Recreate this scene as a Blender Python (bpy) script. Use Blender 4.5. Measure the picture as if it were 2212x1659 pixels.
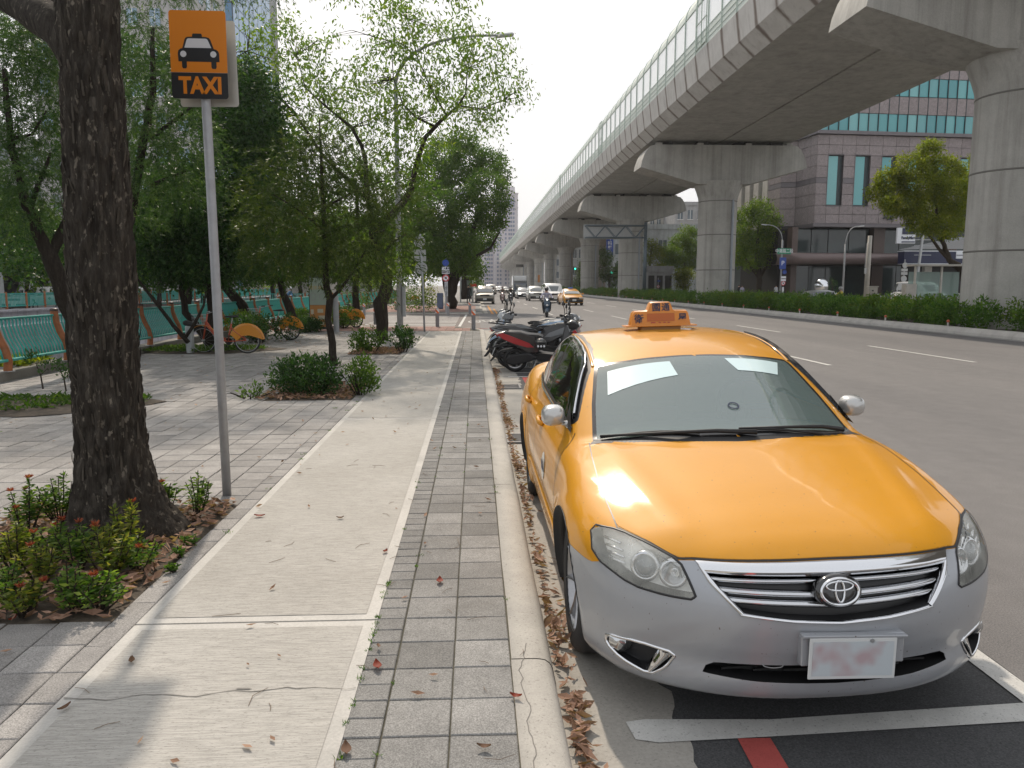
import bpy, math, random, numpy as np
from mathutils import Vector, Matrix
R=math.radians; PI=math.pi
random.seed(7); rng=np.random.default_rng(7)
for o in list(bpy.data.objects): bpy.data.objects.remove(o)
S=bpy.context.scene; COL=S.collection
# ---------------------------------------------------------------- camera
CAMH=1.77; FPX=1640.0; PITCH=math.atan(213.5/FPX); YAW=R(2.735)
cam=bpy.data.cameras.new('camera'); camo=bpy.data.objects.new('camera',cam); COL.objects.link(camo)
camo.location=(0,0,CAMH); camo.rotation_euler=(PI/2-PITCH,0,-YAW)
cam.sensor_width=36; cam.lens=36*FPX/2212; cam.clip_start=0.05; cam.clip_end=6000
S.camera=camo
# ---------------------------------------------------------------- light
SUN_EL=R(45); SUN_AZ=R(-9.5)      # sun stands ahead, a little left of the road's direction
W=bpy.data.worlds.new('World'); S.world=W; W.use_nodes=True
nt=W.node_tree; nt.nodes.clear()
wo=nt.nodes.new('ShaderNodeOutputWorld'); bg=nt.nodes.new('ShaderNodeBackground')
sky=nt.nodes.new('ShaderNodeTexSky'); sky.sky_type='NISHITA'; sky.sun_disc=False
sky.sun_elevation=SUN_EL; sky.sun_rotation=SUN_AZ; sky.air_density=1.4; sky.dust_density=6.0; sky.ozone_density=1.2
mx=nt.nodes.new('ShaderNodeMixRGB'); mx.blend_type='MIX'; mx.inputs[0].default_value=0.78; mx.inputs[2].default_value=(13.2,13.4,13.8,1)
nt.links.new(sky.outputs[0],mx.inputs[1]); nt.links.new(mx.outputs[0],bg.inputs[0]); bg.inputs[1].default_value=0.105
nt.links.new(bg.outputs[0],wo.inputs[0])
sl=bpy.data.lights.new('sun','SUN'); sl.energy=5.0; sl.angle=R(1.2); sl.color=(1.0,0.88,0.74)
so=bpy.data.objects.new('sun',sl); COL.objects.link(so)
sd=Vector((math.sin(SUN_AZ)*math.cos(SUN_EL),math.cos(SUN_AZ)*math.cos(SUN_EL),math.sin(SUN_EL)))
so.rotation_euler=sd.to_track_quat('Z','Y').to_euler(); so.location=(0,0,60)
S.view_settings.view_transform='Standard'; S.view_settings.look='None'; S.view_settings.gamma=1; S.view_settings.use_curve_mapping=False
S.view_settings.exposure=-0.38
S.cycles.max_bounces=6; S.cycles.transparent_max_bounces=12; S.cycles.volume_bounces=0
S.cycles.use_denoising=True
# ---------------------------------------------------------------- pixel helper (2212 x 1659 view of the photo)
_cp,_sp,_cy,_sy=math.cos(PITCH),math.sin(PITCH),math.cos(YAW),math.sin(YAW)
def ray(x,y):
    a=(x-1106)/FPX; b=(y-829.5)/FPX; f=_cp-b*_sp
    return Vector((f*_sy+a*_cy, f*_cy-a*_sy, -(b*_cp+_sp)))
def gp(x,y,z=0.0): r=ray(x,y); return Vector((0,0,CAMH))+r*((z-CAMH)/r.z)
def at(x,y,Y): r=ray(x,y); return Vector((0,0,CAMH))+r*(Y/r.y)
# ---------------------------------------------------------------- tags
def tag(o,label=None,cat=None,group=None,kind=None):
    if label: o['label']=label
    if cat: o['category']=cat
    if group: o['group']=group
    if kind: o['kind']=kind
    return o
def thing(name,label,cat,loc=(0,0,0),rz=0,group=None):
    o=bpy.data.objects.new(name,None); o.empty_display_size=0.1; COL.objects.link(o); o.location=loc; o.rotation_euler=(0,0,rz)
    return tag(o,label,cat,group)
def link(name,me,parent=None,loc=None):
    o=bpy.data.objects.new(name,me); COL.objects.link(o)
    if parent is not None: o.parent=parent
    if loc is not None: o.location=loc
    return o
def copy_tree(o,parent=None,loc=None,rz=None,label=None,scale=None):
    c=o.copy(); COL.objects.link(c); c.parent=parent
    for ch in [x for x in CH.get(o.name,())]+[x for x in o.children if x.name not in {y.name for y in CH.get(o.name,())}]: copy_tree(ch,c)
    if loc is not None: c.location=loc
    if rz is not None: c.rotation_euler=(c.rotation_euler[0],c.rotation_euler[1],rz)
    if label: c['label']=label
    if scale is not None: c.scale=scale if hasattr(scale,'__len__') else (scale,)*3
    return c
CH={}
# ---------------------------------------------------------------- mesh builder
ORD='first second third fourth fifth sixth seventh eighth ninth tenth eleventh twelfth thirteenth fourteenth fifteenth sixteenth seventeenth eighteenth nineteenth twentieth twenty-first twenty-second twenty-third twenty-fourth twenty-fifth twenty-sixth twenty-seventh twenty-eighth twenty-ninth thirtieth'.split()
class MB:
    def __init__(s): s.v=[]; s.f=[]; s.m=[]
    def add(s,vs,fs,mi=0):
        b=len(s.v); s.v.extend([tuple(map(float,p)) for p in vs])
        for f in fs: s.f.append(tuple(i+b for i in f)); s.m.append(mi)
        return s
    def box(s,c,d,rz=0,mi=0,bot=True,M=None):
        x,y,z=d[0]/2,d[1]/2,d[2]/2
        vs=[(-x,-y,-z),(x,-y,-z),(x,y,-z),(-x,y,-z),(-x,-y,z),(x,-y,z),(x,y,z),(-x,y,z)]
        if M is not None: vs=[M@Vector(p) for p in vs]
        elif rz:
            a,b=math.cos(rz),math.sin(rz); vs=[(p[0]*a-p[1]*b,p[0]*b+p[1]*a,p[2]) for p in vs]
        vs=[(p[0]+c[0],p[1]+c[1],p[2]+c[2]) for p in vs]
        fs=[(4,5,6,7),(0,1,5,4),(1,2,6,5),(2,3,7,6),(3,0,4,7)]
        if bot: fs.append((3,2,1,0))
        return s.add(vs,fs,mi)
    def bbox(s,c,d,bv=0.01,rz=0,mi=0,M=None):
        # box with a chamfered outline (all 12 edges)
        hx,hy,hz=d[0]/2,d[1]/2,d[2]/2; b=min(bv,hx*.9,hy*.9,hz*.9); vs=[]; key={}
        for sx in(-1,1):
            for sy in(-1,1):
                for sz in(-1,1):
                    for k,p in enumerate(((sx*hx,sy*(hy-b),sz*(hz-b)),(sx*(hx-b),sy*hy,sz*(hz-b)),(sx*(hx-b),sy*(hy-b),sz*hz))):
                        key[(sx,sy,sz,k)]=len(vs); vs.append(p)
        K=lambda *a:key[a]; fs=[]
        for sx in(-1,1): q=[K(sx,-1,-1,0),K(sx,1,-1,0),K(sx,1,1,0),K(sx,-1,1,0)]; fs.append(q if sx>0 else q[::-1])
        for sy in(-1,1): q=[K(-1,sy,-1,1),K(1,sy,-1,1),K(1,sy,1,1),K(-1,sy,1,1)]; fs.append(q if sy<0 else q[::-1])
        for sz in(-1,1): q=[K(-1,-1,sz,2),K(1,-1,sz,2),K(1,1,sz,2),K(-1,1,sz,2)]; fs.append(q if sz>0 else q[::-1])
        for sx in(-1,1):
            for sy in(-1,1):
                q=[K(sx,sy,-1,0),K(sx,sy,1,0),K(sx,sy,1,1),K(sx,sy,-1,1)]; fs.append(q if sx*sy<0 else q[::-1])
                q=None
            for sz in(-1,1):
                q=[K(sx,-1,sz,0),K(sx,1,sz,0),K(sx,1,sz,2),K(sx,-1,sz,2)]; fs.append(q if sx*sz>0 else q[::-1])
        for sy in(-1,1):
            for sz in(-1,1):
                q=[K(-1,sy,sz,1),K(1,sy,sz,1),K(1,sy,sz,2),K(-1,sy,sz,2)]; fs.append(q if sy*sz<0 else q[::-1])
        for sx in(-1,1):
            for sy in(-1,1):
                for sz in(-1,1):
                    q=[K(sx,sy,sz,0),K(sx,sy,sz,1),K(sx,sy,sz,2)]; fs.append(q if sx*sy*sz>0 else q[::-1])
        if M is not None: vs=[M@Vector(p) for p in vs]
        elif rz:
            a,c_=math.cos(rz),math.sin(rz); vs=[(p[0]*a-p[1]*c_,p[0]*c_+p[1]*a,p[2]) for p in vs]
        vs=[(p[0]+c[0],p[1]+c[1],p[2]+c[2]) for p in vs]
        return s.add(vs,fs,mi)
    def tube(s,pts,r,n=8,mi=0,cap=True,squash=1.0,up=None):
        pts=[Vector(p) for p in pts]; k=len(pts)
        rr=r if hasattr(r,'__len__') else [r]*k
        t=(pts[1]-pts[0]).normalized(); u=Vector(up) if up else (Vector((0,0,1)) if abs(t.z)<0.9 else Vector((1,0,0)))
        a=t.cross(u).normalized(); vs=[]
        for i,p in enumerate(pts):
            t=(pts[min(i+1,k-1)]-pts[max(i-1,0)]).normalized()
            a=(a-t*a.dot(t)).normalized(); b=t.cross(a)
            for j in range(n):
                q=2*PI*j/n; vs.append(p+(a*math.cos(q)+b*(math.sin(q)*squash))*rr[i])
        fs=[(i*n+j,i*n+(j+1)%n,(i+1)*n+(j+1)%n,(i+1)*n+j) for i in range(k-1) for j in range(n)]
        if cap: fs.append(tuple(range(n))[::-1]); fs.append(tuple((k-1)*n+j for j in range(n)))
        return s.add(vs,fs,mi)
    def cyl(s,c,r,h,n=16,mi=0,r2=None,M=None):
        r2=r if r2 is None else r2; vs=[(r*math.cos(2*PI*j/n),r*math.sin(2*PI*j/n),0) for j in range(n)]+[(r2*math.cos(2*PI*j/n),r2*math.sin(2*PI*j/n),h) for j in range(n)]
        if M is not None: vs=[M@Vector(p) for p in vs]
        vs=[(p[0]+c[0],p[1]+c[1],p[2]+c[2]) for p in vs]
        return s.add(vs,[(j,(j+1)%n,n+(j+1)%n,n+j) for j in range(n)]+[tuple(range(n))[::-1],tuple(range(n,2*n))],mi)
    def lathe(s,prof,c=(0,0,0),n=20,mi=0,M=None,close=False):
        vs=[]; k=len(prof)
        for (r,z) in prof:
            for j in range(n): vs.append(Vector((r*math.cos(2*PI*j/n),r*math.sin(2*PI*j/n),z)))
        if M is not None: vs=[M@p for p in vs]
        vs=[p+Vector(c) for p in vs]
        fs=[(i*n+j,i*n+(j+1)%n,(i+1)*n+(j+1)%n,(i+1)*n+j) for i in range(k-1) for j in range(n)]
        if close: fs+=[((k-1)*n+j,(k-1)*n+(j+1)%n,(j+1)%n,j) for j in range(n)]
        return s.add(vs,fs,mi)
    def ball(s,c,r,n=12,m=8,mi=0,M=None):
        r=r if hasattr(r,'__len__') else (r,r,r); vs=[(0,0,-1)]
        for i in range(1,m):
            t=-PI/2+PI*i/m
            for j in range(n): vs.append((math.cos(t)*math.cos(2*PI*j/n),math.cos(t)*math.sin(2*PI*j/n),math.sin(t)))
        vs.append((0,0,1)); fs=[(0,1+(j+1)%n,1+j) for j in range(n)]
        for i in range(m-2): fs+=[(1+i*n+j,1+i*n+(j+1)%n,1+(i+1)*n+(j+1)%n,1+(i+1)*n+j) for j in range(n)]
        L=len(vs)-1; fs+=[(L,1+(m-2)*n+j,1+(m-2)*n+(j+1)%n) for j in range(n)]
        vs=[Vector((p[0]*r[0],p[1]*r[1],p[2]*r[2])) for p in vs]
        if M is not None: vs=[M@p for p in vs]
        return s.add([p+Vector(c) for p in vs],fs,mi)
    def grid(s,A,mi=0,flip=False):
        A=np.asarray(A); n,m=A.shape[:2]
        fs=[(i*m+j,i*m+j+1,(i+1)*m+j+1,(i+1)*m+j) for i in range(n-1) for j in range(m-1)]
        if flip: fs=[f[::-1] for f in fs]
        return s.add(A.reshape(-1,3),fs,mi)
    def prism(s,poly,z0,z1,mi=0,M=None,top=True,bot=True):
        n=len(poly); vs=[Vector((p[0],p[1],z0)) for p in poly]+[Vector((p[0],p[1],z1)) for p in poly]
        if M is not None: vs=[M@p for p in vs]
        fs=[(j,(j+1)%n,n+(j+1)%n,n+j) for j in range(n)]
        if bot: fs.append(tuple(range(n))[::-1])
        if top: fs.append(tuple(range(n,2*n)))
        return s.add(vs,fs,mi)
    def mesh(s,name,mats,smooth=False,auto=None):
        me=bpy.data.meshes.new(name); me.from_pydata(s.v,[],s.f)
        for m in (mats if isinstance(mats,(list,tuple)) else [mats]): me.materials.append(m)
        if any(s.m): me.polygons.foreach_set('material_index',s.m)
        if smooth: me.polygons.foreach_set('use_smooth',[True]*len(s.f))
        me.update()
        if auto: me.set_sharp_from_angle(angle=R(auto))
        return me
    def build(s,name,mats,parent=None,smooth=False,loc=None,auto=None):
        return link(name,s.mesh(name,mats,smooth or bool(auto),auto),parent,loc)
def one(fn,name,mats,parent=None,**k):
    m=MB(); fn(m); return m.build(name,mats,parent,**k)
def quads_np(name,V,mat,parent=None,rnd=None,smooth=False,k=4,mi=None):
    """V: (N,k,3) separate faces"""
    N=len(V); me=bpy.data.meshes.new(name)
    me.vertices.add(N*k); me.vertices.foreach_set('co',np.ascontiguousarray(V,dtype=np.float32).ravel())
    me.loops.add(N*k); me.loops.foreach_set('vertex_index',np.arange(N*k,dtype=np.int32))
    me.polygons.add(N); me.polygons.foreach_set('loop_start',np.arange(0,N*k,k,dtype=np.int32))
    if rnd is not None:
        a=me.attributes.new('rnd','FLOAT','POINT'); a.data.foreach_set('value',np.repeat(rnd,k).astype(np.float32))
    for m in (mat if isinstance(mat,(list,tuple)) else [mat]): me.materials.append(m)
    me.update(calc_edges=True)
    return link(name,me,parent)
# ---------------------------------------------------------------- materials
def NT(name):
    m=bpy.data.materials.new(name); m.use_nodes=True; n=m.node_tree; b=n.nodes['Principled BSDF']; return m,n,b
def bset(b,**k):
    for a,v in k.items():
        a={'rough':'Roughness','metal':'Metallic','coat':'Coat Weight','coatr':'Coat Roughness','spec':'Specular IOR Level','trans':'Transmission Weight','ior':'IOR','alpha':'Alpha','sheen':'Sheen Weight'}[a]
        b.inputs[a].default_value=v
def c4(c): return (c[0],c[1],c[2],1)
def noise(n,scale,detail=4,rough=.6,vec=None,dist=0):
    t=n.nodes.new('ShaderNodeTexNoise'); t.inputs['Scale'].default_value=scale; t.inputs['Detail'].default_value=detail; t.inputs['Roughness'].default_value=rough; t.inputs['Distortion'].default_value=dist
    if vec is not None: n.links.new(vec,t.inputs['Vector'])
    return t.outputs[0]
def coord(n,scale=(1,1,1),kind='Object'):
    t=n.nodes.new('ShaderNodeTexCoord'); m=n.nodes.new('ShaderNodeMapping'); m.inputs['Scale'].default_value=scale
    n.links.new(t.outputs[kind],m.inputs[0]); return m.outputs[0]
def geo(n,scale=(1,1,1)):
    t=n.nodes.new('ShaderNodeNewGeometry'); m=n.nodes.new('ShaderNodeMapping'); m.inputs['Scale'].default_value=scale
    n.links.new(t.outputs['Position'],m.inputs[0]); return m.outputs[0]
def ramp(n,fac,stops):
    r=n.nodes.new('ShaderNodeValToRGB'); e=r.color_ramp.elements
    e[0].position=stops[0][0]; e[0].color=c4(stops[0][1]); e[1].position=stops[-1][0]; e[1].color=c4(stops[-1][1])
    for p,c in stops[1:-1]: q=e.new(p); q.color=c4(c)
    n.links.new(fac,r.inputs[0]); return r.outputs[0]
def mixc(n,fac,a,b,mode='MIX'):
    m=n.nodes.new('ShaderNodeMixRGB'); m.blend_type=mode
    for i,v in ((0,fac),(1,a),(2,b)):
        if hasattr(v,'is_linked') or hasattr(v,'links'): n.links.new(v,m.inputs[i])
        else: m.inputs[i].default_value=v if i==0 else c4(v)
    return m.outputs[0]
def math_(n,op,a,b=None):
    m=n.nodes.new('ShaderNodeMath'); m.operation=op
    for i,v in ((0,a),(1,b)):
        if v is None: continue
        if hasattr(v,'links'): n.links.new(v,m.inputs[i])
        else: m.inputs[i].default_value=v
    return m.outputs[0]
def bump(n,b,h,strength=.3,dist=.01):
    u=n.nodes.new('ShaderNodeBump'); u.inputs['Strength'].default_value=strength; u.inputs['Distance'].default_value=dist
    n.links.new(h,u.inputs['Height']); n.links.new(u.outputs[0],b.inputs['Normal'])
def mat(name,col,rough=.6,metal=0,var=.0,vs=3,bmp=0,bs=40,coat=0,dirt=0,dcol=(.05,.045,.04),ds=2,world=False,stretch=(1,1,1),**k):
    m,n,b=NT(name); bset(b,rough=rough,metal=metal,coat=coat,**k)
    b.inputs['Base Color'].default_value=c4(col)
    if var or dirt or bmp:
        v=geo(n,stretch) if world else coord(n,stretch)
        c=None
        if var:
            c=ramp(n,noise(n,vs,5,.6,v),[(.25,[x*(1-var) for x in col]),(.75,[min(1,x*(1+var)) for x in col])])
        if dirt:
            f=ramp(n,noise(n,ds,6,.7,v),[(.45,(0,0,0)),(.75,(dirt,)*3)])
            c=mixc(n,f,c if c is not None else col,dcol)
        if c is not None: n.links.new(c,b.inputs['Base Color'])
        if bmp: bump(n,b,noise(n,bs,3,.6,v),bmp)
    return m
def objrand(n): 
    t=n.nodes.new('ShaderNodeObjectInfo'); return t.outputs['Random']
def M_paver(name,base,stripe=False,spread=.16,attr=False):
    m,n,b=NT(name); v=geo(n)
    if attr: a=n.nodes.new('ShaderNodeAttribute'); a.attribute_name='rnd'; r=a.outputs['Fac']
    else: r=objrand(n)
    c0=ramp(n,r,[(0,[x*(1-spread) for x in base]),(.5,base),(1,[x*(1+spread) for x in base])])
    g=ramp(n,noise(n,160,3,.75,v),[(.3,(.5,.5,.5)),(.52,(1,1,1)),(.72,(1.5,1.5,1.5))])
    c=mixc(n,1.0,c0,g,'MULTIPLY')
    c=mixc(n,1.0,c,ramp(n,noise(n,3.5,6,.7,v),[(.25,(.72,.71,.7)),(.7,(1.12,1.1,1.08))]),'MULTIPLY')
    c=mixc(n,ramp(n,noise(n,1.3,6,.75,v),[(.55,(0,0,0)),(.8,(.4,)*3)]),c,(.11,.10,.085))
    n.links.new(c,b.inputs['Base Color']); bset(b,rough=.92,spec=.25); bump(n,b,noise(n,220,2,.7,v),.5,.002)
    return m
def M_asphalt(name,base,brown=.0,scale=1):
    m,n,b=NT(name); v=geo(n)
    g=ramp(n,noise(n,120*scale,3,.8,v),[(.3,[x*.55 for x in base]),(.5,base),(.68,[x*1.5 for x in base]),(.78,[min(1,x*2.4+.05) for x in base])])
    big=ramp(n,noise(n,.35,6,.65,geo(n,(1,.15,1))),[(.3,(.80,.80,.81)),(.7,(1.18,1.16,1.14))])
    st_=ramp(n,noise(n,.9,5,.75,geo(n,(1,.35,1))),[(.62,(0,0,0)),(.80,(.45,)*3)]); g=mixc(n,st_,g,[x*.5 for x in base])
    c=mixc(n,1.0,g,big,'MULTIPLY'); c=mixc(n,1.0,c,ramp(n,noise(n,4,5,.7,v),[(.3,(.9,.9,.9)),(.7,(1.08,1.08,1.08))]),'MULTIPLY')
    n.links.new(c,b.inputs['Base Color']); bset(b,rough=.85,spec=.3); bump(n,b,noise(n,180*scale,2,.8,v),.6,.004)
    return m
def M_concrete(name,base,streak=0,rough=.9,pit=0,scale=1,joints=None):
    m,n,b=NT(name); v=geo(n)
    c=ramp(n,noise(n,1.2*scale,8,.68,v),[(.28,[x*.78 for x in base]),(.55,base),(.8,[min(1,x*1.18) for x in base])])
    c=mixc(n,1.0,c,ramp(n,noise(n,60*scale,3,.7,v),[(.3,(.88,.88,.88)),(.7,(1.08,1.08,1.08))]),'MULTIPLY')
    if streak:
        s=ramp(n,noise(n,1.0,6,.7,geo(n,(2.2,2.2,.09))),[(.46,(0,0,0)),(.72,(streak,)*3)]); c=mixc(n,s,c,(.13,.115,.1))
        s2=ramp(n,noise(n,1.0,6,.7,geo(n,(3.1,3.1,.13))),[(.6,(0,0,0)),(.8,(streak*.5,)*3)]); c=mixc(n,s2,c,(.55,.53,.5))
    if pit: 
        p=ramp(n,noise(n,90,2,.5,v),[(.62,(0,0,0)),(.7,(pit,)*3)]); c=mixc(n,p,c,[x*.45 for x in base])
    n.links.new(c,b.inputs['Base Color']); bset(b,rough=rough,spec=.3); bump(n,b,noise(n,70*scale,4,.7,v),.25,.004)
    return m
def M_leaf(name,dark,mid,light,trans=.45,rough=.45):
    m,n,b=NT(name); a=n.nodes.new('ShaderNodeAttribute'); a.attribute_name='rnd'
    c=ramp(n,a.outputs['Fac'],[(0,dark),(.55,mid),(1,light)])
    n.links.new(c,b.inputs['Base Color']); bset(b,rough=rough,spec=.18)
    t=n.nodes.new('ShaderNodeBsdfTranslucent'); tc=mixc(n,1.0,c,(1.6,1.9,.6),'MULTIPLY'); n.links.new(tc,t.inputs[0])
    x=n.nodes.new('ShaderNodeMixShader'); x.inputs[0].default_value=trans
    n.links.new(b.outputs[0],x.inputs[1]); n.links.new(t.outputs[0],x.inputs[2]); n.links.new(x.outputs[0],n.nodes['Material Output'].inputs[0])
    return m
def M_bark(name,dark,light,scale=1,lichen=.0):
    m,n,b=NT(name); v=coord(n,(1,1,.16)); 
    h=noise(n,26*scale,6,.75,v,.4)
    c=ramp(n,h,[(.32,dark),(.55,[(a+b_)/2*.8 for a,b_ in zip(dark,light)]),(.74,light)])
    if lichen: c=mixc(n,ramp(n,noise(n,30*scale,3,.6,coord(n,(1,1,.45))),[(.60,(0,0,0)),(.68,(lichen,)*3)]),c,(.23,.2,.16))
    n.links.new(c,b.inputs['Base Color']); bset(b,rough=.95,spec=.15); bump(n,b,h,1.0,.03)
    return m
def M_glass_panel(name,col,rough=.08,alpha=.35):
    m,n,b=NT(name); bset(b,rough=rough,spec=.6); b.inputs['Base Color'].default_value=c4(col)
    t=n.nodes.new('ShaderNodeBsdfTransparent'); t.inputs[0].default_value=(min(1,col[0]*1.5+.25),min(1,col[1]*1.5+.25),min(1,col[2]*1.5+.25),1)
    x=n.nodes.new('ShaderNodeMixShader'); x.inputs[0].default_value=1-alpha
    n.links.new(b.outputs[0],x.inputs[1]); n.links.new(t.outputs[0],x.inputs[2]); n.links.new(x.outputs[0],n.nodes['Material Output'].inputs[0])
    return m
def text_mesh(s,size,mat_,name,parent=None,M=None,depth=.002,align='CENTER',bold=0,font=None,squeeze=1):
    cu=bpy.data.curves.new('t','FONT'); cu.body=s; cu.size=size; cu.align_x=align; cu.align_y='CENTER'; cu.extrude=depth/2; cu.offset=bold; cu.resolution_u=3
    if font: cu.font=font
    o=bpy.data.objects.new('t',cu); COL.objects.link(o)
    bpy.context.view_layer.update()
    me=bpy.data.meshes.new_from_object(o.evaluated_get(bpy.context.evaluated_depsgraph_get()))
    bpy.data.objects.remove(o); me.materials.clear(); me.materials.append(mat_)
    if squeeze!=1: me.transform(Matrix.Diagonal((squeeze,1,1,1)))
    if M is not None: me.transform(M)
    return link(name,me,parent)
UPR=Matrix.Rotation(PI/2,4,'X')     # xy text -> standing, facing -Y
white=mat('white_paint',(.75,.75,.73),.5); black=mat('black_plastic',(.012,.012,.013),.45); steel=mat('galvanised_steel',(.42,.43,.44),.42,.75,var=.15,vs=20)
chrome=mat('chrome',(.75,.76,.78),.08,1.0); rubber=mat('rubber',(.018,.018,.019),.8); greypaint=mat('grey_paint',(.33,.34,.35),.55,var=.12,vs=8)
# ================================================================ GROUND AND PAVING
SW=.13
asph=M_asphalt('asphalt',(.160,.156,.155)); asph_dk=M_asphalt('asphalt_patch',(.078,.079,.081)); 
gutterc=M_concrete('gutter_concrete',(.37,.35,.315),pit=.5)
kerbc=M_concrete('kerb_concrete',(.41,.39,.355),pit=.6,scale=2); soil=mat('soil',(.07,.055,.04),.95,var=.5,vs=12,bmp=.6,world=True)
def sheet(name,poly,z,m,kind='structure',parent=None):
    b=MB(); b.add([(p[0],p[1],z) for p in poly],[tuple(range(len(poly)))]); o=b.build(name,m,parent)
    if parent is None: tag(o,kind=kind)
    return o
grd=mat('far_ground',(.16,.15,.13),.95,var=.3,vs=.2,world=True)
sheet('ground',[(-9,-30),(600,-30),(600,3000),(-900,3000),(-900,53),(-9,53)],-.06,grd)
sheet('ground_beyond_canal',[(-900,-30),(-26,-30),(-26,53),(-900,53)],-.05,grd)
sheet('canal_bed',[(-26.5,-30),(-8.4,-30),(-8.4,53),(-26.5,53)],-3.2,mat('canal_bed_weeds',(.05,.065,.04),.9,var=.5,vs=.6,world=True))
sheet('road',[(.2,-20),(17.7,-20),(17.7,900),(.2,900)],0,asph)
sheet('side_street',[(-8.4,31.5),(.2,31.5),(.2,47.5),(-8.4,47.5)],.004,M_asphalt('side_street_asphalt',(.15,.13,.12)))
# worn concrete gutter with ragged edge
def ragged(x0,x1,y0,y1,step,amp,seed):
    r=random.Random(seed); pts=[]; y=y0; o=0
    while y<y1:
        o=o*.7+r.uniform(-amp,amp); pts.append((x1+o,y)); y+=step*r.uniform(.6,1.4)
    return [(x0,y0)]+pts+[(x1,y1),(x0,y1)]
sheet('gutter',ragged(.3,.80,-2,30,.05,.024,3),.004,gutterc)
sheet('gutter_far',[(.5,48),(.78,48),(.78,140),(.5,140)],.004,gutterc)
sheet('asphalt_patch',[(.73,-3),(2.42,-3),(2.42,17.5),(.73,17.5)],.002,asph_dk) if False else None
def strip_patch(name,x0,x1,y0,y1,z,m,amp=.012,step=.15,seed=1,n=8):
    r=random.Random(seed); ys=[y0]
    while ys[-1]<y1: ys.append(min(y1,ys[-1]+step*r.uniform(.5,1.5)))
    b=MB(); A=[[(x0+r.uniform(-amp,amp),y,z),(x1+r.uniform(-amp,amp),y,z)] for y in ys]; b.grid(A,flip=True)
    return tag(b.build(name,m),kind='structure')
strip_patch('dark_asphalt_strip',.72,2.46,-2,21,.0025,asph_dk,seed=5)
# ---- markings
wm=M_concrete('road_marking_paint',(.56,.555,.53),pit=.8,scale=3,streak=0); rm=M_concrete('red_marking_paint',(.42,.085,.075),pit=.5,scale=3); ym=M_concrete('yellow_marking_paint',(.55,.25,.06),pit=.5,scale=3)
mk=[]
def mark(name,poly,m,z=.0085):
    o=sheet(name,poly,z,m,None); tag(o,kind='structure'); return o
def mline(name,x0,y0,x1,y1,w,m,z=.0085,amp=.004,seed=0):
    d=Vector((x1-x0,y1-y0,0)); L=d.length; d/=L; nn=Vector((-d.y,d.x,0)); r=random.Random(seed+int(x0*100)+int(y0*10)); k=max(2,int(L/.25)); k=min(k,60)
    A=[]
    for i in range(k+1):
        p=Vector((x0,y0,z))+d*(L*i/k); e=amp if 0<i<k else 0
        A.append([p+nn*(w/2+r.uniform(-e,e)),p-nn*(w/2+r.uniform(-e,e))])
    b=MB(); b.grid(A); return tag(b.build(name,m),kind='structure')
mark('parking_bay_line',[(.60,2.86),(.615,2.74),(.7,2.715),(1.2,2.735),(2.28,2.79),(2.62,2.80),(2.62,2.93),(2.3,2.92),(1.2,2.85),(.68,2.875)],wm)
mline('parking_bay_line',2.38,2.9,2.42,15.2,.12,wm)
mline('parking_bay_line',.62,8.35,2.42,8.4,.10,wm)
mline('parking_bay_line',.62,14.6,2.42,14.65,.10,wm)
for i in range(6): mline('scooter_bay_line',.7,15.3+i*1.0,2.4,15.35+i*1.0,.08,wm)
mline('kerb_red_line',1.0,-2,1.08,2.725,.13,rm); mline('kerb_red_line',.95,8.5,.95,14.5,.12,rm)
mline('kerb_red_line',.55,29.2,.9,30.2,.12,rm); mline('kerb_red_line',-14,31.9,.5,31.2,.12,rm)
for k in range(20): mline('lane_dash',11.5,16.9+k*11.3,11.5,21.7+k*11.3,.12,wm)
for k in range(20): mline('lane_dash',7.85,5+k*11.4,7.85,9.6+k*11.4,.12,wm)
for k in range(14): mline('lane_dash',4.6,34+k*11.4,4.6,38.6+k*11.4,.12,wm)
mline('edge_line',17.2,-10,17.2,300,.12,wm)
for k in range(9): mline('crosswalk_bar',-5.0,33.3+k*1.35,-.9,33.3+k*1.35,.42,wm)
mline('crosswalk_edge',-.7,32.8,-.55,46,.12,wm); mline('bike_crossing_line',1.5,31,1.5,46,.2,wm)
mline('kerb_yellow_line',1.05,47,1.05,66,.14,ym); mline('kerb_yellow_line',1.35,47,1.35,57,.12,ym)
# painted bicycle sign
bb=MB()
for cx in (-.05,1.0):
    A=[[ (cx+math.cos(t)*.24,37+math.sin(t)*.9,.0095),(cx+math.cos(t)*.32,37+math.sin(t)*1.15,.0095)] for t in np.linspace(0,2*PI,22)]; bb.grid(A)
for a,b_ in (((-.05,37),(.3,38.6)),((.3,38.6),(.85,38.6)),((.5,37),(.85,38.6)),((.3,38.6),(.5,37)),((-.05,37),(.5,37)),((1,37),(.8,39.4))):
    d=Vector((b_[0]-a[0],b_[1]-a[1],0)).normalized(); q=Vector((-d.y,d.x,0))*.05; a=Vector((*a,.0095)); b_=Vector((*b_,.0095)); bb.add([a+q,a-q,b_-q,b_+q],[(0,1,2,3)])
tag(bb.build('bicycle_marking',wm),kind='structure')
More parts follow.
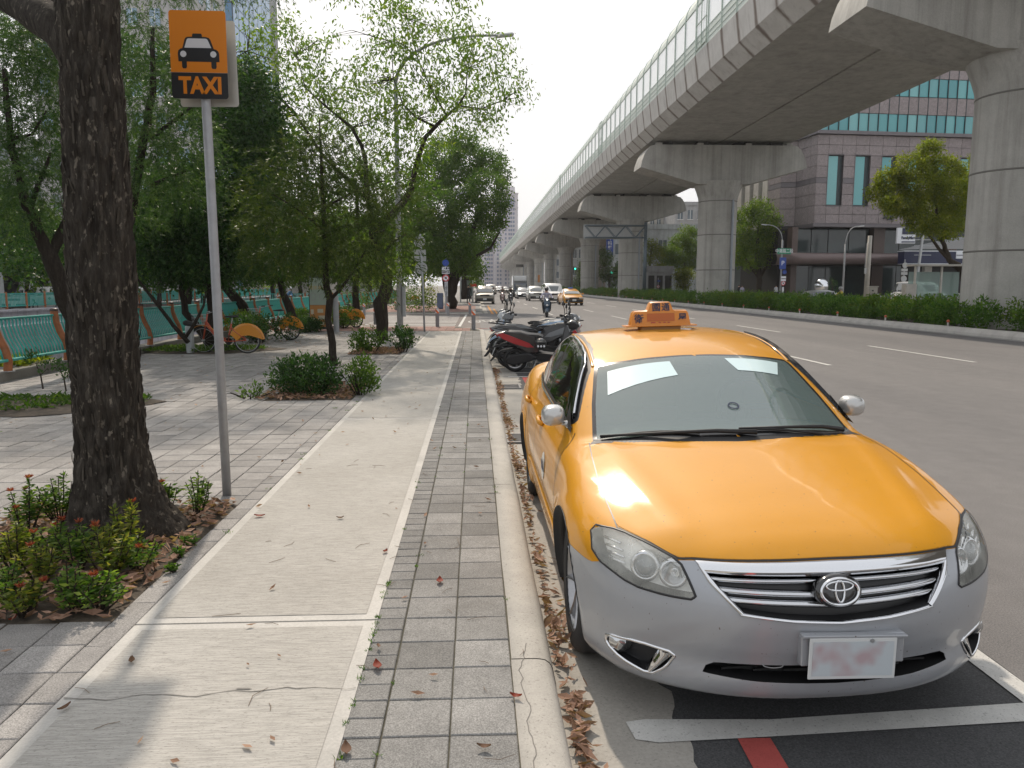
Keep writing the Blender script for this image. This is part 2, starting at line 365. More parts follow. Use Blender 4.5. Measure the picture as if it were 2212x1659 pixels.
# ---- kerb
def kerb_sweep(name,pts,m,w=.2,h=SW,inner=1):
    """pts = inner top edge line; kerb lies to +normal"""
    prof=[(0,h-.10),(0,h),(w*.55,h),(w*.74,h-.006),(w*.85,h-.022),(w*.91,h-.045),(w,0)]
    A=[]
    for i,p in enumerate(pts):
        p=Vector((*p,0)); t=(Vector((*pts[min(i+1,len(pts)-1)],0))-Vector((*pts[max(i-1,0)],0))).normalized(); q=Vector((t.y,-t.x,0))*inner
        A.append([p+q*a+Vector((0,0,z)) for a,z in prof])
    b=MB(); b.grid(A,flip=True)
    return b.build(name,m,smooth=True)
kr=thing('kerb',None,None); tag(kr,kind='structure')
ky=[-2.0]; 
while ky[-1]<27.0: ky.append(ky[-1]+(2.97 if ky[-1]>0 else 2.2))
for i in range(len(ky)-1):
    o=kerb_sweep('kerb_block',[(.15+.001*random.uniform(-3,3),y) for y in np.linspace(ky[i]+.004,min(ky[i+1],28)-.004,6)],kerbc); o.parent=kr
cpts=[(.15,28.004)]+[(.15-2.2+2.2*math.cos(t),28+2.6*math.sin(t)) for t in np.linspace(.05,1.4,9)]
o=kerb_sweep('kerb_corner',cpts,kerbc); o.parent=kr
o=kerb_sweep('kerb_block',[(-2+.0,30.55),(-9,31.2)],kerbc,h=.05); o.parent=kr
for y0,y1 in ((48,70),(70,92),(92,140)):
    o=kerb_sweep('kerb_block',[(.3,y0+.01),(.3,y1-.01)],kerbc); o.parent=kr
o=kerb_sweep('kerb_block',[(-8,47.0),(-.8,47.05),(.1,47.4),(.3,48)],kerbc,h=.1); o.parent=kr
# ---- cracked concrete path
m,n,b=NT('brushed_concrete'); v=geo(n)
base=ramp(n,noise(n,1.1,7,.65,v),[(.25,(.355,.34,.31)),(.6,(.42,.405,.375)),(.85,(.465,.45,.42))])
br=noise(n,1,4,.7,geo(n,(9,110,9))); g2=noise(n,1,4,.75,geo(n,(55,190,55)))
c=mixc(n,1.0,base,ramp(n,br,[(.32,(.74,.74,.74)),(.6,(1.08,1.08,1.08))]),'MULTIPLY')
c=mixc(n,ramp(n,g2,[(.555,(0,0,0)),(.64,(.75,)*3)]),c,(.21,.20,.18))
n.links.new(c,b.inputs['Base Color']); bset(b,rough=.93,spec=.2); bump(n,b,br,.5,.006); pathc=m
edgec=M_concrete('smooth_concrete',(.485,.47,.44),scale=1.5)
pt=thing('concrete_path',None,None); tag(pt,kind='structure')
PX0,PX1=-1.665,-.495
js=[-2.14,3.60,9.34,15.08,20.82,27.40]
for i in range(5):
    y0,y1=js[i]+.008,js[i+1]-.008; b=MB(); b.box(((PX0+PX1)/2,(y0+y1)/2,SW-.05),(PX1-PX0,y1-y0,.1)); s=b.build('slab',edgec,pt)
    # brushed field inset from a smooth border
    b=MB(); w=.062; xs=np.linspace(PX0+w,PX1-w,14); ys=np.linspace(y0+w*.95,y1-w*.95,60)
    A=[[ (x,y,SW+.0025) for x in xs] for y in ys]; b.grid(A,flip=True); b.build('brushed_field',pathc,s)
# crack line in the first slab
ck=mat('crack',(.19,.18,.165),1); b=MB(); pts=[]; x=PX0+.01; r_=random.Random(4); y=2.93
while x<PX1: pts.append((x,y)); x+=.035; y+=r_.uniform(-.013,.013)+(2.95-y)*.1
A=[[(p[0],p[1]-.0025*random.uniform(.4,1.5),SW+.0045),(p[0],p[1]+.0025*random.uniform(.4,1.6),SW+.0045)] for p in pts]; b.grid(A,flip=True)
b.add([(-.99,2.965,SW+.005),(-.96,2.958,SW+.005),(-.92,2.962,SW+.005),(-.94,2.970,SW+.005),(-.98,2.972,SW+.005)],[(0,1,2,3,4)])
b.build('crack',ck,pt)
b=MB(); pts=[]; x,y=.19,-.5
for k in range(110): pts.append((x,y)); y+=.035; x+=r_.uniform(-.012,.012)+(.21-x)*.1
A=[[(p[0]-.002,p[1],SW+.0015),(p[0]+.002,p[1],SW+.0015)] for p in pts]; b.grid(A,flip=True); b.build('crack',ck,kr)
# ---- pavers
pav=M_paver('grey_paver',(.245,.245,.24)); pavL=M_paver('warm_paver',(.305,.298,.29)); pavLa=M_paver('warm_paver_field',(.305,.298,.29),attr=True); brk=M_paver('small_paver',(.225,.225,.22))
sandm=mat('joint_sand',(.085,.08,.06),1,var=.5,vs=30,world=True)
def tile_mesh(name,w,l,m,h=.05,bv=.004):
    b=MB(); x,y=w/2,l/2; 
    vs=[(-x,-y,-h),(x,-y,-h),(x,y,-h),(-x,y,-h),(-x,-y,-bv),(x,-y,-bv),(x,y,-bv),(-x,y,-bv),(-x+bv,-y+bv,0),(x-bv,-y+bv,0),(x-bv,y-bv,0),(-x+bv,y-bv,0)]
    fs=[(8,9,10,11)]+[(4+i,4+(i+1)%4,8+(i+1)%4,8+i) for i in range(4)]+[(i,(i+1)%4,4+(i+1)%4,4+i) for i in range(4)]
    b.add(vs,fs); return b.mesh(name,m)
sheet('sidewalk_base',[(-8.9,-3),(.2,-3),(.2,28.2),(-.5,30.2),(-2,30.9),(-9,31.3)],SW-.012,sandm)
ps=thing('paver_strip',None,None); tag(ps,kind='structure'); T=.2505; tm=tile_mesh('paver',T-.006,T-.006,pav); tmd=tile_mesh('paver',T-.006,T-.006,M_paver('dark_paver',(.205,.205,.20)))
for r in range(118):
    y=-1.9+T*r+T/2
    for c_ in range(2):
        o=link('paver',tmd if random.random()<.25 else tm,ps,(.146-T*(c_+.5),y,SW-random.uniform(0,.003))); o.rotation_euler=(random.gauss(0,.004),random.gauss(0,.004),random.gauss(0,.004))
bs=thing('border_brick_strip',None,None); tag(bs,kind='structure'); bm_=tile_mesh('brick',.137,T/2-.005,brk)
for r in range(236):
    o=link('brick',bm_,bs,(-.358-.0705,-1.9+T/2*(r+.5),SW-random.uniform(0,.003))); o.rotation_euler=(random.gauss(0,.006),random.gauss(0,.008),random.gauss(0,.006))
# planting beds cut out of the paving (x0,x1,y0,y1)
BEDS=[(-3.25,-1.80,3.72,5.60),(-3.1,-1.80,11.05,12.75),(-2.95,-1.83,18.25,20.0)]
MOUND=[(-6.2,10.6,1.7,.9),(-6.9,19.6,1.9,1.1)]
def inbed(x,y,e=.0): return any(a-e<x<b_+e and c_-e<y<d+e for a,b_,c_,d in BEDS)
pv=thing('pavement',None,None); tag(pv,kind='structure'); TX,TY=.25,.25; tl=tile_mesh('paver',TX-.008,TY-.008,pavL)
rows=[]
ny=int(32/TY)
for r in range(ny):
    y=-1.6+TY*r+TY/2; 
    for c_ in range(29):
        x=-1.80-TX*(c_+.5)
        if x<-8.62+.07*(y-13) or y>30.9 or inbed(x,y,.03): continue
        q=(x+1106/1640*max(y,1)); vis = x>-.69*max(y,.1)-.2
        if y<2.2: continue
        rows.append((y if vis else 99,x,y))
rows.sort()
near=rows[:300]; far=rows[300:]
for _,x,y in near:
    o=link('paver',tl,pv,(x,y,SW-random.uniform(0,.005))); o.rotation_euler=(random.gauss(0,.006),random.gauss(0,.006),random.gauss(0,.004))
V=[]; rn=[]
for _,x,y in far:
    zs=SW-random.uniform(0,.006); a=random.gauss(0,.006); c_=random.gauss(0,.006); hx,hy=TX/2-.005,TY/2-.005; r_=random.random()
    q=[(x-hx,y-hy,zs-a*hx-c_*hy),(x+hx,y-hy,zs+a*hx-c_*hy),(x+hx,y+hy,zs+a*hx+c_*hy),(x-hx,y+hy,zs-a*hx+c_*hy)]
    V.append(q); rn.append(r_)
    for i in range(4): p0,p1=q[i],q[(i+1)%4]; V.append([(p0[0],p0[1],SW-.02),(p1[0],p1[1],SW-.02),p1,p0]); rn.append(r_)
o=quads_np('far_pavers',np.array(V),pavLa,pv,np.array(rn)); tag(o,kind='stuff')
# strip between path and paving, of narrow edging stones
es=thing('edging_stone_strip',None,None); tag(es,kind='structure'); em=tile_mesh('edging_stone',.125,.235,pavL)
for r in range(106):
    o=link('edging_stone',em,es,(-1.735,2.3+.24*r,SW+.002-random.uniform(0,.004))); o.rotation_euler=(random.gauss(0,.01),random.gauss(0,.012),random.gauss(0,.01))
for a,b_,c_,d in BEDS: sheet('planting_bed',[(a-.14,c_-.14),(b_,c_-.14),(b_,d+.14),(a-.14,d+.14)],SW-.007,soil)
for x,y,rx,ry in MOUND:
    b=MB(); A=[[(x+rx*k*math.cos(t)*(1+.15*math.sin(3*t)),y+ry*k*math.sin(t)*(1+.1*math.cos(5*t)),SW+.006+.07*(1-k*k)) for t in np.linspace(0,2*PI,20)] for k in (1,.7,.4,.05)]; b.grid(A,flip=True)
    tag(b.build('soil_mound',soil,smooth=True),kind='structure')
# red block paving near crossing and beyond
redp=M_paver('red_paver',(.30,.19,.165),attr=True); V=[];rn=[]
def tilefield(x0,x1,y0,y1,t,z,ok=None):
    V=[];rn=[]
    for i in range(int((x1-x0)/t)):
        for j in range(int((y1-y0)/t)):
            x,y=x0+i*t,y0+j*t
            if ok and not ok(x,y): continue
            V.append([(x+.006,y+.006,z),(x+t-.006,y+.006,z),(x+t-.006,y+t-.006,z),(x+.006,y+t-.006,z)]); rn.append(random.random())
    return np.array(V),np.array(rn)
V,rn=tilefield(-7.4,.0,27.55,30.8,.3,SW+.004,lambda x,y:y<30.6 and (x<-.9 or y<29.3)); tag(quads_np('red_paving',V,redp,None,rn),kind='structure')
sheet('far_sidewalk',[(-7.5,47.2),(-.3,47.2),(.32,48.2),(.32,160),(-7.5,160)],SW-.01,pavL)
V,rn=tilefield(-7.2,.0,47.6,62,.4,SW-.004); tag(quads_np('far_red_paving',V,redp,None,rn),kind='structure')
sheet('far_gutter_sidewalk',[(-7.5,160),(.32,160),(.32,900),(-7.5,900)],SW-.01,pavL)
# drain grates in the gutter
def grate(loc,label):
    t=thing('drain_grate',label,'drain',loc,0,'drain grates in the gutter'); fr=MB()
    for x in (-.2,.2): fr.box((x,0,.01),(.03,.5,.02))
    for y in (-.235,.235): fr.box((0,y,.01),(.37,.03,.02))
    gs=bpy.data.materials.get('grate_steel') or mat('grate_steel',(.16,.16,.165),.6,.5); fr.build('frame',gs,t)
    for k in range(7):
        b=MB(); b.box((0,-.18+.06*k,.008),(.37,.018,.016)); b.build('bar',gs,t)
    b=MB(); b.add([(-.18,-.22,.001),(.18,-.22,.001),(.18,.22,.001),(-.18,.22,.001)],[(0,1,2,3)]); b.build('pit',black,t)
grate((.55,8.6,.006),'steel drain grate in the gutter beside the rear wheel of the taxi'); grate((.56,13.1,.006),'steel drain grate in the gutter between the taxi and the scooters')
# ================================================================ VIADUCT
conc=M_concrete('viaduct_concrete',(.42,.41,.38),streak=.35,scale=.6); conc_l=M_concrete('parapet_concrete',(.46,.44,.41),streak=.5,scale=.8); conc_d=M_concrete('pier_concrete',(.45,.44,.41),streak=.45,scale=.5)
panelg=mat('pale_green_panel',(.60,.66,.60),.45,var=.06,vs=2,world=True); frameg=mat('green_grey_frame',(.42,.50,.44),.5); glassg=M_glass_panel('barrier_glass',(.70,.73,.71),.15,.6)
dark=mat('dark_gap',(.02,.02,.02),.9); pipe=mat('drain_pipe',(.30,.33,.36),.5,.2)
def vx(Y): return 0 if Y<430 else -7.7e-5*(Y-430)**2
via=thing('viaduct','long elevated concrete railway deck with green and glass noise barrier running over the median','viaduct')
def sect(prof,Ys,name,m,smooth=False,parent=None):
    A=[[(x+vx(Y),Y,z) for x,z in prof] for Y in Ys]; b=MB(); b.grid(A); return b.build(name,m,parent or via,smooth=smooth)
PY=[28.4+36.0*k for k in range(-1,24)]
for i in range(len(PY)-1):
    y0,y1=PY[i]+.06,PY[i+1]-.06
    if y0<-10: y0=-10
    Ys=np.linspace(y0,y1,7)
    bx=[(14.4,13.47),(20.2,13.47),(20.22,13.62),(20.36,13.62),(20.38,13.47),(26.2,13.47),(27.0,14.2),(27.0,15.6),(26.8,15.6),(26.8,14.9),(13.9,14.9),(13.9,14.25),(13.62,14.17),(14.4,13.47)]
    b=MB(); A=[[(x+vx(Y),Y,z) for x,z in bx] for Y in Ys]; b.grid(A)
    n_=len(bx); b.add([A[0][j] for j in range(n_-1)],[tuple(range(n_-1))]); b.add([A[-1][j] for j in range(n_-1)],[tuple(range(n_-1))[::-1]])
    b.build('girder',conc,via)
# parapet panels, 2.45 m each with a dark weathered joint
ppm=[]
pitch=2.45
mbp=MB(); prof=[(13.60,14.15),(13.40,15.57),(13.62,15.57),(13.88,14.2)]
L=pitch-.012
A=[[(x-13.6,y,z) for x,z in prof+prof[:1]] for y in (0,L)]; mbp.grid(A); mbp.add(A[0][:4],[(0,1,2,3)]); mbp.add(A[1][:4],[(3,2,1,0)])
m,n,b=NT('weathered_parapet'); v=coord(n,(1,1,1)); 
sx=n.nodes.new('ShaderNodeSeparateXYZ'); tcn=n.nodes.new('ShaderNodeTexCoord'); n.links.new(tcn.outputs['Object'],sx.inputs[0])
yy=math_(n,'PINGPONG',sx.outputs['Y'],1.225); nn=noise(n,1.6,4,.6,geo(n,(1,1,.35))); yw=math_(n,'ADD',yy,math_(n,'MULTIPLY',math_(n,'SUBTRACT',nn,.5),.5))
st=ramp(n,yw,[(.04,(.9,.9,.9)),(.24,(0,0,0))]); base=ramp(n,noise(n,1.1,6,.6,geo(n)),[(.3,(.52,.50,.47)),(.7,(.62,.60,.57))])
c=mixc(n,st,base,(.16,.12,.095)); c=mixc(n,ramp(n,noise(n,1,6,.7,geo(n,(3,3,.2))),[(.52,(0,0,0)),(.75,(.4,.4,.4))]),c,(.2,.17,.15))
n.links.new(c,b.inputs['Base Color']); bset(b,rough=.9); parm=m
pme=mbp.mesh('parapet_panel',parm)
# slanted soffit edge (fascia)
mbs=MB(); prof=[(14.38,13.44),(13.60,14.14),(13.66,14.2),(14.42,13.5)]
A=[[(x-13.6,y,z) for x,z in prof+prof[:1]] for y in (0,L)]; mbs.grid(A); mbs.add(A[0][:4],[(0,1,2,3)]); mbs.add(A[1][:4],[(3,2,1,0)])
fme=mbs.mesh('soffit_panel',parm)
# noise barrier: lower panel, glass, curved head
mbb=MB(); pr=[(13.42,15.57),(13.42,16.5),(13.47,16.5),(13.47,15.57)]
A=[[(x-13.6,y,z) for x,z in pr+pr[:1]] for y in (.05,pitch-.05)]; mbb.grid(A)
for zz in (15.85,16.15): mbb.box((13.41-13.6,pitch/2,zz),(.03,pitch-.1,.03),mi=1)
hd=[(13.44,18.35),(13.5,18.75),(13.68,19.15),(14.0,19.5),(14.4,19.75)]
A=[[(x-13.6,y,z) for x,z in hd] for y in (.05,pitch-.05)]; mbb.grid(A)
path=[(13.42-13.6,0,15.57),(13.42-13.6,0,18.35)]+[(x-13.6,0,z) for x,z in hd[1:]]
mbb.tube(path,.05,6,mi=1)
for zz in (16.52,18.33): mbb.box((13.43-13.6,pitch/2,zz),(.06,pitch-.06,.06),mi=1)
bme=mbb.mesh('barrier_panel',[panelg,frameg])
gm=MB(); gm.grid([[(13.45-13.6,y,z) for z in (16.55,18.3)] for y in (.05,pitch-.05)]); gme=gm.mesh('glass_pane',glassg)
Y=6.0;k=0
while Y<430:
    link('parapet_panel',pme,via,(13.6,Y,0)); 
    if Y<250: link('soffit_panel',fme,via,(13.6,Y,0))
    p=link('barrier_panel',bme,via,(13.6,Y,0)); g_=link('glass_pane',gme,p)
    if k in (16,31,47):
        b=MB()
        for yy_ in (.25,1.25,2.2): b.box((-.22,yy_,17.3),(.05,.05,3.2))
        for zz in (15.8,17.2,18.9): b.box((-.22,1.22,zz),(.05,2.0,.05))
        b.build('door_frame',frameg,p)
    Y+=pitch;k+=1
Ys=np.arange(Y,880,6.0)
tag(sect([(13.6,14.17),(13.4,15.57),(13.6,15.57)],Ys,'far_parapet',conc_l),kind='stuff'); tag(sect([(13.42,15.57),(13.42,18.35),(13.68,19.15),(14.4,19.75)],Ys,'far_barrier',panelg),kind='stuff')
sect([(26.9,15.57),(26.9,18.35),(26.3,19.4)],np.arange(-10,430,12.0),'rear_barrier',panelg)
# piers
XC=20.4
def pier_mesh():
    cb=MB(); n_=36
    prof=[(1.58,-.1),(1.58,8.65),(1.62,9.0),(1.78,9.5),(1.98,10.0),(2.05,10.25)]
    cb.lathe(prof,n=n_)
    col=cb.mesh('column',conc_d,auto=40)
    # hammerhead cap, widened along the track at the tips
    c_=MB(); A=[]
    half=[(0,13.1),(5.75,13.1),(6.05,13.02),(6.35,12.75),(6.6,12.35),(6.8,11.8),(6.9,11.30),(2.15,10.0),(0,9.95)]
    full=half+[(-x,z) for x,z in half[::-1][1:-1]]
    d=1.42
    for y,s_ in ((-d,.0),(-d+.0,0),(d,0)): pass
    ring=[(x,z) for x,z in full]; n2=len(ring)
    for y in (-d,d): A.append([(x,y,z) for x,z in ring]+[(ring[0][0],y,ring[0][1])])
    c_.grid(A); c_.add(A[0][:n2],[tuple(range(n2))]); c_.add(A[1][:n2],[tuple(range(n2))[::-1]])
    cap=c_.mesh('cap',conc_d,auto=35)
    p_=MB(); p_.tube([(.85,-1.42,.2),(.85,-1.42,8.5),(.85,-1.25,8.75)],.11,8)
    for z in (1.5,3.6,5.7,7.8): p_.cyl((.85,-1.42,z),.135,.08,8)
    for z in (0,): pass
    pp=p_.mesh('drain_pipe',pipe,smooth=False,auto=40)
    j_=MB()
    for z in (3.0,5.9,8.64): j_.lathe([(1.585,z),(1.6,z+.02),(1.6,z+.05),(1.585,z+.07)],n=n_)
    jn=j_.mesh('formwork_joint',mat('joint_stain',(.17,.165,.15),.9))
    b_=MB()
    b_.box((0,0,13.27),(1.0,1.3,.36))
    br_=b_.mesh('bearing',dark)
    s_=MB(); s_.box((0,-1.2,13.19),(.5,.3,.16))
    return col,cap,pp,jn,br_,s_.mesh('bearing_seat',conc_l)
PM=pier_mesh(); k=0
for Y in PY[1:]:
    near_=Y<330
    t=thing('viaduct_pier',None,'pier',(XC+vx(Y),Y,0),0,'round concrete piers carrying the railway')
    names=['nearest','second','third','fourth','fifth','sixth','seventh','eighth','ninth']
    t['label']='round concrete pier with flared hammerhead cap, %s in the row from the camera'%ORD[k]
    for nme,me in zip(('column','cap','drain_pipe','formwork_joint','bearing','bearing_seat'),PM):
        if nme in('drain_pipe','formwork_joint','bearing','bearing_seat') and not near_: continue
        if nme=='bearing_seat':
            for x in (-5.4,-2,2,5.4): link(nme,me,t,(x,0,0))
        elif nme=='bearing':
            for x in (-4.6,-1.6,1.6,4.6): link(nme,me,t,(x,0,0))
        else: link(nme,me,t)
    k+=1
# ================================================================ MEDIAN
mk_=thing('median_kerb',None,None); tag(mk_,kind='structure'); whitec=M_concrete('median_kerb_concrete',(.52,.50,.47),streak=.2,pit=.2)
Y=-6.0
while Y<300:
    L_=3.0; b=MB(); prof=[(17.5,-.02),(17.52,.10),(17.62,.22),(17.66,.24),(17.95,.24),(17.95,0)]
    if Y<150 or True:
        A=[[(x,y,z) for x,z in prof] for y in (Y+.01,Y+L_-.01)]; b.grid(A); b.build('kerb_block',whitec,mk_)
    Y+=L_
sheet('median_soil',[(17.9,-10),(23.2,-10),(23.2,500),(17.9,500)],.16,soil)
b=MB(); b.box((23.3,120,.1),(.25,300,.24)); tag(b.build('median_kerb_far_side',whitec),kind='structure')
sheet('far_road',[(23.4,-20),(33.5,-20),(33.5,600),(23.4,600)],.002,asph)
sheet('right_sidewalk',[(33.5,-20),(130,-20),(130,300),(33.5,300)],.10,M_concrete('far_pavement',(.3,.28,.25)))
orm=mat('orange_reflector',(.50,.12,.05),.4); k=0
for Y in np.arange(19.0,150,4.4):
    t=thing('median_marker','%s orange ball marker on the median kerb, counting from the right edge'%ORD[k],'marker',(17.75,Y,.24),0,'orange markers along the median kerb')
    if k==0: b=MB(); b.cyl((0,0,-.01),.035,.16,10,mi=0); mm1=b.mesh('stem',whitec); b=MB(); b.ball((0,0,.19),.06,12,8); mm2=b.mesh('reflector_ball',orm,smooth=True)
    link('stem',mm1,t); link('reflector_ball',mm2,t); k+=1
# ================================================================ BUILDINGS
granite=M_paver('granite_panel',(.31,.275,.28),spread=.07); granite.name='granite_panel'
granite_d=mat('dark_granite_band',(.15,.135,.145),.5,var=.1,vs=2); teal=mat('teal_glass',(.09,.36,.38),.12,0,var=.12,vs=.6,spec=.8); tealb=mat('pale_teal_glass',(.12,.36,.38),.12,spec=.8)
for tm_ in (teal,):
    n_=tm_.node_tree; b_=n_.nodes['Principled BSDF']; n_.links.new(ramp(n_,objrand(n_),[(0,(.06,.27,.30)),(.6,(.10,.37,.39)),(1,(.18,.45,.46))]),b_.inputs['Base Color'])
dkglass=mat('dark_shop_glass',(.03,.045,.045),.08,spec=.7,var=.3,vs=.4); lobby=mat('dark_lobby',(.018,.017,.016),.7); mull=mat('dark_mullion',(.03,.045,.05),.4)
ob=thing('office_building','grey granite office block with teal glass bands and rounded brown canopy behind the viaduct','building')
FX0,FY0,FX1,FY1=38.4,86.0,64.4,88.2
fd=Vector((FX1-FX0,FY1-FY0,0)); FL=fd.length; fd.normalize(); fn=Vector((fd.y,-fd.x,0)); frz=math.atan2(fd.y,fd.x)
def fp(u,z,out=0): p=Vector((FX0,FY0,0))+fd*u+fn*out; return (p.x,p.y,z)
def wallbox(mb,o,d,n_,u0,u1,z0,z1,depth,out,mi=0):
    # slab on a facade frame: o origin, d direction, n_ outward
    p=o+d*((u0+u1)/2)+n_*(out-depth/2); mb.box((p.x,p.y,(z0+z1)/2),(u1-u0,depth,z1-z0),math.atan2(d.y,d.x),mi)
O0=Vector((FX0,FY0,0))
b=MB(); wallbox(b,O0,fd,fn,0.0,FL,8.7,42,12,-.45); b.build('core_wall',granite_d,ob)
b=MB(); wallbox(b,O0,fd,fn,-2.6,FL+2,-.1,8.6,10,-3.2); b.build('lobby_wall',lobby,ob)
def pane_obj(name,m,u0,u1,z0,z1,o=O0,d=fd,n_=fn,out=0.0,depth=.12,cache={},bv=0):
    key=(name,m.name,round(u1-u0,3),round(z1-z0,3),depth)
    if key not in cache:
        q=MB(); q.box((0,0,0),(u1-u0,depth,z1-z0)) if not bv else q.bbox((0,0,0),(u1-u0,depth,z1-z0),bv); cache[key]=q.mesh(name,m)
    p=o+d*((u0+u1)/2)+n_*(out-depth/2); ob_=link(name,cache[key],ob,(p.x,p.y,(z0+z1)/2)); ob_.rotation_euler=(0,0,math.atan2(d.y,d.x)); return ob_
nu=22; du=FL/nu
z=18.95; lvl=0
while z<33:
    for i in range(nu):
        pane_obj('window_pane',teal if (i*7+lvl*3)%5 else tealb,i*du+.04,(i+1)*du-.04,z,z+1.95,out=-.08)
        pane_obj('granite_panel',granite,i*du+.03,(i+1)*du-.03,z+2.0,z+3.85,out=.0)
    for i in range(0): pass
    z+=3.95; lvl+=1
b=MB()
for i in range(nu+1): wallbox(b,O0,fd,fn,i*du-.03,i*du+.03,18.9,34.5,.16,.05)
tag(b.build('mullion_rails',mull,ob),kind='stuff')
b=MB(); wallbox(b,O0,fd,fn,-.3,FL,18.55,18.93,.7,.35); b.build('ledge',granite_d,ob)
# stone zone with slot windows
wins=[1.35+3.25*k for k in range(8)]
rowz=[8.75,10.75,13.2,13.8,16.3,18.5]
for r_ in range(len(rowz)-1):
    z0,z1=rowz[r_],rowz[r_+1]; u=0.0
    edges=[0]
    for w in wins: 
        if w+1.9<FL: edges+= [w,w+1.85] if 0<r_<4 else [w,w+1.62]
    edges.append(FL)
    segs=[]
    for i in range(len(edges)-1):
        if 0<r_<4 and i%2==1: continue
        segs.append((edges[i],edges[i+1]))
    for a,b_ in segs:
        if b_-a<.05: continue
        if r_==2: pane_obj('granite_band',granite_d,a+.02,b_-.02,z0+.02,z1-.02,out=.0)
        else: 
            k_=max(1,round((z1-z0)/1.25))
            for q in range(k_): pane_obj('granite_panel',granite,a+.02,b_-.02,z0+(z1-z0)*q/k_+.02,z0+(z1-z0)*(q+1)/k_-.02)
for w in wins:
    if w+1.9<FL:
        f=pane_obj('window_frame',mull,w+.0,w+1.85,10.75,16.3,out=-.35,depth=.05)
        pane_obj('window_pane',teal,w+.10,w+1.25,10.85,16.2,out=-.22,depth=.08)
        b=MB(); wallbox(b,O0,fd,fn,w-.08,w-.0,10.7,16.35,.5,.03); wallbox(b,O0,fd,fn,w-.08,w+1.9,10.62,10.7,.5,.03); wallbox(b,O0,fd,fn,w-.08,w+1.9,16.35,16.43,.5,.03); b.build('window_surround',granite_d,ob)
b=MB(); wallbox(b,O0,fd,fn,-.2,FL,8.35,8.72,1.0,.2); b.build('lower_ledge',granite_d,ob)
# return + set back bay + side
P1=Vector((37.9,90.2,0)); P2=Vector((36.2,90.6,0)); P3=Vector((36.0,94,0)); P4=Vector((36.0,122,0))
for (A_,B_) in ((P1,O0),(P2,P1),(P3,P2)):
    d=(B_-A_); L_=d.length; d.normalize(); nn_=Vector((d.y,-d.x,0))
    q=MB(); wallbox(q,A_,d,nn_,0,L_-(.5 if A_ is P1 else 0),8.7,42,.3,-.16); q.build('bay_wall',granite_d,ob)
    zz=8.75
    for z0,z1,mm in ((8.75,10.7,0),(10.75,12.0,0),(12.05,13.2,0),(13.25,13.8,1),(13.85,15.1,0),(15.15,16.3,0),(16.35,17.4,0),(17.45,18.5,0)):
        kk=max(1,round(L_/1.6))
        for i in range(kk): pane_obj('granite_band' if mm else 'granite_panel',granite_d if mm else granite,L_*i/kk+.02,L_*(i+1)/kk-.02,z0,z1,A_,d,nn_,depth=.14)
    z=18.95
    while z<33:
        kk=max(1,round(L_/1.2))
        for i in range(kk): pane_obj('window_pane',teal,L_*i/kk+.03,L_*(i+1)/kk-.03,z,z+1.95,A_,d,nn_,out=-.05); pane_obj('granite_panel',granite,L_*i/kk+.03,L_*(i+1)/kk-.03,z+2,z+3.85,A_,d,nn_)
        z+=3.95
    q=MB(); wallbox(q,A_,d,nn_,-.1,L_+.1,18.55,18.93,.5,.3); wallbox(q,A_,d,nn_,-.1,L_+.1,8.35,8.72,.8,.2); q.build('ledge',granite_d,ob)
cream=M_concrete('cream_stone',(.44,.42,.38))
d=(P3-P4).normalized(); nn_=Vector((d.y,-d.x,0)); L_=(P3-P4).length
q=MB(); wallbox(q,P4,d,nn_,0,L_,-.1,30,8,-.7); q.build('side_wall',mull,ob)
for i in range(9):
    u=L_-3.1*i-1.9; pane_obj('side_pier',cream,u,u+1.7,8.7,24,P4,d,nn_,depth=1.0)
# columns, shop glass, canopy
for u,w in ((-1.8,.7),(8.3,1.4),(17.6,1.4)): 
    q=MB(); wallbox(q,O0,fd,fn,u,u+w,0,8.4,1.2,-1.4); q.build('column',mat('brown_granite',(.10,.07,.06),.4,var=.1),ob)
for u0,u1 in ((-1.0,.9),(1.0,3.0),(3.1,5.6),(5.7,8.2),(9.8,12.0),(12.1,14.8),(14.9,17.5),(19.1,22),(22.1,25)):
    pane_obj('shop_window',dkglass,u0,u1,5.4,8.3,out=-2.2)
    pane_obj('shop_window',dkglass,u0,u1,.3,4.0,out=-2.4)
cp=MB(); A=[]
for u in np.linspace(-4.0,10.5,24):
    edge=max(0,(-1.6-u))/2.4; off=2.2*math.sqrt(max(0,1-edge**2)) if edge<1 else 0
    row=[]
    for t in np.linspace(-PI/2,PI/2,9): row.append(fp(u,4.75+.62*math.sin(t),-1+off+.5*math.cos(t)))
    row=[fp(u,4.13,-3.2)]+row+[fp(u,5.37,-3.2)]; A.append(row)
cp.grid(A); cp.build('canopy',mat('brown_canopy_metal',(.16,.12,.115),.35,.3,var=.1,vs=1),ob,smooth=True)
signd=mat('dark_letter',(.03,.04,.04),.5)
for ch,px in (('環',1916),('球',1993)):
    P_=at(px,466,87.0); text_mesh(ch,1.35,signd,'letter',ob,Matrix.Translation((P_.x,86.0+(P_.x-38.4)*.0846-.12,P_.z))@Matrix.Rotation(frz,4,'Z')@UPR,depth=.12,bold=.02)
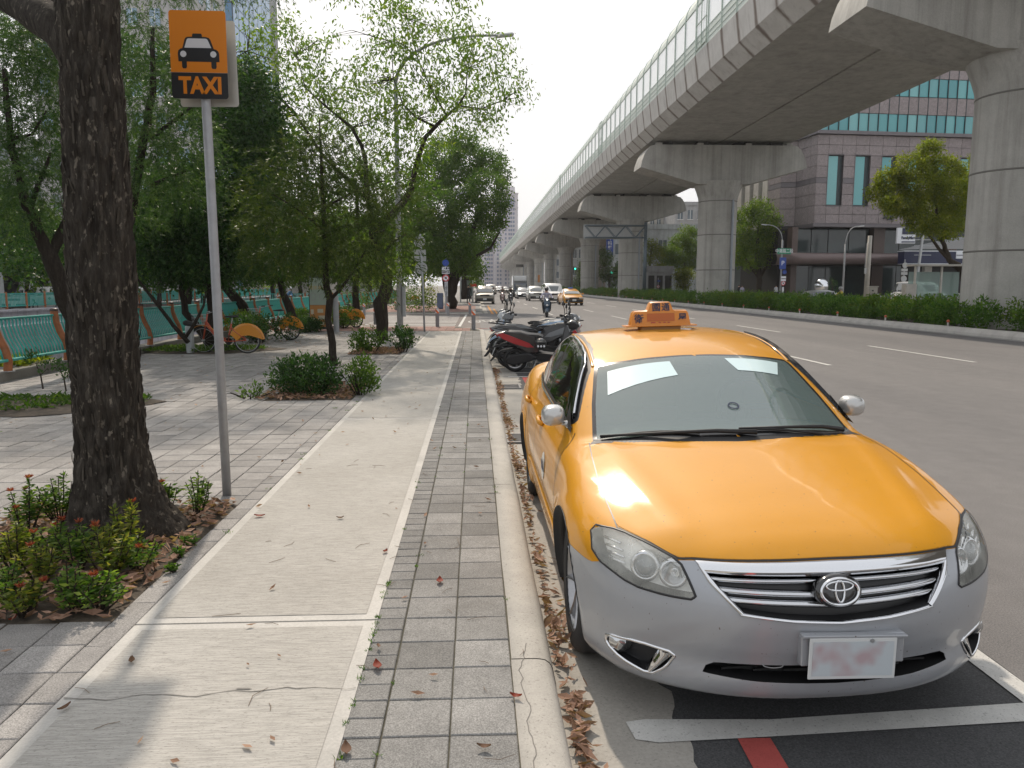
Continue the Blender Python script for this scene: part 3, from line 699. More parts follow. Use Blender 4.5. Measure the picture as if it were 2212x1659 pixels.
# shop sign and awning
sgr=mat('grey_roof_sheet',(.3,.3,.3),.6); navy=mat('navy_sign',(.012,.018,.06),.35); wht=mat('white_sign',(.72,.74,.78),.4)
t=thing('shop_sign','projecting navy and white FamilyMart sign on a steel frame in front of the office block','shop sign',(0,0,0))
def px_panel(name,x0,y0,x1,y1,Y,m,parent,depth=.15,off=0):
    a=at(x0,y0,Y); c_=at(x1,y1,Y); q=MB(); q.box(((a.x+c_.x)/2,Y-off,(a.z+c_.z)/2),(abs(c_.x-a.x),depth,abs(a.z-c_.z))); return q.build(name,m,parent)
px_panel('panel',1938,492,1975,526,78,wht,t,.25); px_panel('navy_band',1948,493,1974.5,506.5,78,navy,t,.04,.15); px_panel('navy_stripe',1946,521.5,1974,524,78,navy,t,.04,.15)
P_=at(1960.5,514,78); text_mesh('FamilyMart',.40,navy,'lettering',t,Matrix.Translation((P_.x,78-.15,P_.z))@UPR,.03,bold=.012,squeeze=.82)
q=MB()
for z_ in (504,518,531,551): 
    a=at(1975,z_,78.3); q.tube([(a.x,78.3,a.z),(a.x+1.8,78.3,a.z)],.04,6)
a=at(1986,487,78.3); q.tube([(a.x,78.3,0),(a.x+.5,78.3,a.z)],.14,8); q.build('frame',steel,t)
t=thing('convenience_store','small shop front with navy fascia board and white logo behind the bus shelter','shop')
px_panel('fascia',1947,544,2106,570,80,navy,t,1.2); px_panel('trim',1946,541.8,2107,544,80,wht,t,1.3); px_panel('trim',1946,569.5,2107,571,80,wht,t,1.3)
px_panel('logo_plate',2058,543.5,2074.5,559,80,wht,t,.05,.63); px_panel('logo_stripe',2058,551,2074.5,552.5,80,navy,t,.03,.67)
P_=at(2085,553,80); text_mesh('全家',.85,wht,'lettering',t,Matrix.Translation((P_.x,80-.62,P_.z))@UPR,.03,bold=.02)
px_panel('shop_front',1955,571,2105,648,82,lobby,t,1.5); px_panel('column',1995,571,2005,648,81,cream,t,.6)
q=MB(); a=at(1985,540,80); c_=at(2110,522,80); q.add([(a.x,79.6,a.z+.1),(c_.x,79.6,c_.z+.6),(c_.x,84,c_.z+.7),(a.x,84,a.z+.2),(c_.x,79.6,a.z+.1)],[(0,4,1),(0,1,2,3)]); q.build('roof',sgr,t)
# ---- further buildings on the right (each a box with recessed windows and ledges)
def block(name,label,x0,x1,Y0,Y1,z1,wallm,winm,nx,nz,side=0,ww=.55,wh=.5,z0=0,base=3.2,parapet=.8,frame=True,cat='building',sidewin=0):
    t=thing(name,label,cat,((x0+x1)/2,(Y0+Y1)/2,z0))
    w,d,h=x1-x0,Y1-Y0,z1-z0
    q=MB(); q.box((0,0,h/2),(w,d,h)); q.build('wall',wallm,t)
    q=MB(); q.box((0,0,h+parapet/2),(w+.3,d+.3,parapet)); q.build('parapet',wallm,t)
    cw=w/nx; chh=(h-base)/nz
    wm_=MB(); wm_.box((0,0,0),(cw*ww,.12,chh*wh)); wme=wm_.mesh('window',winm)
    pm_=MB(); pm_.box((0,-.05,0),(.07,.08,chh*wh)); pm_.box((0,-.08,-chh*wh/2-.06),(cw*ww+.2,.25,.1)); pme_=pm_.mesh('window_frame',white)
    for i in range(nx):
        for j in range(nz):
            o=link('window',wme,t,(-w/2+cw*(i+.5),-d/2-.02,base+chh*(j+.5)))
            if frame: link('window_frame',pme_,o)
    if sidewin:
        sx_=-1 if (x0+x1)/2>0 else 1
        cw2=d/sidewin; wm2=MB(); wm2.box((0,0,0),(.12,cw2*ww,chh*wh)); wm2=wm2.mesh('window',winm)
        for i in range(sidewin):
            for j in range(nz): link('window',wm2,t,(sx_*(w/2+.02),-d/2+cw2*(i+.5),base+chh*(j+.5)))
    return t
wallw=M_concrete('whitewashed_wall',(.52,.55,.56),streak=.5); wallp=M_concrete('pinkish_render',(.50,.42,.36),streak=.3); wallg=M_concrete('grey_render',(.36,.36,.36),streak=.4)
winm=mat('window_glass',(.10,.13,.15),.1,spec=.7,var=.4,vs=.7)
def XY(px,Y): return at(px,600,Y).x
block('low_building','white stained low building with one barred window behind the second pier',XY(1396,128),XY(1530,128),128,140,1.77+(616-497)/1640*128,wallw,winm,2,1,ww=.25,wh=.35,base=5.5)
block('grey_building','grey concrete building with sloped metal roof rising behind the low white one',XY(1455,165),XY(1540,165),165,180,1.77+(616-447)/1640*165,wallg,winm,4,4,ww=.5)
block('rooftop_building','pale building with rooftop sheds seen between the piers',XY(1385,175),XY(1455,175),175,190,1.77+(616-468)/1640*175,cream,winm,5,4)
h_=block('hospital_building','white clinic building with blue vertical sign between third and fourth piers',XY(1323,150),XY(1372,150),150,165,18,wallw,winm,2,4,ww=.6,wh=.55)
block('beige_building','beige windowless building beside the clinic',XY(1285,158),XY(1322,158),158,175,11.5,wallp,winm,1,1,ww=.01,wh=.01,frame=False)
t=thing('vertical_sign','blue vertical sign with white characters on the clinic wall','sign')
bl=mat('blue_sign',(.02,.07,.38),.4); px_panel('panel',1310,512,1324,552,149,bl,t,.4)
for ch,yy_ in (('外',516),('科',526),('醫',536),('院',546)):
    P_=at(1317,yy_,149); text_mesh(ch,.85,wht,'character',t,Matrix.Translation((P_.x,149-.22,P_.z))@UPR,.04,bold=.015)
block('pale_building','pale shop building behind the fourth pier',XY(1235,190),XY(1285,190),190,205,20,wallw,winm,4,4)
block('street_building','grey street building behind the far piers',XY(1200,260),XY(1250,260),260,280,24,wallg,winm,5,5,frame=False)
block('hut','low grey roofed hut beyond the hedge',XY(1398,105),XY(1452,105),105,110,3.6,wallg,lobby,3,1,ww=.7,wh=.7,base=.2,frame=False,cat='hut')
# ---- tower far down the road
tw=mat('tower_cladding',(.50,.47,.50),.7,var=.05,vs=.05); tw_w=mat('tower_window',(.16,.19,.27),.3)
t=thing('apartment_tower','tall pale apartment tower with stepped top at the end of the road','tower',(0,0,0)); D=430
def tz(y): return 1.77+(616-y)/1640*D
def tx(x): return (x-1027)/1640*D
q=MB(); q.box(((tx(1068)+tx(1118))/2,D+9,tz(507)/2),(tx(1118)-tx(1068),18,tz(507))); q.box(((tx(1072)+tx(1118))/2,D+9,(tz(507)+tz(423))/2),(tx(1118)-tx(1072),17.8,tz(423)-tz(507))); q.build('wall',tw,t)
q=MB(); q.box((tx(1104),D+9,tz(420)),(tx(1112)-tx(1096),12,6)); q.box((tx(1095),D+9,(tz(453))),(tx(1119)-tx(1071),18.6,.6)); q.box((tx(1095),D+9,(tz(424))),(tx(1119)-tx(1071),18.6,.8)); q.build('cornice',tw,t)
q=MB(); q.box((tx(1054),D+16,tz(520)/2),(tx(1070)-tx(1038),18,tz(520))); q.build('lower_wing',tw,t)
q=MB(); q.box((0,0,0),(1.0,.3,1.3)); wme=q.mesh('window',tw_w)
for xx in (1049,1053.5,1058,1063,1075,1081,1092,1099.5,1104,1109):
    for yy_ in np.arange(457,612,8.6):
        if yy_<524 and xx<1070: continue
        link('window',wme,t,(tx(xx),(D if xx>=1070 else D+7)-.05,tz(yy_)))
q=MB(); q.box((0,0,0),(.9,.3,5)); wme=q.mesh('window',tw_w)
for xx in (1099.5,1104,1109): link('window',wme,t,(tx(xx),D-.05,tz(442)))
block('distant_building','hazy pale block low beside the tower',tx(1028)*1.3,tx(1050)*1.3,560,580,38,tw,tw_w,6,9,frame=False,ww=.4)
# ---- left bank buildings
tile_w=M_concrete('tiled_wall',(.42,.41,.40),streak=.3); 
t=block('corner_office_building','grey tiled office block with carved characters and strip windows, top left behind the trees',-53,-34.2,98,112,60,tile_w,mat('window_blue',(.22,.32,.42),.1,spec=.8),7,14,ww=.45,wh=.5,sidewin=5)
for ch,y_ in (('國',12),('泰',44),('寶',74)):
    P_=at(430,y_,97.8); text_mesh(ch,2.6,wallg,'letter',None,Matrix.Translation((P_.x,97.85,P_.z))@UPR,.25,bold=.03).parent=t
    o=[x for x in bpy.data.objects if x.name.startswith('letter')][-1]
    o.matrix_parent_inverse=Matrix.Translation((43.6,-105,0))
blt=mat('blue_curtain_glass',(.07,.22,.40),.08,spec=.9)
t=thing('glass_tower','blue glass curtain wall tower edge beyond the grey office block','tower',(0,0,0))
gx0,gx1=XY(488,135),XY(528,135)
q=MB(); q.box(((gx0+gx1)/2-6,150,36),(gx1-gx0+12,30,72)); q.build('core',mull,t)
q=MB(); q.box((0,0,0),(.12,2.8,3.2)); pme_=q.mesh('glass_panel',blt); q=MB(); q.box((0,0,0),(2.0,.12,3.2)); pm2=q.mesh('glass_panel',blt)
for j in range(21):
    for i in range(8): link('glass_panel',pme_,t,(gx1+.03,136.5+3*i,3+3.35*j))
    for i in range(2): link('glass_panel',pm2,t,(gx1-1.1-2.1*i,134.98,3+3.35*j))
# arcade building across the canal
t=thing('arcade_building','grey tiled arcade building with dark openings across the canal','building',(-40,0,0))
q=MB(); q.box((-6,62,9.5),(12,60,11)); q.build('upper_wall',tile_w,t); q=MB(); q.box((-8,62,2),(8,59.6,4)); q.build('recess',lobby,t)
for i in range(13): q=MB(); q.box((-.6,33.5+4.75*i,2),(.9,1.0,4)); q.build('column',M_concrete('column_paint',(.44,.45,.46)) if i==0 else bpy.data.materials['column_paint'],t)
q=MB(); q.box((.1,0,0),(.1,2.4,1.5)); wme=q.mesh('window',winm)
for i in range(13):
    for j in range(3): link('window',wme,t,(0,35.5+4.6*i,6.4+3.2*j))
q=MB(); q.box((.3,62,4.2),(.6,60,.5)); q.build('ledge',tile_w,t)
block('white_wall_building','plain off-white building behind the canal trees',-46,-33,97,97.9,9,M_concrete('offwhite',(.5,.48,.44)),winm,5,2,ww=.2,frame=False) if False else None
block('offwhite_building','plain off-white building behind the canal trees',-33.5,-23,112,130,8,M_concrete('offwhite',(.5,.48,.44)),winm,4,1,ww=.25,wh=.3,frame=False)
block('end_building','grey building beyond the side street on the left',-31,-19,150,170,14,wallg,winm,5,3,frame=False)
# ================================================================ CANAL, WALLS, FENCES
cw=M_concrete('canal_wall_concrete',(.34,.33,.36),streak=.8); lowc=M_concrete('low_wall_concrete',(.20,.19,.165),streak=.3)
FXL=-8.1
t=tag(thing('canal_wall','streaked grey concrete canal wall in two tiers on the far bank','wall'),None)
for nme,x,w,z0,z1 in (('lower_tier',-25.2,2.0,-3.2,-.35),('upper_tier',-26.6,1.2,-3.2,.30)):
    q=MB(); q.box((x,45,(z0+z1)/2),(w,134,z1-z0)); q.build(nme,cw,t)
q=MB(); q.box((-26.5,45,.34),(1.4,134,.1)); q.build('coping',cw,t)
t=thing('canal_kerb_wall','low dark concrete upstand under the near teal fence','wall')
q=MB(); q.bbox((FXL-.17,10.25,.04),(.42,58,.5),.02); q.build('wall',lowc,t)
q=MB(); q.box((FXL-.2,71,.04),(.42,54,.5)); q.build('wall',lowc,t)
tealp=mat('teal_fence_paint',(.035,.33,.29),.45,var=.12,vs=6,dirt=.35,ds=4,dcol=(.1,.12,.1)); rust=mat('orange_brown_post',(.33,.11,.035),.6,var=.3,vs=10,dirt=.5,ds=6); capm=mat('dark_cap',(.05,.03,.025),.5)
def post_path(x,y,z0=.29):
    return [(x+.03,y,z0),(x+.05,y,z0+.18),(x+.01,y,z0+.38),(x-.08,y,z0+.58),(x-.14,y,z0+.76),(x-.155,y,z0+.98)]
def fence(name,label,x,ys,y1,z0=.29,slats=True,nper=17,thick=1):
    t=thing(name,label,'fence',(x,ys[0],z0)); 
    q=MB(); q.tube(post_path(0,0,0),.068,12); pm_=q.mesh('post',rust,smooth=False,auto=50); q=MB(); q.cyl((-.155,0,.98),.074,.035,12); q.ball((-.155,0,1.012),(.07,.07,.025),12,6); cm_=q.mesh('post_cap',capm,auto=50)
    q=MB(); q.cyl((.03,0,0),.11,.015,12); fm_=q.mesh('base_plate',steel)
    for y in ys:
        p=link('post',pm_,t,(0,y-ys[0],0)); link('post_cap',cm_,p); link('base_plate',fm_,p)
    q=MB(); pp=[(.035,0,.215),(.01,0,.36),(-.09,0,.57),(-.14,0,.75),(-.145,0,.885)]
    q.tube(pp,.017,6); sm_=q.mesh('slat',tealp,smooth=True); cnt=0; rest=MB()
    ends=list(ys)+[y1]
    for a,b_ in zip(ends[:-1],ends[1:]):
        L_=b_-a-.14
        if L_<.3: continue
        q=MB(); q.bbox((-.145,a-ys[0]+.07+L_/2,.90),(.05,L_,.045),.012); q.build('top_rail',tealp,t)
        q=MB(); q.bbox((.055,a-ys[0]+.07+L_/2,.20),(.10,L_,.05),.012); q.build('bottom_rail',tealp,t)
        for i in range(nper):
            y=a-ys[0]+.07+L_*(i+.5)/nper
            if cnt<298: link('slat',sm_,t,(0,y,0)); cnt+=1
            else: rest.tube([(p[0],p[1]+y,p[2]) for p in pp],.017,5)
    if rest.v: tag(rest.build('far_slats',tealp,t),kind='stuff')
    return t
fence('railing','teal railing with S-curved slats and orange-brown posts along the near canal edge',FXL,[3.8+1.925*k for k in range(0,19)],39.2)
fence('railing','teal railing beyond the side street, between the tree trunks',FXL-.05,[44+1.925*k for k in range(20)],83)
def simple_fence(label,x,y0,y1,z0,along='y',x1=None):
    n_=int(abs((y1-y0) if along=='y' else (x1-x))/1.95); t=thing('railing',label,'fence',(x,y0,z0)); q=MB(); q.cyl((0,0,0),.07,1.0,8); pm_=q.mesh('post',rust)
    L_=(y1-y0) if along=='y' else (x1-x); D_=(lambda s:(0,s,0)) if along=='y' else (lambda s:(s,0,0))
    for i in range(n_+1): link('post',pm_,t,D_(L_*i/n_))
    for z in (.18,.9):
        q=MB(); q.box((D_(L_/2)[0],D_(L_/2)[1],z),(abs(D_(L_)[0])+.05,abs(D_(L_)[1])+.05,.05)); q.build('top_rail' if z>.5 else 'bottom_rail',tealp,t)
    q=MB(); k_=int(abs(L_)/.13)
    for i in range(k_): p=D_(L_*(i+.5)/k_); q.box((p[0],p[1],.54),(.035,.035,.7),bot=False)
    tag(q.build('slats',tealp,t),kind='stuff'); return t
simple_fence('far teal railing on top of the opposite canal wall',-26.9,-2,110,.38)
simple_fence('teal railing along the far side of the canal bridge',-25.8,60,60,.2,'x',-9.0)
sheet('bridge_deck',[(-26,53),(-8.4,53),(-8.4,60.5),(-26,60.5)],.003,asph)
mural=mat('blue_mural',(.13,.30,.5),.7,var=.6,vs=3,dirt=.6,ds=5,dcol=(.45,.5,.5))
t=thing('painted_wall_box','pale blue painted utility wall on the far canal bank','wall',(-28.6,28.8,0)); q=MB(); q.box((0,0,.62),(.5,3.4,1.25)); q.build('wall',mural,t); q=MB(); q.box((.3,-1.2,.25),(.8,2.2,.5)); q.build('planter',cream,t); q=MB(); q.box((0,0,1.28),(.6,3.5,.08)); q.build('coping',mural,t)
# ================================================================ VEGETATION
from mathutils import noise as mno
def leafset(P,D,L,Wd,seed=0,fold=.0,roll=None):
    """diamond leaves: P (N,3) base, D (N,3) direction, L,W arrays"""
    N=len(P); r=np.random.default_rng(seed); D=D/np.linalg.norm(D,axis=1,keepdims=True)
    up=r.normal(size=(N,3)); s=np.cross(D,up); s/=np.linalg.norm(s,axis=1,keepdims=True)+1e-9
    L=np.broadcast_to(L,(N,))[:,None]; Wd=np.broadcast_to(Wd,(N,))[:,None]; nrm=np.cross(D,s)
    m=P+D*L*.45+nrm*L*.06
    return np.stack([P,m+s*Wd/2,P+D*L,m-s*Wd/2],axis=1)
def ell(n,r,shell=.55):
    v=r.normal(size=(n,3)); v/=np.linalg.norm(v,axis=1,keepdims=True); q=r.random((n,1))**(1/3); q=shell*q+(1-shell)*(.75+.25*r.random((n,1))) if shell<1 else q
    return v*q
LEAVES=[0]
def crown(clumps,style,seed,dens=1.0):
    """clumps: (center, radii(3)) -> leaf quads (N,4,3), rnd"""
    r=np.random.default_rng(seed); out=[]; rn=[]
    for c,rad in clumps:
        c=np.array(c); rad=np.array(rad); vol=rad.prod()**(1/3)
        st=style; nt=max(6,int(st['tw']*dens*(rad[0]*rad[2]+rad[1]*rad[2]+rad[0]*rad[1])/3)); 
        T=ell(nt,r,st.get('shell',.5))*rad+c
        k=st['per']; N=nt*k; base=np.repeat(T,k,axis=0); od=np.repeat((T-c)/rad,k,axis=0)
        if st['kind']=='broad':
            P=base+r.normal(size=(N,3))*st['sp']; D=r.normal(size=(N,3))*.8+od*.5+np.array([0,0,-st.get('droop',.4)])
        elif st['kind']=='feather':   # sprays: thin slivers along an outward drooping axis
            ax=(T-c)/rad*np.array([1,1,.5])+r.normal(size=(nt,3))*.45+np.array([0,0,-.15]); ax/=np.linalg.norm(ax,axis=1,keepdims=True); ax=np.repeat(ax,k,axis=0)
            t=r.random((N,1)); P=base+ax*(t*st['sp']*3.2)+np.array([0,0,-1])*(t*t*st['sp']*1.3); D=ax*1.0+r.normal(size=(N,3))*.55+np.array([0,0,-.35])
        L=st['L']*(.6+.7*r.random(N)); W_=st['W']*(.7+.6*r.random(N))
        out.append(leafset(P,D,L,W_,int(r.integers(1e9))))
        rn.append(np.clip(np.repeat(r.normal(.5,.17,nt),k)+r.normal(0,.13,N),0,1))
    LEAVES[0]+=sum(map(len,out))
    return np.concatenate(out),np.concatenate(rn)
lf_dark=M_leaf('dark_glossy_leaf',(.018,.042,.014),(.036,.08,.026),(.085,.14,.04),.34,.4)
lf_mid=M_leaf('mid_green_leaf',(.03,.062,.013),(.06,.11,.022),(.12,.17,.035),.45)
lf_bright=M_leaf('bright_green_leaf',(.05,.09,.015),(.10,.155,.024),(.20,.23,.04),.5)
lf_yel=M_leaf('yellow_green_leaf',(.07,.095,.015),(.15,.17,.022),(.27,.25,.035),.5)
lf_con=M_leaf('conifer_spray',(.026,.056,.026),(.058,.108,.038),(.13,.18,.06),.38)
lf_conb=M_leaf('brownish_conifer_spray',(.026,.042,.013),(.052,.08,.021),(.125,.145,.04),.38)
lf_hedge=M_leaf('hedge_leaf',(.035,.08,.014),(.07,.145,.024),(.16,.24,.04),.4)
bark_d=M_bark('dark_bark',(.018,.014,.011),(.075,.062,.05)); bark_m=M_bark('brown_bark',(.03,.024,.018),(.10,.08,.062)); bark_big=M_bark('shaggy_bark',(.016,.013,.011),(.115,.10,.083),.9,lichen=.75)
ST_b=dict(kind='broad',tw=330,per=14,sp=.13,L=.10,W=.045,droop=.5)
ST_f=dict(kind='feather',tw=330,per=26,sp=.13,L=.085,W=.014)
def px2w(x,y,Y): p=at(x,y,Y); return p
def limb(mb,pts,n=9,mi=0):
    """pts (px,py,Y,width_px)"""
    P=[];rr=[]
    for x,y,Y,w in pts: P.append(px2w(x,y,Y)); rr.append(w/2*Y/1640)
    # subdivide with jitter
    Q=[];R_=[]
    for i in range(len(P)-1):
        k=max(2,min(6,int((P[i+1]-P[i]).length/.35)))
        for j in range(k):
            t=j/k; q=P[i].lerp(P[i+1],t); 
            if j: q=q+Vector((random.gauss(0,1),random.gauss(0,1),random.gauss(0,.5)))*rr[i]*.16
            Q.append(q); R_.append((rr[i]*(1-t)+rr[i+1]*t)*random.uniform(.93,1.07))
    Q.append(P[-1]); R_.append(rr[-1]); mb.tube(Q,R_,n,mi)
    return Q
def tree(name,label,limbs,clumps,style,leafm,barkm,seed,dens=1,group=None,twigs=0,cat='tree',loc=None):
    b0=px2w(*limbs[0][0][:3]); t=thing(name,label,cat,(b0.x,b0.y,b0.z),0,group)
    sh=Matrix.Translation(-b0)
    first=True
    for L_ in limbs:
        q=MB(); limb(q,L_,10 if first else 7); o=q.build('trunk' if first else 'limb',barkm,t,smooth=True); o.data.transform(sh); first=False
    cl=[]
    for c in clumps:
        x,y,Y,rx,ry=c[:5]; rz=c[5] if len(c)>5 else rx*Y/1640; p=px2w(x,y,Y); cl.append(((p.x,p.y,p.z),(rx*Y/1640,rz,ry*Y/1640)))
    V,rn=crown(cl,style,seed,dens); V=V-np.array(b0)
    quads_np('crown',V,leafm,t,rn)
    if twigs:
        q=MB(); r=random.Random(seed)
        lims=[px2w(*p[:3]) for L_ in limbs for p in L_[1:]]
        for c,rad in cl:
            c=Vector(c); a=min(lims,key=lambda p:(p-c).length)
            if (a-c).length>1.9: continue
            for k in range(twigs):
                e=c+Vector((r.uniform(-1,1)*rad[0],r.uniform(-1,1)*rad[1],r.uniform(-1,1)*rad[2]))*.8; m_=a.lerp(e,.5)+Vector((r.gauss(0,.14),r.gauss(0,.14),r.gauss(0,.12)+.05))
                q.tube([a-b0,m_-b0,e-b0],[.016,.009,.003],5)
        tag(q.build('twigs',barkm,t),kind='stuff')
    return t
def spread(c,n,jx,jy,jY,r0,seed):
    r=random.Random(seed); x0,y0,x1,y1,Y=c; return [(r.uniform(x0,x1),r.uniform(y0,y1),Y+r.uniform(-jY,jY),jx*r.uniform(.7,1.3),jy*r.uniform(.7,1.3)) for _ in range(n)]
# ---- A: the big foreground tree
TB=thing('big_tree','massive shaggy-barked tree trunk with flared roots in the nearest planting bed, left of the path','tree',(-2.33,5.05,SW))
prof=[(1215,150,445),(1180,158,418),(1140,166,385),(1090,172,350),(1040,174,330),(1000,174,318),(900,170,304),(800,165,292),(600,156,285),(400,148,272),(250,144,262),(130,138,250),(0,128,247),(-150,120,240)]
cen=[];rad=[]
for y,xl,xr in prof:
    a=at(xl,y,5.05); c_=at(xr,y,5.05); cen.append(((a.x+c_.x)/2,(a.z+c_.z)/2)); rad.append((c_.x-a.x)/2)
zs=[c[1] for c in cen]; H_=260; NN=120
Z=np.linspace(SW-.05,zs[-1],H_); cx_=np.interp(Z,zs,[c[0] for c in cen]); rr_=np.interp(Z,zs,rad)
A=np.zeros((H_,NN,3))
for i in range(H_):
    z=Z[i]; fl=max(0,1-(z-SW)/.75)
    for j in range(NN):
        a=2*PI*j/NN; ca,sa=math.cos(a),math.sin(a)
        flare=1+fl**1.6*(.22*max(0,math.cos(3*a+.5))+.12*max(0,math.cos(5*a-1.0)))
        u=(ca*rr_[i]*30+3.1,sa*rr_[i]*30,z*5.0)
        d=mno.noise(Vector(u)); d2=mno.noise(Vector((ca*rr_[i]*70,sa*rr_[i]*70+9,z*14)))
        rd=rr_[i]*flare*(1 if fl<=0 else .97)+(-abs(d)*.045+.018)+d2*.012
        A[i,j]=(cx_[i]+ca*rd+2.33,sa*rd,z-SW)
b=MB(); A2=np.concatenate([A,A[:,:1]],axis=1); b.grid(A2); b.build('trunk',bark_big,TB,smooth=True)
# loose bark strips
q=MB(); r=random.Random(5)
for k in range(380):
    i=r.randrange(20,H_-14); j=r.randrange(NN); L_=r.randrange(3,9); p=A[i,j]; pt=A[min(i+L_,H_-1),j]; a=2*PI*j/NN; s=Vector((-math.sin(a),math.cos(a),0))*r.uniform(.005,.012); o=Vector((math.cos(a),math.sin(a),0))
    p=Vector(p)+o*.004; pt=Vector(pt)+o*.004; q.add([p-s,p+s,(p+pt)/2+s*1.1+o*.008,pt+s*.6+o*.012,pt-s*.6+o*.012,(p+pt)/2-s*1.1+o*.008],[(0,1,2,3,4,5)])
tag(q.build('bark_strips',M_bark('pale_bark_strip',(.05,.042,.034),(.17,.15,.125)),TB),kind='stuff')
b0=Vector((-2.33,5.05,SW))
for L_ in ([(195,150,5.05,95),(130,62,5.2,80),(60,15,5.6,66),(-40,-40,6.2,60),(-160,-120,7,50)],[(245,330,5.2,46),(238,240,5.5,52),(215,130,5.9,50),(180,50,6.3,44),(120,-20,6.8,40)],[(190,10,5.05,100),(185,-140,5.0,90),(200,-400,5.3,70)]):
    q=MB(); limb(q,L_,12); o=q.build('limb',bark_big if L_[0][0]!=245 else bark_m,TB,smooth=True); o.data.transform(Matrix.Translation(-b0))
# crown of the big tree stands above the picture and shades the paving
r=random.Random(11); cl=[((r.uniform(-9,-4.2),r.uniform(5.5,9.0),r.uniform(6.8,9.5)),(1.3,1.3,.8)) for _ in range(9)]
V,rn=crown(cl,dict(ST_b,tw=110,per=12,L=.13,W=.06),31); quads_np('crown',V-np.array(b0),lf_mid,TB,rn)
# ---- B..: trees on the left
tree('conifer','forked feathery tree behind the big trunk at the left edge',
 [[(178,822,14.3,44),(160,690,14.2,36),(130,610,14,34),(106,551,13.9,32),(80,500,13.8,24),(55,440,13.7,20),(25,320,13.6,14),(10,150,13.6,9)],[(108,555,13.9,24),(128,515,14,22),(150,470,14.1,20),(165,400,14.2,14)],[(60,460,13.8,14),(90,380,13.7,8),(110,330,13.6,5)],[(20,300,13.6,8),(70,290,13.4,5),(100,240,13.3,3)]],
 [(0,30,13.8,60,40),(140,110,14.6,40,60),(20,110,13.6,60,60),(150,330,15,50,60),(50,150,14.5,60,50),(60,200,13.8,60,60),(10,250,13.3,50,50),(90,290,13.5,55,45),(20,350,13.8,60,55),(95,380,13.2,60,40),(20,450,13.4,55,40),(90,440,14,50,35),(70,60,14.2,50,50),(-60,300,14,60,150),(130,200,15,50,80),(-40,120,15,70,90)],dict(ST_f,tw=520,per=26),lf_con,bark_d,21,1)
tree('conifer','blue-green feathery tree hanging between the big trunk and the sign pole',
 [[(250,770,17,26),(258,600,17,24),(290,420,17,18),(330,200,17,14),(330,60,17,7)],[(328,300,17,10),(400,240,16.6,6),(440,215,16.5,3)],[(328,400,17,10),(400,370,16.5,5)]],
 [(300,95,17,48,60),(330,190,17,65,60),(400,170,16.5,40,55),(380,270,16.3,65,55),(300,300,16.6,60,60),(430,300,16.5,40,50),(350,380,16.4,70,45),(420,400,16.6,45,40),(300,440,16.8,50,50),(300,40,17.4,40,30),(260,200,17.4,40,90),(300,-60,17,70,40),(420,-50,16.5,70,35),(540,-60,17,70,35),(200,-80,17,70,40),(620,-90,18,70,35),(480,-150,17.5,80,40),(350,-160,17,80,40)],dict(ST_f,tw=420,per=26),lf_con,bark_d,22)  # clumps above the frame are added, unseen, to shade the plaza
tree('broadleaf_tree','dense dark multi-stemmed tree behind the sign pole, beside the first orange bicycle',
 [[(456,757,19.8,26),(459,690,19.8,22),(458,648,19.8,20),(445,610,19.8,16),(430,560,19.8,13),(440,450,19.8,9)],[(452,742,19.8,20),(425,705,19.7,17),(400,675,19.6,15),(393,630,19.6,13),(389,560,19.6,10)],[(458,735,19.8,12),(470,650,20,10),(480,560,20.3,8)]],
 [(330,560,19.5,75,55),(420,570,19.6,80,45),(500,560,19.8,60,50),(350,480,19.5,80,60),(450,480,19.5,80,70),(520,470,20,60,70),(490,380,19.7,75,70),(560,420,20.4,45,60),(540,290,20,70,60),(470,250,20.5,50,60),(560,220,20.5,45,60),(400,420,20.3,80,60),(530,180,21,40,50),(590,330,20.8,40,50),(580,540,20.6,40,40)],dict(ST_b,tw=420,per=16,L=.12,W=.05,sp=.15),lf_dark,bark_d,23,1.0)
tree('broadleaf_tree','leaning tree with bare trunk over the clipped hedge by the second bicycle',
 [[(542,700,27,24),(533,683,27,22),(505,640,26.8,20),(478,600,26.5,17),(460,560,26.5,13)]],[(500,560,26.5,60,45),(560,560,27,60,40),(610,560,27,50,45),(450,600,27,30,20)],dict(ST_b,tw=240,per=14,L=.13,W=.06),lf_mid,bark_d,24)
tree('broadleaf_tree','slim tree with curved trunk rising behind the second orange bicycle',
 [[(634,700,26,20),(628,672,26,17),(611,633,26,14),(606,600,26,12),(600,540,26,10)]],[(600,560,26,55,50),(640,520,26,50,40),(560,520,26,45,50),(640,560,26.4,30,18)],dict(ST_b,tw=240,per=14,L=.13,W=.06),lf_mid,bark_d,25)
tree('thin_pole_tree','thin bare leaning sapling propped between the big trunk and the bicycles',[[(407,740,18.3,10),(385,715,18.3,9),(365,690,18.3,8),(330,645,18.2,7),(293,598,18.2,5)],[(400,730,18.3,8),(420,700,18.4,7),(440,660,18.5,5),(445,630,18.5,3)]],[(300,596,18.2,14,10)],dict(ST_b,tw=30,per=6),lf_mid,bark_d,26)
tree('broadleaf_tree','tall dark tree filling the gap between the blue-green feathery tree and the sign',
 [[(400,760,25,20),(405,640,25,18),(400,500,25,14),(395,350,25,9)]],
 [(360,150,25,50,50),(430,120,25.5,50,45),(480,180,25,45,50),(250,140,25,60,60),(200,350,25,70,80),(260,480,25,70,50),(130,520,25,60,40),(60,560,25,60,35),(330,330,25,60,60),(500,330,25.5,50,60),(430,220,25.5,50,55),(550,280,26,40,45),(620,330,27,45,45),(610,430,27,50,50),(680,400,27,45,45),(40,470,25,50,60),(530,590,25,40,25)],dict(ST_b,tw=110,per=15,L=.17,W=.075,sp=.2),lf_dark,bark_d,33)
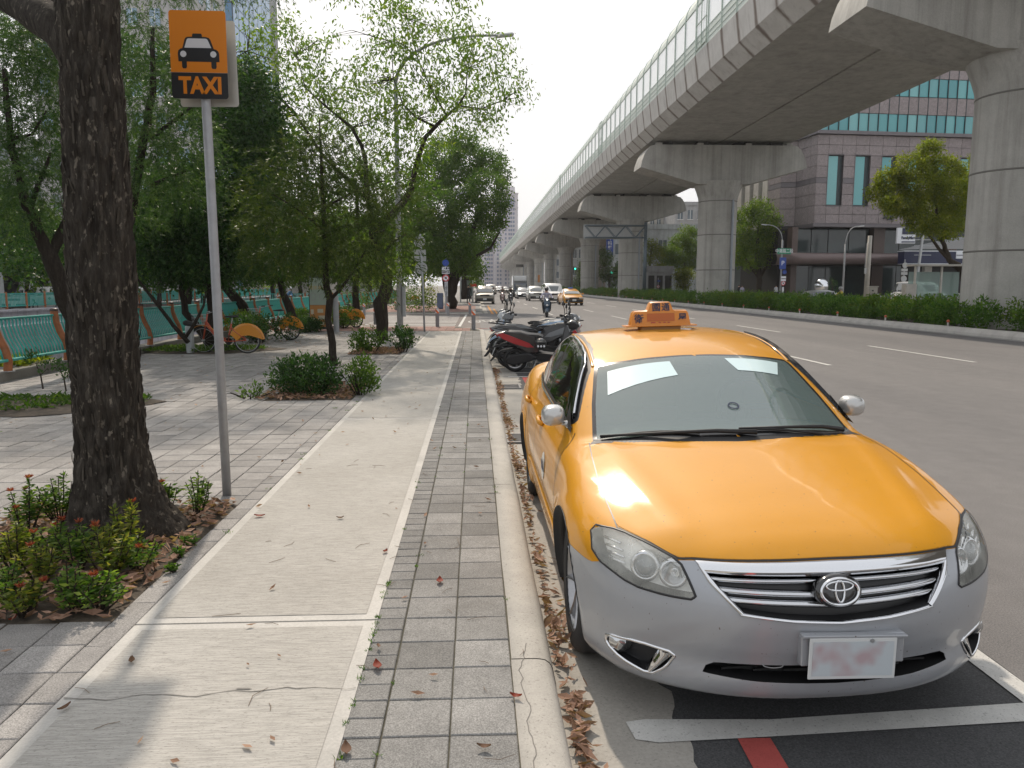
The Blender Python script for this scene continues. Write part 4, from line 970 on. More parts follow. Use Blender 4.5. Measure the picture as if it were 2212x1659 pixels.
tree('broadleaf_tree','mid green tree behind the slender olive one and left of the knotted trunk',
 [[(770,690,31,16),(768,620,31,14),(772,500,31,10),(770,400,31,6)]],
 [(760,380,31,45,40),(820,420,31,45,45),(720,470,31,45,45),(790,510,31,45,45),(850,510,31,40,45),(660,520,31,45,40),(740,550,31,45,28),(830,560,31,40,28),(880,450,31.5,30,35),(900,400,31.5,30,30),(860,555,31,25,25)],dict(ST_b,tw=80,per=15,L=.19,W=.085,sp=.24),lf_mid,bark_d,34)
ff=dict(ST_f,tw=400,per=24,sp=.14,L=.10,W=.016)
tree('conifer','slender dark-trunked tree with drooping olive sprays standing in the second planting bed',
 [[(722,792,15.7,17),(718,740,15.7,15),(708,690,15.7,14),(713,645,15.7,15),(704,600,15.7,12),(702,520,15.7,11),(697,430,15.7,9),(694,340,15.7,6),(690,260,15.7,3)],[(713,648,15.7,8),(735,625,15.6,7),(760,590,15.5,5),(790,540,15.4,3)],[(702,500,15.7,6),(640,450,15.5,4),(590,420,15.4,2)],[(700,450,15.7,6),(770,410,15.6,4),(830,390,15.5,2)]],
 [(690,280,15.7,38,40),(670,350,15.7,55,45),(730,340,15.8,50,40),(610,350,15.8,40,40),(580,420,15.4,50,50),(650,430,15.5,60,45),(740,430,15.5,60,45),(810,410,15.8,60,50),(860,460,16,48,50),(600,510,15.5,65,50),(680,520,15.4,70,45),(770,510,15.4,60,50),(840,540,15.8,50,45),(620,560,15.8,60,32),(740,555,15.4,60,32),(550,470,16,30,45),(800,580,16,55,30)],ff,lf_conb,bark_d,27,.95)
ss=dict(ST_b,tw=118,per=9,sp=.15,L=.145,W=.05,droop=.95,shell=.9)
sp=[]
for x,y,rx,ry in ((560,60,40,22),(620,45,30,25),(600,90,60,28),(520,120,40,30),(575,140,50,30),(650,120,45,25),(700,110,30,18),(720,75,22,15),(640,170,60,35),(550,200,50,35),(600,240,60,35),(700,190,60,35),(770,160,45,30),(760,220,55,35),(830,20,45,20),(880,10,35,15),(860,60,55,28),(920,50,45,22),(830,110,60,30),(900,120,60,30),(960,80,45,25),(1010,60,45,25),(1030,100,45,25),(1090,100,30,15),(980,140,60,30),(1060,150,50,28),(1110,175,35,20),(1125,210,25,15),(1060,200,50,28),(980,200,60,30),(900,190,60,30),(830,180,55,32),(850,240,65,32),(930,250,60,30),(1010,250,55,28),(1060,265,40,28),(700,260,60,35),(780,290,60,35),(860,310,60,35),(660,300,50,35),(560,290,45,35),(940,310,45,25),(900,370,35,35),(830,360,45,35)):
    sp.append((x,y,23+random.uniform(-2.2,2.2),rx,ry,rx*23/1640*1.1))
tree('broadleaf_tree','tall airy tree with drooping backlit leaves and knotted trunk in the third planting bed',
 [[(828,742,23,27),(826,700,23,25),(821,655,23,30),(834,625,23,28),(838,600,23,22),(822,560,23,22),(808,520,23,21),(830,480,23.1,17),(868,440,23.2,15),(887,413,23.3,13),(896,370,23.3,12),(907,331,23.3,10),(920,295,23.3,9),(940,274,23.3,8),(965,250,23.3,6.5),(990,228,23.3,5),(1006,202,23.3,3.5),(1010,150,23.3,2)],[(806,525,23,15),(795,430,22.8,12),(790,350,22.6,9),(781,314,22.5,8),(760,275,22.4,7),(738,258,22.3,5.5),(705,231,22.2,4),(660,190,22,2.5),(640,120,22,1.6)],[(795,430,22.8,9),(700,340,22.4,7),(640,250,22,6),(606,212,22,5),(570,185,21.8,4),(543,159,21.7,2.5),(535,110,21.6,1.5)],[(940,274,23.3,5),(900,255,23.5,4),(870,225,23.6,3.5),(850,170,23.7,2.5),(845,90,23.7,1.5)],[(990,228,23.3,4),(1040,235,23.2,3),(1090,215,23.2,2)],[(965,250,23.3,4),(930,190,23.4,3),(900,120,23.4,2),(880,40,23.4,1.2)],[(821,560,23,9),(850,520,22.9,7),(880,505,22.9,4)]],
 sp+[(740,-40,21,70,30),(820,-70,20.5,70,30),(900,-50,21,70,30),(980,-30,22,60,30),(1040,-80,21,60,30),(640,-60,21,60,30),(900,-130,20,80,30),(780,-150,20,80,30),(1000,-150,20.5,70,30)]+[(850,520,23,26,45),(858,575,23,14,26),(860,560,23.2,25,35),(780,590,23.3,35,22),(790,540,23.4,40,40)],ss,lf_bright,bark_d,28,.86,twigs=3)  # upper clumps out of view are added so their shade reaches the path
g7=[]
for x,y,rx,ry in ((960,330,45,35),(1010,345,45,35),(1060,350,35,30),(1085,375,20,22),(930,380,50,40),(990,400,55,40),(1050,410,45,38),(1085,430,20,22),(950,450,55,40),(1010,465,50,38),(1060,470,35,28),(930,510,45,40),(985,520,45,35),(1040,515,35,28),(1075,485,16,12),(950,560,45,30),(1000,565,32,25),(900,450,40,50),(1000,300,30,20),(1030,590,18,18)):
    g7.append((x,y,54+random.uniform(-3,3),rx,ry))
tree('broadleaf_tree','spreading dark-limbed street tree beyond the side street, left of the far tower',
 [[(972,668,54,26),(972,640,54,22),(985,590,54,20),(1000,550,54,15),(1020,500,54,10),(1040,450,54,6)],[(972,640,54,18),(960,590,54,15),(945,550,54,12),(935,480,54,8)],[(985,600,54,12),(1020,560,54,9),(1060,535,54,6),(1080,500,54,3)],[(972,620,54,14),(972,540,54,11),(975,450,54,7)],[(958,590,54,9),(925,560,53,6)]],
 g7,dict(ST_b,tw=85,per=18,sp=.2,L=.19,W=.1),lf_mid,bark_d,29)
for i,(x,yb,Y,lab) in enumerate(((1003,645,68,'street tree just past the big spreading one on the far pavement'),(1012,645,78,'street tree near the small bus shelter on the far pavement'),(1016,640,100,'round street tree farther down the far pavement'),(1019,636,130,'hazy street tree near the end of the far pavement'),(1021,633,170,'small hazy tree at the end of the far pavement'))):
    s=44/Y
    tree('street_tree',lab,[[(x,yb,Y,14*s*1.6),(x-1,yb-40*s*1.6,Y,11*s*1.6),(x-3,yb-90*s*1.6,Y,8*s)]],[(x-8*s-3,616-95*s*1.4,Y,42*s,38*s),(x+4*s,616-60*s*1.4,Y,36*s,30*s),(x-30*s,616-70*s*1.4,Y,38*s,30*s),(x+2*s,616-130*s,Y,30*s,25*s)],dict(ST_b,tw=40,per=16,sp=.4,L=.34,W=.2),lf_mid if i<3 else lf_bright,bark_d,40+i,group='street trees along the far pavement')
# screen of trees behind the canal and along the far side
bk=dict(ST_b,tw=34,per=14,sp=.5,L=.36,W=.19)
for i,(x,Y,h,w,lab) in enumerate(((60,52,150,120,'leafy tree across the canal behind the painted wall'),(345,58,210,90,'dark-trunked tree across the canal right of the big trunk'),(440,62,150,90,'tree across the canal behind the sign pole'),(590,70,150,80,'tree across the canal above the clipped hedge'),(650,66,170,70,'tree across the canal left of the information board'),(735,74,150,70,'tree across the canal right of the information board'),(800,84,140,60,'tree beyond the side street behind the knotted trunk'),(868,80,150,50,'tree beyond the side street left of the round signs'),(915,70,150,45,'tree beyond the side street behind the round signs'),(700,110,160,90,'hazy tree far up the canal'),(840,120,130,80,'hazy tree in the far gap of the canal trees'))):
    yb=616+1640*1.64/Y; tree('background_tree',lab,[[(x,yb,Y,9),(x-2,yb-50,Y,8),(x+3,yb-100,Y,6),(x,yb-h*.8,Y,4)]],[(x+random.uniform(-.5,.5)*w,616-h*random.uniform(.25,.95),Y+random.uniform(-3,3),w*.42,h*.22) for _ in range(9)],bk,lf_mid if i%3 else lf_bright,bark_d,60+i,group='trees standing across the canal and side street')
# understorey shrubs between trunks in the middle distance
for i,(x,y,Y,rx,ry,lab) in enumerate(((870,625,50,40,18,'green shrub bed beyond the crossing'),(905,640,47,35,12,'low shrubs under the far street trees'),(930,612,55,22,20,'yellow-green bush by the far tree trunks'),(770,640,50,40,14,'low shrubs behind the second teal railing'),(700,655,34.5,30,14,'shrubs behind the information board'),(760,690,32,16,26,'red-tinted shrub beside the third bicycle'))):
    p=at(x,y,Y); t=thing('shrub',lab,'shrub',(p.x,p.y,SW)); V,rn=crown([((0,0,p.z-SW),(rx*Y/1640,rx*Y/1640*.6,ry*Y/1640)),((0,0,(p.z-SW)*.5),(rx*Y/1640*.9,rx*Y/1640*.6,ry*Y/1640))],dict(ST_b,tw=60,per=12,L=.14,W=.07,sp=.15),80+i); quads_np('foliage',V,[lf_mid,lf_bright,lf_yel,lf_mid,lf_mid,lf_bright][i],t,rn)
    q=MB(); [q.tube([(random.uniform(-.2,.2),0,0),(random.uniform(-.3,.3),.1,(p.z-SW)*.8+.1)],[.015,.008],5) for _ in range(5)]; q.build('stem',bark_d,t)
# ---- right-hand trees
def rt(lab,x,yb,Y,cl,lm,seed,limbs,st=None,group='street trees on the far side of the viaduct'):
    return tree('street_tree',lab,limbs,cl,st or dict(ST_b,tw=60,per=16,sp=.3,L=.26,W=.13),lm,bark_m,seed,group=group)
c1=[(x,y,55+random.uniform(-2,2),rx,ry) for x,y,rx,ry in ((2010,330,30,25),(1965,360,35,28),(1920,390,32,25),(1895,420,25,20),(2040,370,40,30),(1990,400,50,32),(2060,420,45,35),(2010,450,50,30),(1950,440,40,28),(2100,400,35,32),(2090,460,35,30),(2040,490,40,25),(1985,485,28,18),(2120,350,25,25),(2150,430,30,40),(1925,440,22,18))]
rt('large yellow-green street tree in front of the office block, left of the nearest pier',2095,640,55,c1,lf_yel,91,[[(2098,672,55,20),(2090,610,55,20),(2075,580,55,16),(2050,560,55,12),(2035,520,55,9),(2025,470,55,6),(2015,400,55,4)],[(2090,605,55,13),(2105,540,55,11),(2095,490,55,8),(2080,430,55,5)],[(2050,560,55,9),(2030,540,55,7),(2000,500,55,5),(1960,450,55,3)]],dict(ST_b,tw=105,per=22,sp=.17,L=.18,W=.09))
rt('bushy green street tree beside the corner bay of the office block',1640,640,91,[(x,y,91+random.uniform(-2,2),rx,ry) for x,y,rx,ry in ((1640,450,25,18),(1612,470,28,22),(1660,480,28,22),(1600,505,22,20),(1640,520,35,25),(1675,515,22,20),(1620,555,35,25),(1665,555,28,22),(1690,540,12,15),(1595,540,18,22))],lf_bright,92,[[(1640,655,91,12),(1640,600,91,11),(1635,540,91,8),(1640,480,91,4)],[(1640,600,91,8),(1665,560,91,5)],[(1640,600,91,8),(1610,560,91,5)]])
rt('round green street tree left of the second pier',1475,640,115,[(x,y,115+random.uniform(-2,2),rx,ry) for x,y,rx,ry in ((1485,505,20,14),(1470,525,22,16),(1495,540,20,20),(1455,550,20,18),(1480,570,25,18),(1440,565,14,14),(1440,540,12,12))],lf_bright,93,[[(1478,645,115,9),(1478,600,115,8),(1480,560,115,5)]])
rt('open-crowned small tree right of the gantry post',1412,640,112,[(x,y,112+random.uniform(-1,1),rx,ry) for x,y,rx,ry in ((1405,530,14,12),(1420,545,16,12),(1400,560,12,12),(1425,575,10,8))],lf_yel,94,[[(1412,645,112,9),(1410,600,112,7),(1403,570,112,5),(1408,530,112,3)],[(1410,600,112,6),(1425,570,112,4)]])
rt('low yellow bush-like tree in front of the huts',1475,640,104,[(1477,600,104,18,12),(1470,590,104,12,8),(1485,592,104,12,8),(1475,616,104,16,8)],lf_yel,95,[[(1477,645,104,4),(1476,610,104,3)]])
rt('green tree between the third and fourth piers',1318,640,140,[(x,y,140,rx,ry) for x,y,rx,ry in ((1310,560,14,18),(1318,590,16,14),(1305,590,12,18),(1325,610,10,12),(1303,545,8,10))],lf_mid,96,[[(1316,640,140,6),(1316,590,140,4)]])
rt('tree behind the third pier near the green street sign',1342,640,142,[(1335,590,142,9,16),(1340,575,142,9,12)],lf_mid,97,[[(1342,640,142,5),(1342,585,142,3)]])
rt('pale tree behind the fourth pier by the traffic light',1250,640,180,[(1255,590,180,10,16),(1248,610,180,9,10),(1258,570,180,6,8)],lf_bright,98,[[(1252,636,180,4),(1252,600,180,3)]])
rt('cloud-pruned ornamental pine in front of the dark lobby',1797,640,80,[(1797,612,80,12,4),(1790,625,80,10,4),(1806,622,80,9,4),(1799,603,80,6,3)],lf_dark,99,[[(1800,655,80,4),(1798,625,80,3),(1797,605,80,2)]],dict(ST_b,tw=60,per=20,sp=.12,L=.12,W=.05),group=None)
# trees on right side farther along
for i,(x,Y) in enumerate(((1190,230),(1165,280),(1148,330))):
    rt(['small hazy tree behind the fifth pier','small hazy tree behind the sixth pier','small hazy tree behind the seventh pier'][i],x,636,Y,[(x,600,Y,7,11),(x+3,610,Y,7,8)],lf_mid,110+i,[[(x,628,Y,3),(x,600,Y,2)]])
# end-of-road greenery
for i,(x,y,Y,r_) in enumerate(((1036,612,420,9),(1030,606,380,8),(1044,616,460,7))):
    p=at(x,y,Y); V,rn=crown([((p.x,p.y,p.z-1),(r_*Y/1640,3,r_*Y/1640*.7))],dict(ST_b,tw=8,per=14,sp=.7,L=.8,W=.5),120+i); tag(quads_np('far_trees',V,lf_mid,None,rn),kind='stuff')
# ---- median hedge, in runs between the piers
hs=dict(kind='broad',tw=95,per=11,sp=.09,L=.12,W=.05,droop=-.5)
runs=[(12,26.6,'bushy median hedge in the foreground at the right edge, below the nearest pier'),(30.2,62.6,'bright green median hedge between the nearest and second piers'),(66.4,98,'median hedge between the second and third piers'),(102,134,'median hedge between the third and fourth piers'),(138,230,'far median hedge beyond the fourth pier'),(26.6,30.2,'strip of hedge in front of the foot of the nearest pier'),(62.6,66.4,'strip of hedge in front of the foot of the second pier')]
for i,(y0,y1,lab) in enumerate(runs):
    t=thing('median_hedge',lab,'hedge',(18.5,y0,.16)); cl=[]; r=random.Random(i); st=max(.55,(y0/60)); y=y0
    while y<y1:
        for xx in ((18.75,19.6,20.6,21.6,22.5) if i not in(5,6) else (18.35,18.6)):
            cl.append(((xx+r.uniform(-.3,.3)-18.5,y-y0+r.uniform(-.2,.2),.44+r.uniform(-.08,.16)),(.5*max(1,st*.8)*r.uniform(.7,1.15),.5*st*r.uniform(.75,1.1),.46+r.uniform(-.14,.20))))
        y+=st*.95
    if i<4:
        bc=[((r.uniform(18.4,19.4)-18.5,r.uniform(0,y1-y0),r.uniform(.55,.8)),(.55,.7*st,.4)) for _ in range(int((y1-y0)/(1.6 if i<2 else 3)))]; Vb,rb=crown(bc,dict(hs,tw=150/max(1,st*1.3),L=.15*max(1,st*.7),W=.06*max(1,st*.7)),170+i); quads_np('bright_foliage',Vb,lf_bright,t,rb)
    V,rn=crown(cl,dict(hs,tw=95/max(1,st*1.3),L=.15*max(1,st*.75),W=.065*max(1,st*.75),sp=.085*max(1,st*.7)),130+i); quads_np('foliage',V,lf_hedge if i%2 else lf_hedge,t,rn)
# ---- ixora and small shrubs
def whorl_plant(name,label,loc,h,n,seed,flowers=0,L=.055,spread_=.18,leafm=lf_hedge,group=None,dens=1.0,cat='shrub'):
    t=thing(name,label,cat,loc,0,group); r=np.random.default_rng(seed); q=MB(); P=[];D=[];Ls=[];fl=[]
    for s in range(n):
        a=r.random()*2*PI; rr=spread_*math.sqrt(r.random()); hh=h*(1-.35*(rr/spread_)**2)*r.uniform(.7,1.05)
        tip=np.array([rr*math.cos(a),rr*math.sin(a),hh]); base=tip*np.array([.25,.25,0]); q.tube([base,(base+tip)/2+r.normal(size=3)*.01,tip],[.006,.004,.003],5)
        k=max(8,int(hh/.028*dens))
        for i in range(3,k):
            f=i/k
            if f<.3: continue
            c=base*(1-f)+tip*f; m=5 if f<.93 else 9
            for j in range(m):
                b=2*PI*j/m+i*1.1+r.random()*.7; up=.25+.9*(f>.93)+r.normal()*.2; P.append(c+r.normal(size=3)*.006); D.append([math.cos(b),math.sin(b),up]); Ls.append(L*(.7+.5*r.random())*(1 if f<.9 else .8))
        if r.random()<flowers: fl.append(tip)
    P=np.array(P);D=np.array(D);Ls=np.array(Ls); V=leafset(P,D,Ls,Ls*.36,seed); quads_np('foliage',V,leafm,t,np.clip(r.normal(.5,.25,len(P)),0,1)); q.build('stem',bark_m,t)
    if fl:
        P=[];D=[]
        for f in fl:
            for j in range(26): b=r.random()*2*PI; P.append(f+[0,0,.004]); D.append([math.cos(b)*.8,math.sin(b)*.8,.3+r.random()])
        Ls=np.full(len(P),.035); quads_np('flower',leafset(np.array(P),np.array(D),Ls,Ls*.22,seed),flw,t,r.random(len(P)))
    return t
flw=M_leaf('red_flower',(.20,.035,.025),(.34,.07,.045),(.42,.16,.09),.25)
ix_yel=M_leaf('ixora_leaf',(.05,.08,.02),(.12,.15,.03),(.34,.30,.06),.4); ix_gr=M_leaf('ixora_green_leaf',(.03,.07,.018),(.08,.14,.03),(.22,.27,.06),.4)
spots=[(60,1150,.42,'leftmost tall'),(130,1130,.44,'tall red-flowered'),(215,1100,.30,'hidden behind the trunk foot,'),(30,1230,.36,'yellow-tinged'),(95,1270,.33,'wide low'),(170,1230,.34,'dense dark'),(160,1320,.30,'front red-flowered'),(235,1250,.40,'yellow-tipped'),(275,1210,.42,'pale-tipped'),(60,1330,.24,'low front'),(215,1320,.26,'small front'),(300,1235,.30,'rightmost of the front'),(20,1290,.22,'half cut off'),(120,1210,.34,'thick middle')]
for i,(x,y,h,w) in enumerate(spots):
    p=gp(x,y,SW); whorl_plant('ixora_shrub',w+' ixora shrub in the bed round the big tree',(p.x,p.y,SW),h*.86,10+(i%4),200+i,.06,.047,.135,ix_yel if i in(3,7,8,9,4) else ix_gr,'ixora shrubs round the big tree',1.35)
for i,(x,y,h,w) in enumerate(((425,1115,.36,'isolated ixora shrub between the big trunk and the sign pole'),(365,1095,.24,'small ixora sprig close behind the flared roots'),(235,1065,.30,'ixora shrub half hidden behind the big trunk'))):
    p=gp(x,y,SW); whorl_plant('ixora_shrub',w,(p.x,p.y,SW),h,9,220+i,.2,.046,.11,ix_gr)
for i,(x,y,h,w) in enumerate(((408,1180,.07,'tiny green weed growing by the flared roots'),(392,1205,.08,'tiny green weed under the flared roots beside the edging'),(380,1235,.05,'smallest weed touching the edging stones'))):
    p=gp(x,y,SW); whorl_plant('weed',w,(p.x,p.y,SW),h,4,230+i,0,.035,.05,lf_hedge,cat='weed')
dsh=dict(kind='broad',tw=900,per=12,sp=.04,L=.06,W=.026,droop=-.9)
def bush(label,cl,loc,leafm,seed,st=dsh,dens=1,name='clipped_shrub'):
    t=thing(name,label,'shrub',loc); V,rn=crown(cl,st,seed,dens); quads_np('foliage',V,leafm,t,rn); q=MB(); r=random.Random(seed)
    for k in range(9): a=r.random()*6.28; q.tube([(.1*math.cos(a),.1*math.sin(a),0),(.3*math.cos(a),.2*math.sin(a),cl[0][0][2])],[.012,.006],5)
    q.build('stem',bark_d,t); return t
p=gp(680,862,SW)
bush('larger rounded dark green shrub round the slim tree in the second bed',[((-.15,0,.32),(.42,.38,.27)),((-.42,-.1,.25),(.28,.3,.22)),((.1,.15,.3),(.3,.3,.25)),((-.3,.25,.35),(.3,.3,.22)),((.05,-.2,.2),(.35,.25,.18))],(p.x-.08,p.y+.5,SW),lf_dark,240)
bush('smaller upright shrub at the right end of the second bed',[((0,0,.32),(.24,.3,.25)),((.08,-.1,.22),(.2,.22,.2))],(p.x+.62,p.y+.45,SW),lf_mid,241)
bush('tiny ground-hugging weed patch left of the second bed',[((0,0,.08),(.16,.1,.08))],(p.x-.95,p.y+.15,SW),lf_mid,242,name='weed_patch')
p=gp(828,765,SW)
bush('left shrub at the foot of the knotted trunk, with reddish tips',[((0,0,.35),(.4,.35,.28)),((-.25,-.1,.28),(.3,.3,.25))],(p.x-.35,p.y+.5,SW),lf_mid,243,dict(dsh,tw=520,L=.075,W=.035))
bush('right shrub at the foot of the knotted trunk beside the lamp base',[((0,0,.35),(.32,.3,.26)),((.1,.2,.3),(.25,.3,.22))],(p.x+.4,p.y+.55,SW),lf_dark,244,dict(dsh,tw=520,L=.075,W=.035))
hg=dict(kind='broad',tw=150,per=12,sp=.06,L=.09,W=.04,droop=-.4)
for i,(x,y,Y,wx,wy,h,lab,lm) in enumerate(((560,745,22.0,1.0,1.6,.75,'clipped hedge block behind the first orange bicycle',lf_dark),(525,722,23.5,.5,.7,.8,'yellow-green clipped bush beside the sign pole',lf_bright),(652,720,29,.35,.8,.7,'clipped bush left of the information board',lf_mid),(668,735,27,.5,.4,.45,'low bush in front of the information board',lf_dark),(745,700,29.5,.45,1.2,.8,'clipped bush right of the information board',lf_mid))):
    p=at(x,y,Y); cl=[((random.uniform(-1,1)*wx*.7,random.uniform(-1,1)*wy*.7,h*.55),(.4,.4,h*.5)) for _ in range(9)]
    bush(lab,cl,(p.x,Y,SW),lm,250+i,hg)
for i,(x,y,h,lab) in enumerate(((93,840,.55,'spindly round-topped seedling left of the forked tree'),(143,845,.5,'thin curved seedling touching the big trunk silhouette'))):
    p=gp(x,y,SW); t=thing('seedling',lab,'plant',(p.x,p.y,SW)); q=MB(); q.tube([(0,0,0),(-.02,0,h*.4),(-.08,0,h*.75)],[.012,.01,.006],6); q.tube([(-.02,0,h*.4),(.1,0,h*.6)],[.008,.004],5); q.build('stem',bark_m,t)
    V,rn=crown([((-.08,0,h*.85),(.16,.15,.12)),((.12,0,h*.6),(.12,.1,.08))],dict(dsh,tw=300,L=.07),260+i); quads_np('foliage',V,lf_dark,t,rn)
# low ground plants on the mounds
def ground_cover(name,ells,n,L,leafm,seed,up=.5):
    r=np.random.default_rng(seed); P=[];D=[]
    for x,y,rx,ry,z in ells:
        k=int(n*rx*ry); a=r.random(k)*2*PI; q=np.sqrt(r.random(k)); P.append(np.stack([x+rx*q*np.cos(a),y+ry*q*np.sin(a),np.full(k,z)+r.random(k)*.03],1)); b=r.random(k)*2*PI; D.append(np.stack([np.cos(b),np.sin(b),up*r.random(k)*2],1))
    P=np.concatenate(P);D=np.concatenate(D); V=leafset(P,D,L*(.6+.8*r.random(len(P))),L*.35,seed); return tag(quads_np(name,V,leafm,None,np.clip(r.normal(.5,.25,len(P)),0,1)),kind='stuff')
ground_cover('ground_cover',[(-6.6,10.5,1.3,.7,SW+.04),(-5.2,10.8,.6,.5,SW+.03),(-7.0,19.4,1.7,.9,SW+.05)],1500,.09,lf_mid,270,.6)
ground_cover('canal_edge_plants',[(-8.6,y,.3,.8,.3) for y in (10,12.8,14.6,25,30)],2200,.16,lf_yel,271,1.2)
drylf=M_leaf('dry_leaf',(.14,.08,.055),(.30,.18,.13),(.48,.31,.23),.15,.7); redlf=M_leaf('red_fallen_leaf',(.20,.035,.02),(.30,.05,.03),(.36,.10,.05),.15,.6)
def litter(name,pts,L,leafm,seed,tilt=.35,z0=0):
    r=np.random.default_rng(seed); P=np.array(pts); N=len(P); b=r.random(N)*2*PI; D=np.stack([np.cos(b),np.sin(b),r.normal(0,tilt,N)],1); D/=np.linalg.norm(D,axis=1,keepdims=True)
    s=np.cross(D,np.array([0,0,1.0])+r.normal(size=(N,3))*tilt); s/=np.linalg.norm(s,axis=1,keepdims=True); up=np.cross(s,D); Ls=(L*(.55+.8*r.random(N)))[:,None]; W_=Ls*.42
    cu=Ls*.13*(r.random((N,1))+.3)
    a=P-D*Ls/2+up*cu; e=P+D*Ls/2+up*cu; m1=P+s*W_/2+up*cu*.9; m2=P-s*W_/2+up*cu*.9; c_=P
    V=np.concatenate([np.stack([a,c_,m1,a],1)[:,:4],np.stack([a,m2,c_,a],1),np.stack([e,m1,c_,e],1),np.stack([e,c_,m2,e],1)]); V=V[:,:3]
    return tag(quads_np(name,V,leafm,None,np.tile(np.clip(r.normal(.5,.25,N),0,1),4),k=3),kind='stuff')
r=random.Random(2); pts=[]
for k in range(2300):
    y=r.uniform(1.9,16)**1.0; d=math.sin(y*2.1)*.5+.5; dd=math.sin(y*5.3+1)*.5+.5
    if r.random()>.25+.75*d*dd and y>3.1: continue
    pts.append((.365+abs(r.gauss(0,.035+.02*d)),y,.018+r.random()*.03))
litter('gutter_leaf_litter',pts[::2],.075,drylf,280,.42); litter('gutter_leaf_litter',pts[1::2],.046,drylf,284,.22)
pts=[]
for a,b_,c_,d in BEDS:
    for k in range(int(520*(b_-a)*(d-c_))): pts.append((r.uniform(a-.1,b_),r.uniform(c_-.1,d+.1),SW+.012+r.random()*.02))
litter('bed_leaf_litter',pts,.085,drylf,281)
pts=[(r.uniform(-7.5,.1),r.uniform(2.2,29),SW+.012) for k in range(520)]; litter('scattered_leaves',[p for p in pts if not inbed(p[0],p[1])],.05,drylf,282,.2)
pts=[(r.gauss(-6.4,1.3),r.gauss(24,2.5),SW+.012) for k in range(300)]+[(r.gauss(-4.9,.5),r.gauss(31,.7),SW+.02) for k in range(160)]; litter('scattered_leaves',pts,.09,drylf,283,.2)
for i,(x,y,w) in enumerate(((815,1443,'on the small pavers by the path edge'),(950,1259,'on a big paver, flat and reddish brown'),(561,1118,'curled upright on the path past the sign pole'),(285,1433,'lying on the path near its left edge'),(140,1535,'pale pink one low on the path'),(748,1625,'at the corner where path meets small pavers, bottom edge'),(1115,1510,'beside the kerb on the last paver column'),(28,1342,'bright red one among the bed litter'),(610,1000,'on the path border by the sign pole'),(832,1195,'red speck in the middle right of the path'),(1045,1620,'olive brown one on a paver at the bottom edge'),(735,1122,'small one right of the path centre'))):
    p=gp(x,y,SW); q=MB(); n_=7; A=[]
    Lf=.052 if i not in(0,1,2,5) else .075
    for u in range(n_):
        f=u/(n_-1); w_=Lf*.24*math.sin(PI*min(1,f*1.02+.02))+.0008; zc=.004+.010*(abs(f-.5)*2)**2
        A.append([((f-.5)*Lf,-w_,zc+.006),((f-.5)*Lf,0,zc),((f-.5)*Lf,w_,zc+.007)])
    q.grid(A); o=q.build('fallen_leaf',redlf if i in(0,1,2,6,7,9) else drylf,None,smooth=True); o.location=(p.x,p.y,SW+.006); o.rotation_euler=(0,random.uniform(-.1,.1),random.uniform(0,6.28)); tag(o,'dry fallen leaf '+w,'leaf','fallen leaves on the pavement')
# tufts in the joints
r=np.random.default_rng(9); P=[];D=[]
def tuft(x,y,k,R_,hh):
    for _ in range(k):
        a=r.random()*2*PI; q=R_*math.sqrt(r.random()); P.append([x+q*math.cos(a),y+q*math.sin(a),SW-.006]); b=r.random()*2*PI; D.append([math.cos(b)*.8,math.sin(b)*.8,.5+r.random()])
for _ in range(55): y=2.3+25*r.random()**1.5; x=r.choice([-.49,-.352,-.105,.148]); tuft(x+r.normal()*.003,y,int(5+12*r.random()),.010+.014*r.random(),.03)
for _ in range(18): y=2.3+1.9*r.random(); tuft(-.492+r.normal()*.003,y,14,.013,.03)
for _ in range(60): y=3+25*r.random(); tuft(-1.68+r.normal()*.01-(r.random()<.5)*r.random()*4,y,22,.03,.03)
P=np.array(P);D=np.array(D); V=leafset(P,D,.022*(.4+r.random(len(P))),.004,9); tag(quads_np('joint_weeds',V,lf_hedge,None,r.random(len(P))),kind='stuff')
q=MB(); rr=random.Random(8)
for k in range(42):
    x,y=rr.uniform(-1.6,.25),rr.uniform(2.3,7); a=rr.random()*6.28; L_=rr.uniform(.03,.14); c_=rr.uniform(-.4,.4)
    q.tube([(x,y,SW+.006),(x+math.cos(a)*L_/2,y+math.sin(a)*L_/2,SW+.008),(x+math.cos(a+c_)*L_,y+math.sin(a+c_)*L_,SW+.006)],[.0012,.0016,.001],4)
tag(q.build('fallen_twigs',mat('twig',(.20,.15,.11),.9)),kind='stuff')
# ================================================================ THE TAXI
exec_src=None
